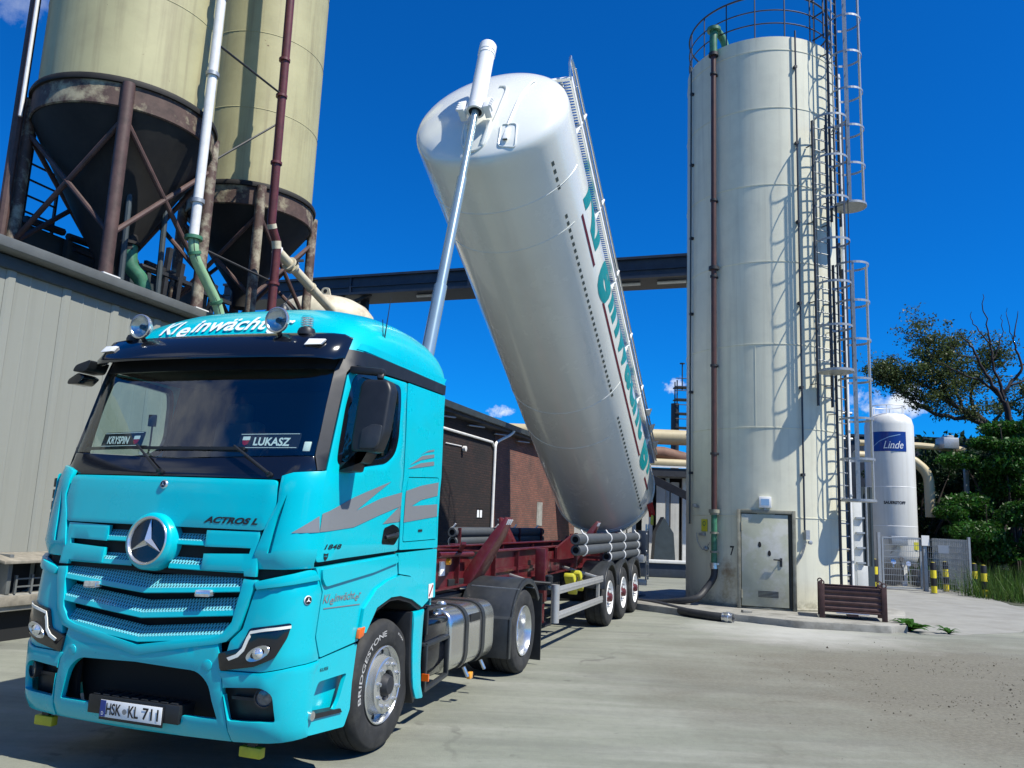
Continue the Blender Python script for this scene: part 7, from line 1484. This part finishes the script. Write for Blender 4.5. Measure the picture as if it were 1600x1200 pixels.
branch_tree('leaning_tree', 'wide olive-leaved tree leaning left over the oxygen tank', (26.5, 42, 0), [
    ([(26.5, 42, 0), (26.0, 41.6, 4), (25.0, 41, 6.8), (23.6, 40.5, 8.0)], .38, .22, False),
    ([(25.0, 41, 6.8), (23.2, 40, 7.7), (21.4, 40, 9.0), (20.0, 39.8, 9.6), (18.7, 39.6, 9.9)], .16, .03, True),
    ([(23.2, 40, 7.7), (21.2, 40, 7.9), (20.0, 40, 8.7), (19.2, 40, 9.3), (18.4, 40, 9.3)], .11, .03, True),
    ([(22.2, 40, 8.5), (21.6, 40, 9.6), (21.2, 40, 10.8), (20.8, 40.2, 12.0)], .09, .02, True),
    ([(22.9, 40, 7.9), (22.5, 40.4, 9.6), (22.3, 40.5, 10.8), (22.6, 40.5, 11.6)], .09, .02, True),
    ([(23.6, 40.5, 8.0), (23.8, 41, 9.5), (24.6, 41, 10.6), (25.3, 41, 11.3)], .10, .02, True),
    ([(24.5, 41, 7.2), (25.6, 41, 8.6), (27.2, 41, 9.6)], .10, .02, True)], 'leaf_tree', 46, .60, .075, seed=3)
branch_tree('dead_tree', 'bare dark dead tree with forked crown at the right edge', (23.60, 37, 0.00), [
    ([(24.00, 37, 0.00), (23.60, 37, 4.50), (23.00, 37, 8.10)], .22, .13, False),
    ([(23.00, 37, 8.10), (22.20, 37, 9.40), (21.50, 37, 10.80), (21.00, 37, 11.40)], .09, .02, False), ([(23.00, 37, 8.10), (22.20, 37.2, 9.00), (21.00, 37.2, 9.50), (20.00, 37.2, 9.90)], .07, .015, False),
    ([(23.00, 37, 8.10), (22.60, 37, 9.90), (22.40, 37, 11.50), (22.20, 37, 13.30)], .08, .012, False), ([(22.90, 37, 8.50), (23.80, 37, 9.80), (23.60, 37, 11.10), (23.90, 37, 12.50)], .08, .012, False),
    ([(22.50, 37, 10.10), (23.00, 37, 11.10), (23.10, 37, 12.30)], .04, .01, False), ([(22.50, 37, 10.80), (21.80, 37, 11.70), (21.60, 37, 12.40)], .035, .01, False), ([(21.80, 37, 10.20), (21.00, 37, 10.30), (20.50, 37, 10.90)], .03, .01, False),
    ([(23.80, 37, 9.80), (24.60, 37, 10.70), (25.00, 37, 12.10)], .05, .01, False), ([(23.30, 37, 8.90), (24.40, 37, 9.40), (25.60, 37, 10.10)], .06, .015, False), ([(23.70, 37, 10.70), (23.40, 37, 11.70), (23.30, 37, 12.70)], .03, .008, False)], None, 0, 0, 0, bark='deadwood', seed=5)
def bush(name, label, c, rx, rz, n, size, m, base, grp, seed, lobes=16):
    R = np.random.default_rng(seed); t = thing(name, label, 'bush', base, 'W', grp); pts = []
    mb = MB()
    for k in range(6):
        e = Vector(c) + Vector((R.normal(0, rx * .4), R.normal(0, rx * .3), R.uniform(-.1, .6) * rz)); mb.tube(spline([base, (base[0] + (e.x - base[0]) * .3, base[1] + (e.y - base[1]) * .3, e.z * .45), e], 5), [.07] * 5 + [.05] * 3 + [.02] * 3, 6)
    build(mb, 'stems', 'wood', t, frame='W')
    for k in range(lobes):
        d = R.normal(size=3); d /= np.linalg.norm(d); d[2] = d[2] * .9
        q = np.array(c) + d * np.array([rx, rx * .8, rz]) * R.uniform(.35, .95); pts.append(clump(q, rx * R.uniform(.25, .5), n // lobes, .45, .3))
    leaves('foliage', np.concatenate(pts), size, m, t)
grp = 'green bushes at the right edge'
bush('leafy_bush', 'bright green broad-leaved bush, tallest one, below the dead tree', (20.6, 33, 5.2), 2.4, 2.1, 20000, .085, 'leaf_bush', (20.6, 33, 0), grp, 11)
bush('leafy_bush', 'low green bush spreading right behind the fence end', (18.6, 31.5, 2.2), 2.0, 1.7, 18000, .08, 'leaf_bush', (18.6, 31.5, 0), grp, 12)
bush('leafy_bush', 'dark green bush beside the bent duct', (18.2, 36, 3.4), 2.2, 2.8, 14000, .09, 'leaf_dark', (18.2, 36, 0), grp, 13)
bush('leafy_bush', 'green bush cut by the right edge, above the tall grass', (21.3, 29.5, 2.4), 2.3, 2.4, 20000, .08, 'leaf_bush', (21.3, 29.5, 0), grp, 14)
bush('leafy_bush', 'deep green thicket bush under the leaning tree', (23.5, 38, 4.6), 3.4, 3.6, 22000, .10, 'leaf_dark', (23.5, 38, 0), grp, 15)
bush('leafy_bush', 'deep green bush half hidden between duct and hall', (20.5, 40, 3.0), 3.0, 3.0, 15000, .10, 'leaf_dark', (20.5, 40, 0), grp, 16)
bush('leafy_bush', 'dark thicket bush filling the space right below the dead tree', (23.8, 35, 6.0), 2.6, 2.4, 18000, .09, 'leaf_dark', (23.8, 35, 0), grp, 17)
pts = np.concatenate([clump((x, 46 + R_, h), 3.2, 2600, .9, .2) for x, R_, h in ((24, 1, 3), (28, 0, 4), (32, -2, 4.5), (30, -8, 3.5), (27, 4, 5.5), (34, -6, 6), (33, 2, 7), (38, -2, 6))]); leaves('far_wood', pts, .22, 'leaf_dark', None, kind='stuff', label='dark mass of woodland beyond the bushes', category='wood')
# far tree belts closing the horizon
pts = []
for k in range(90):
    x = -150 + k * 3.6; y = 150 + 12 * sin(k * .7); pts.append(clump((x, y, 3.2 + 1.5 * sin(k * 1.9)), 5.0, 260, 1.0, .1))
for k in range(50):
    a = k / 50; pts.append(clump((60 + 10 * sin(k), -20 + 170 * a, 4 + 2 * sin(k * 2.1)), 5.5, 260, 1.0, .1))
leaves('distant_wood', np.concatenate(pts), .7, 'leaf_dark', None, kind='stuff', label='distant belt of dark trees along the horizon', category='wood')
# grass bank
n = 26000; gx = rng.uniform(14.6, 24, n); gy = rng.uniform(22.5, 36, n); keep = gx > 14.5 + (gy < 26.3) * (26.3 - gy) * .18 + np.maximum(0, 24 - gy) * 1.2 + (gy > 26.6) * .75; gx, gy = gx[keep], gy[keep]; n = len(gx)
h = rng.uniform(.15, .75, n) * (1 + .5 * np.sin(gx * 2.1 + gy)); w = rng.uniform(.006, .014, n); a = rng.uniform(0, 2 * pi, n); lean = rng.normal(0, .22, (n, 2)) * h[:, None]
V = np.zeros((n, 4, 3)); ca_, sa_ = np.cos(a) * w, np.sin(a) * w
V[:, 0] = np.stack([gx - ca_, gy - sa_, np.zeros(n)], 1); V[:, 1] = np.stack([gx + ca_, gy + sa_, np.zeros(n)], 1); V[:, 2] = np.stack([gx + lean[:, 0] + ca_ * .2, gy + lean[:, 1] + sa_ * .2, h], 1); V[:, 3] = np.stack([gx + lean[:, 0] - ca_ * .2, gy + lean[:, 1] - sa_ * .2, h], 1)
me = bpy.data.meshes.new('grass'); me.vertices.add(n * 4); me.vertices.foreach_set('co', V.reshape(-1)); me.loops.add(n * 4); me.loops.foreach_set('vertex_index', np.arange(n * 4)); me.polygons.add(n); me.polygons.foreach_set('loop_start', np.arange(n) * 4); me.polygons.foreach_set('loop_total', np.full(n, 4)); me.materials.append(MT['grass']); me.update(); me.validate()
go = bpy.data.objects.new('grass', me); COL.objects.link(go); go['kind'] = 'stuff'; go['label'] = 'tall meadow grass along the yard edge'; go['category'] = 'grass'
slab('verge', [(15.2, 25.9), (14.4, 23.4), (16, 22.2), (30, 24), (40, 40), (16.1, 40), (16.1, 27.2)], -.2, .012, mat('verge_soil', (.05, .055, .03), .9, var=.4, vscale=3), .6, .04, bevel=0)
def weed(x, y, s, n, lab, seed):
    R = np.random.default_rng(seed); t = thing('weed_plant', lab, 'plant', (x, y, .0), 'W', group='weeds at the plinth corner')
    for k in range(n):
        a = R.uniform(0, 2 * pi); L = s * R.uniform(.5, 1.2); d = Vector((cos(a), sin(a), 0)); u = Vector((-d.y, d.x, 0)); up = R.uniform(.5, 1.5); mb = MB(); g = []
        for q in range(6):
            f = q / 5; p = Vector((x, y, .01)) + d * L * f * .9 + Vector((0, 0, L * (up * f - .95 * up * f * f * .8))); wv = s * .14 * sin(pi * min(.97, f + .08)); g += [p - u * wv, p + Vector((0, 0, -wv * .3)), p + u * wv]
        mb.add(g, [(q * 3 + i, q * 3 + i + 1, q * 3 + i + 4, q * 3 + i + 3) for q in range(5) for i in range(2)]); build(mb, 'leaf', 'leaf_bush', t, frame='W', smooth=60, normals=False)
weed(7.95, 16.2, .50, 34, 'larger leafy green weed growing at the plinth corner beside the crate', 3); weed(8.55, 15.95, .26, 16, 'smaller flat green weed on the apron in front of the larger one', 4)
# loose stones on the spilled earth
mb = MB()
for k in range(2600):
    x, y = rng.normal(6.9, 1.5), rng.normal(9.6, 1.9); s = rng.uniform(.003, .010) * (1 + (rng.uniform() > .97) * 1.2)
    if y < 5.0 or sin(x * 2.3 + y) + sin(y * 3.1 - x * 1.7) < -.2: continue
    c = Vector((x, y, s * .35)); q = [c + Vector(rng.normal(0, s, 3)) * .25 + Vector(v) * s for v in ((1, 0, 0), (-1, 0, 0), (0, 1, 0), (0, -1, 0), (0, 0, .8), (0, 0, -.6))]
    mb.add(q, [(0, 2, 4), (2, 1, 4), (1, 3, 4), (3, 0, 4), (2, 0, 5), (1, 2, 5), (3, 1, 5), (0, 3, 5)])
build(mb, 'gravel', mat('earth_crumbs', (.07, .058, .042), .95, var=.5, vscale=30), frame='W', kind='stuff', smooth=0)
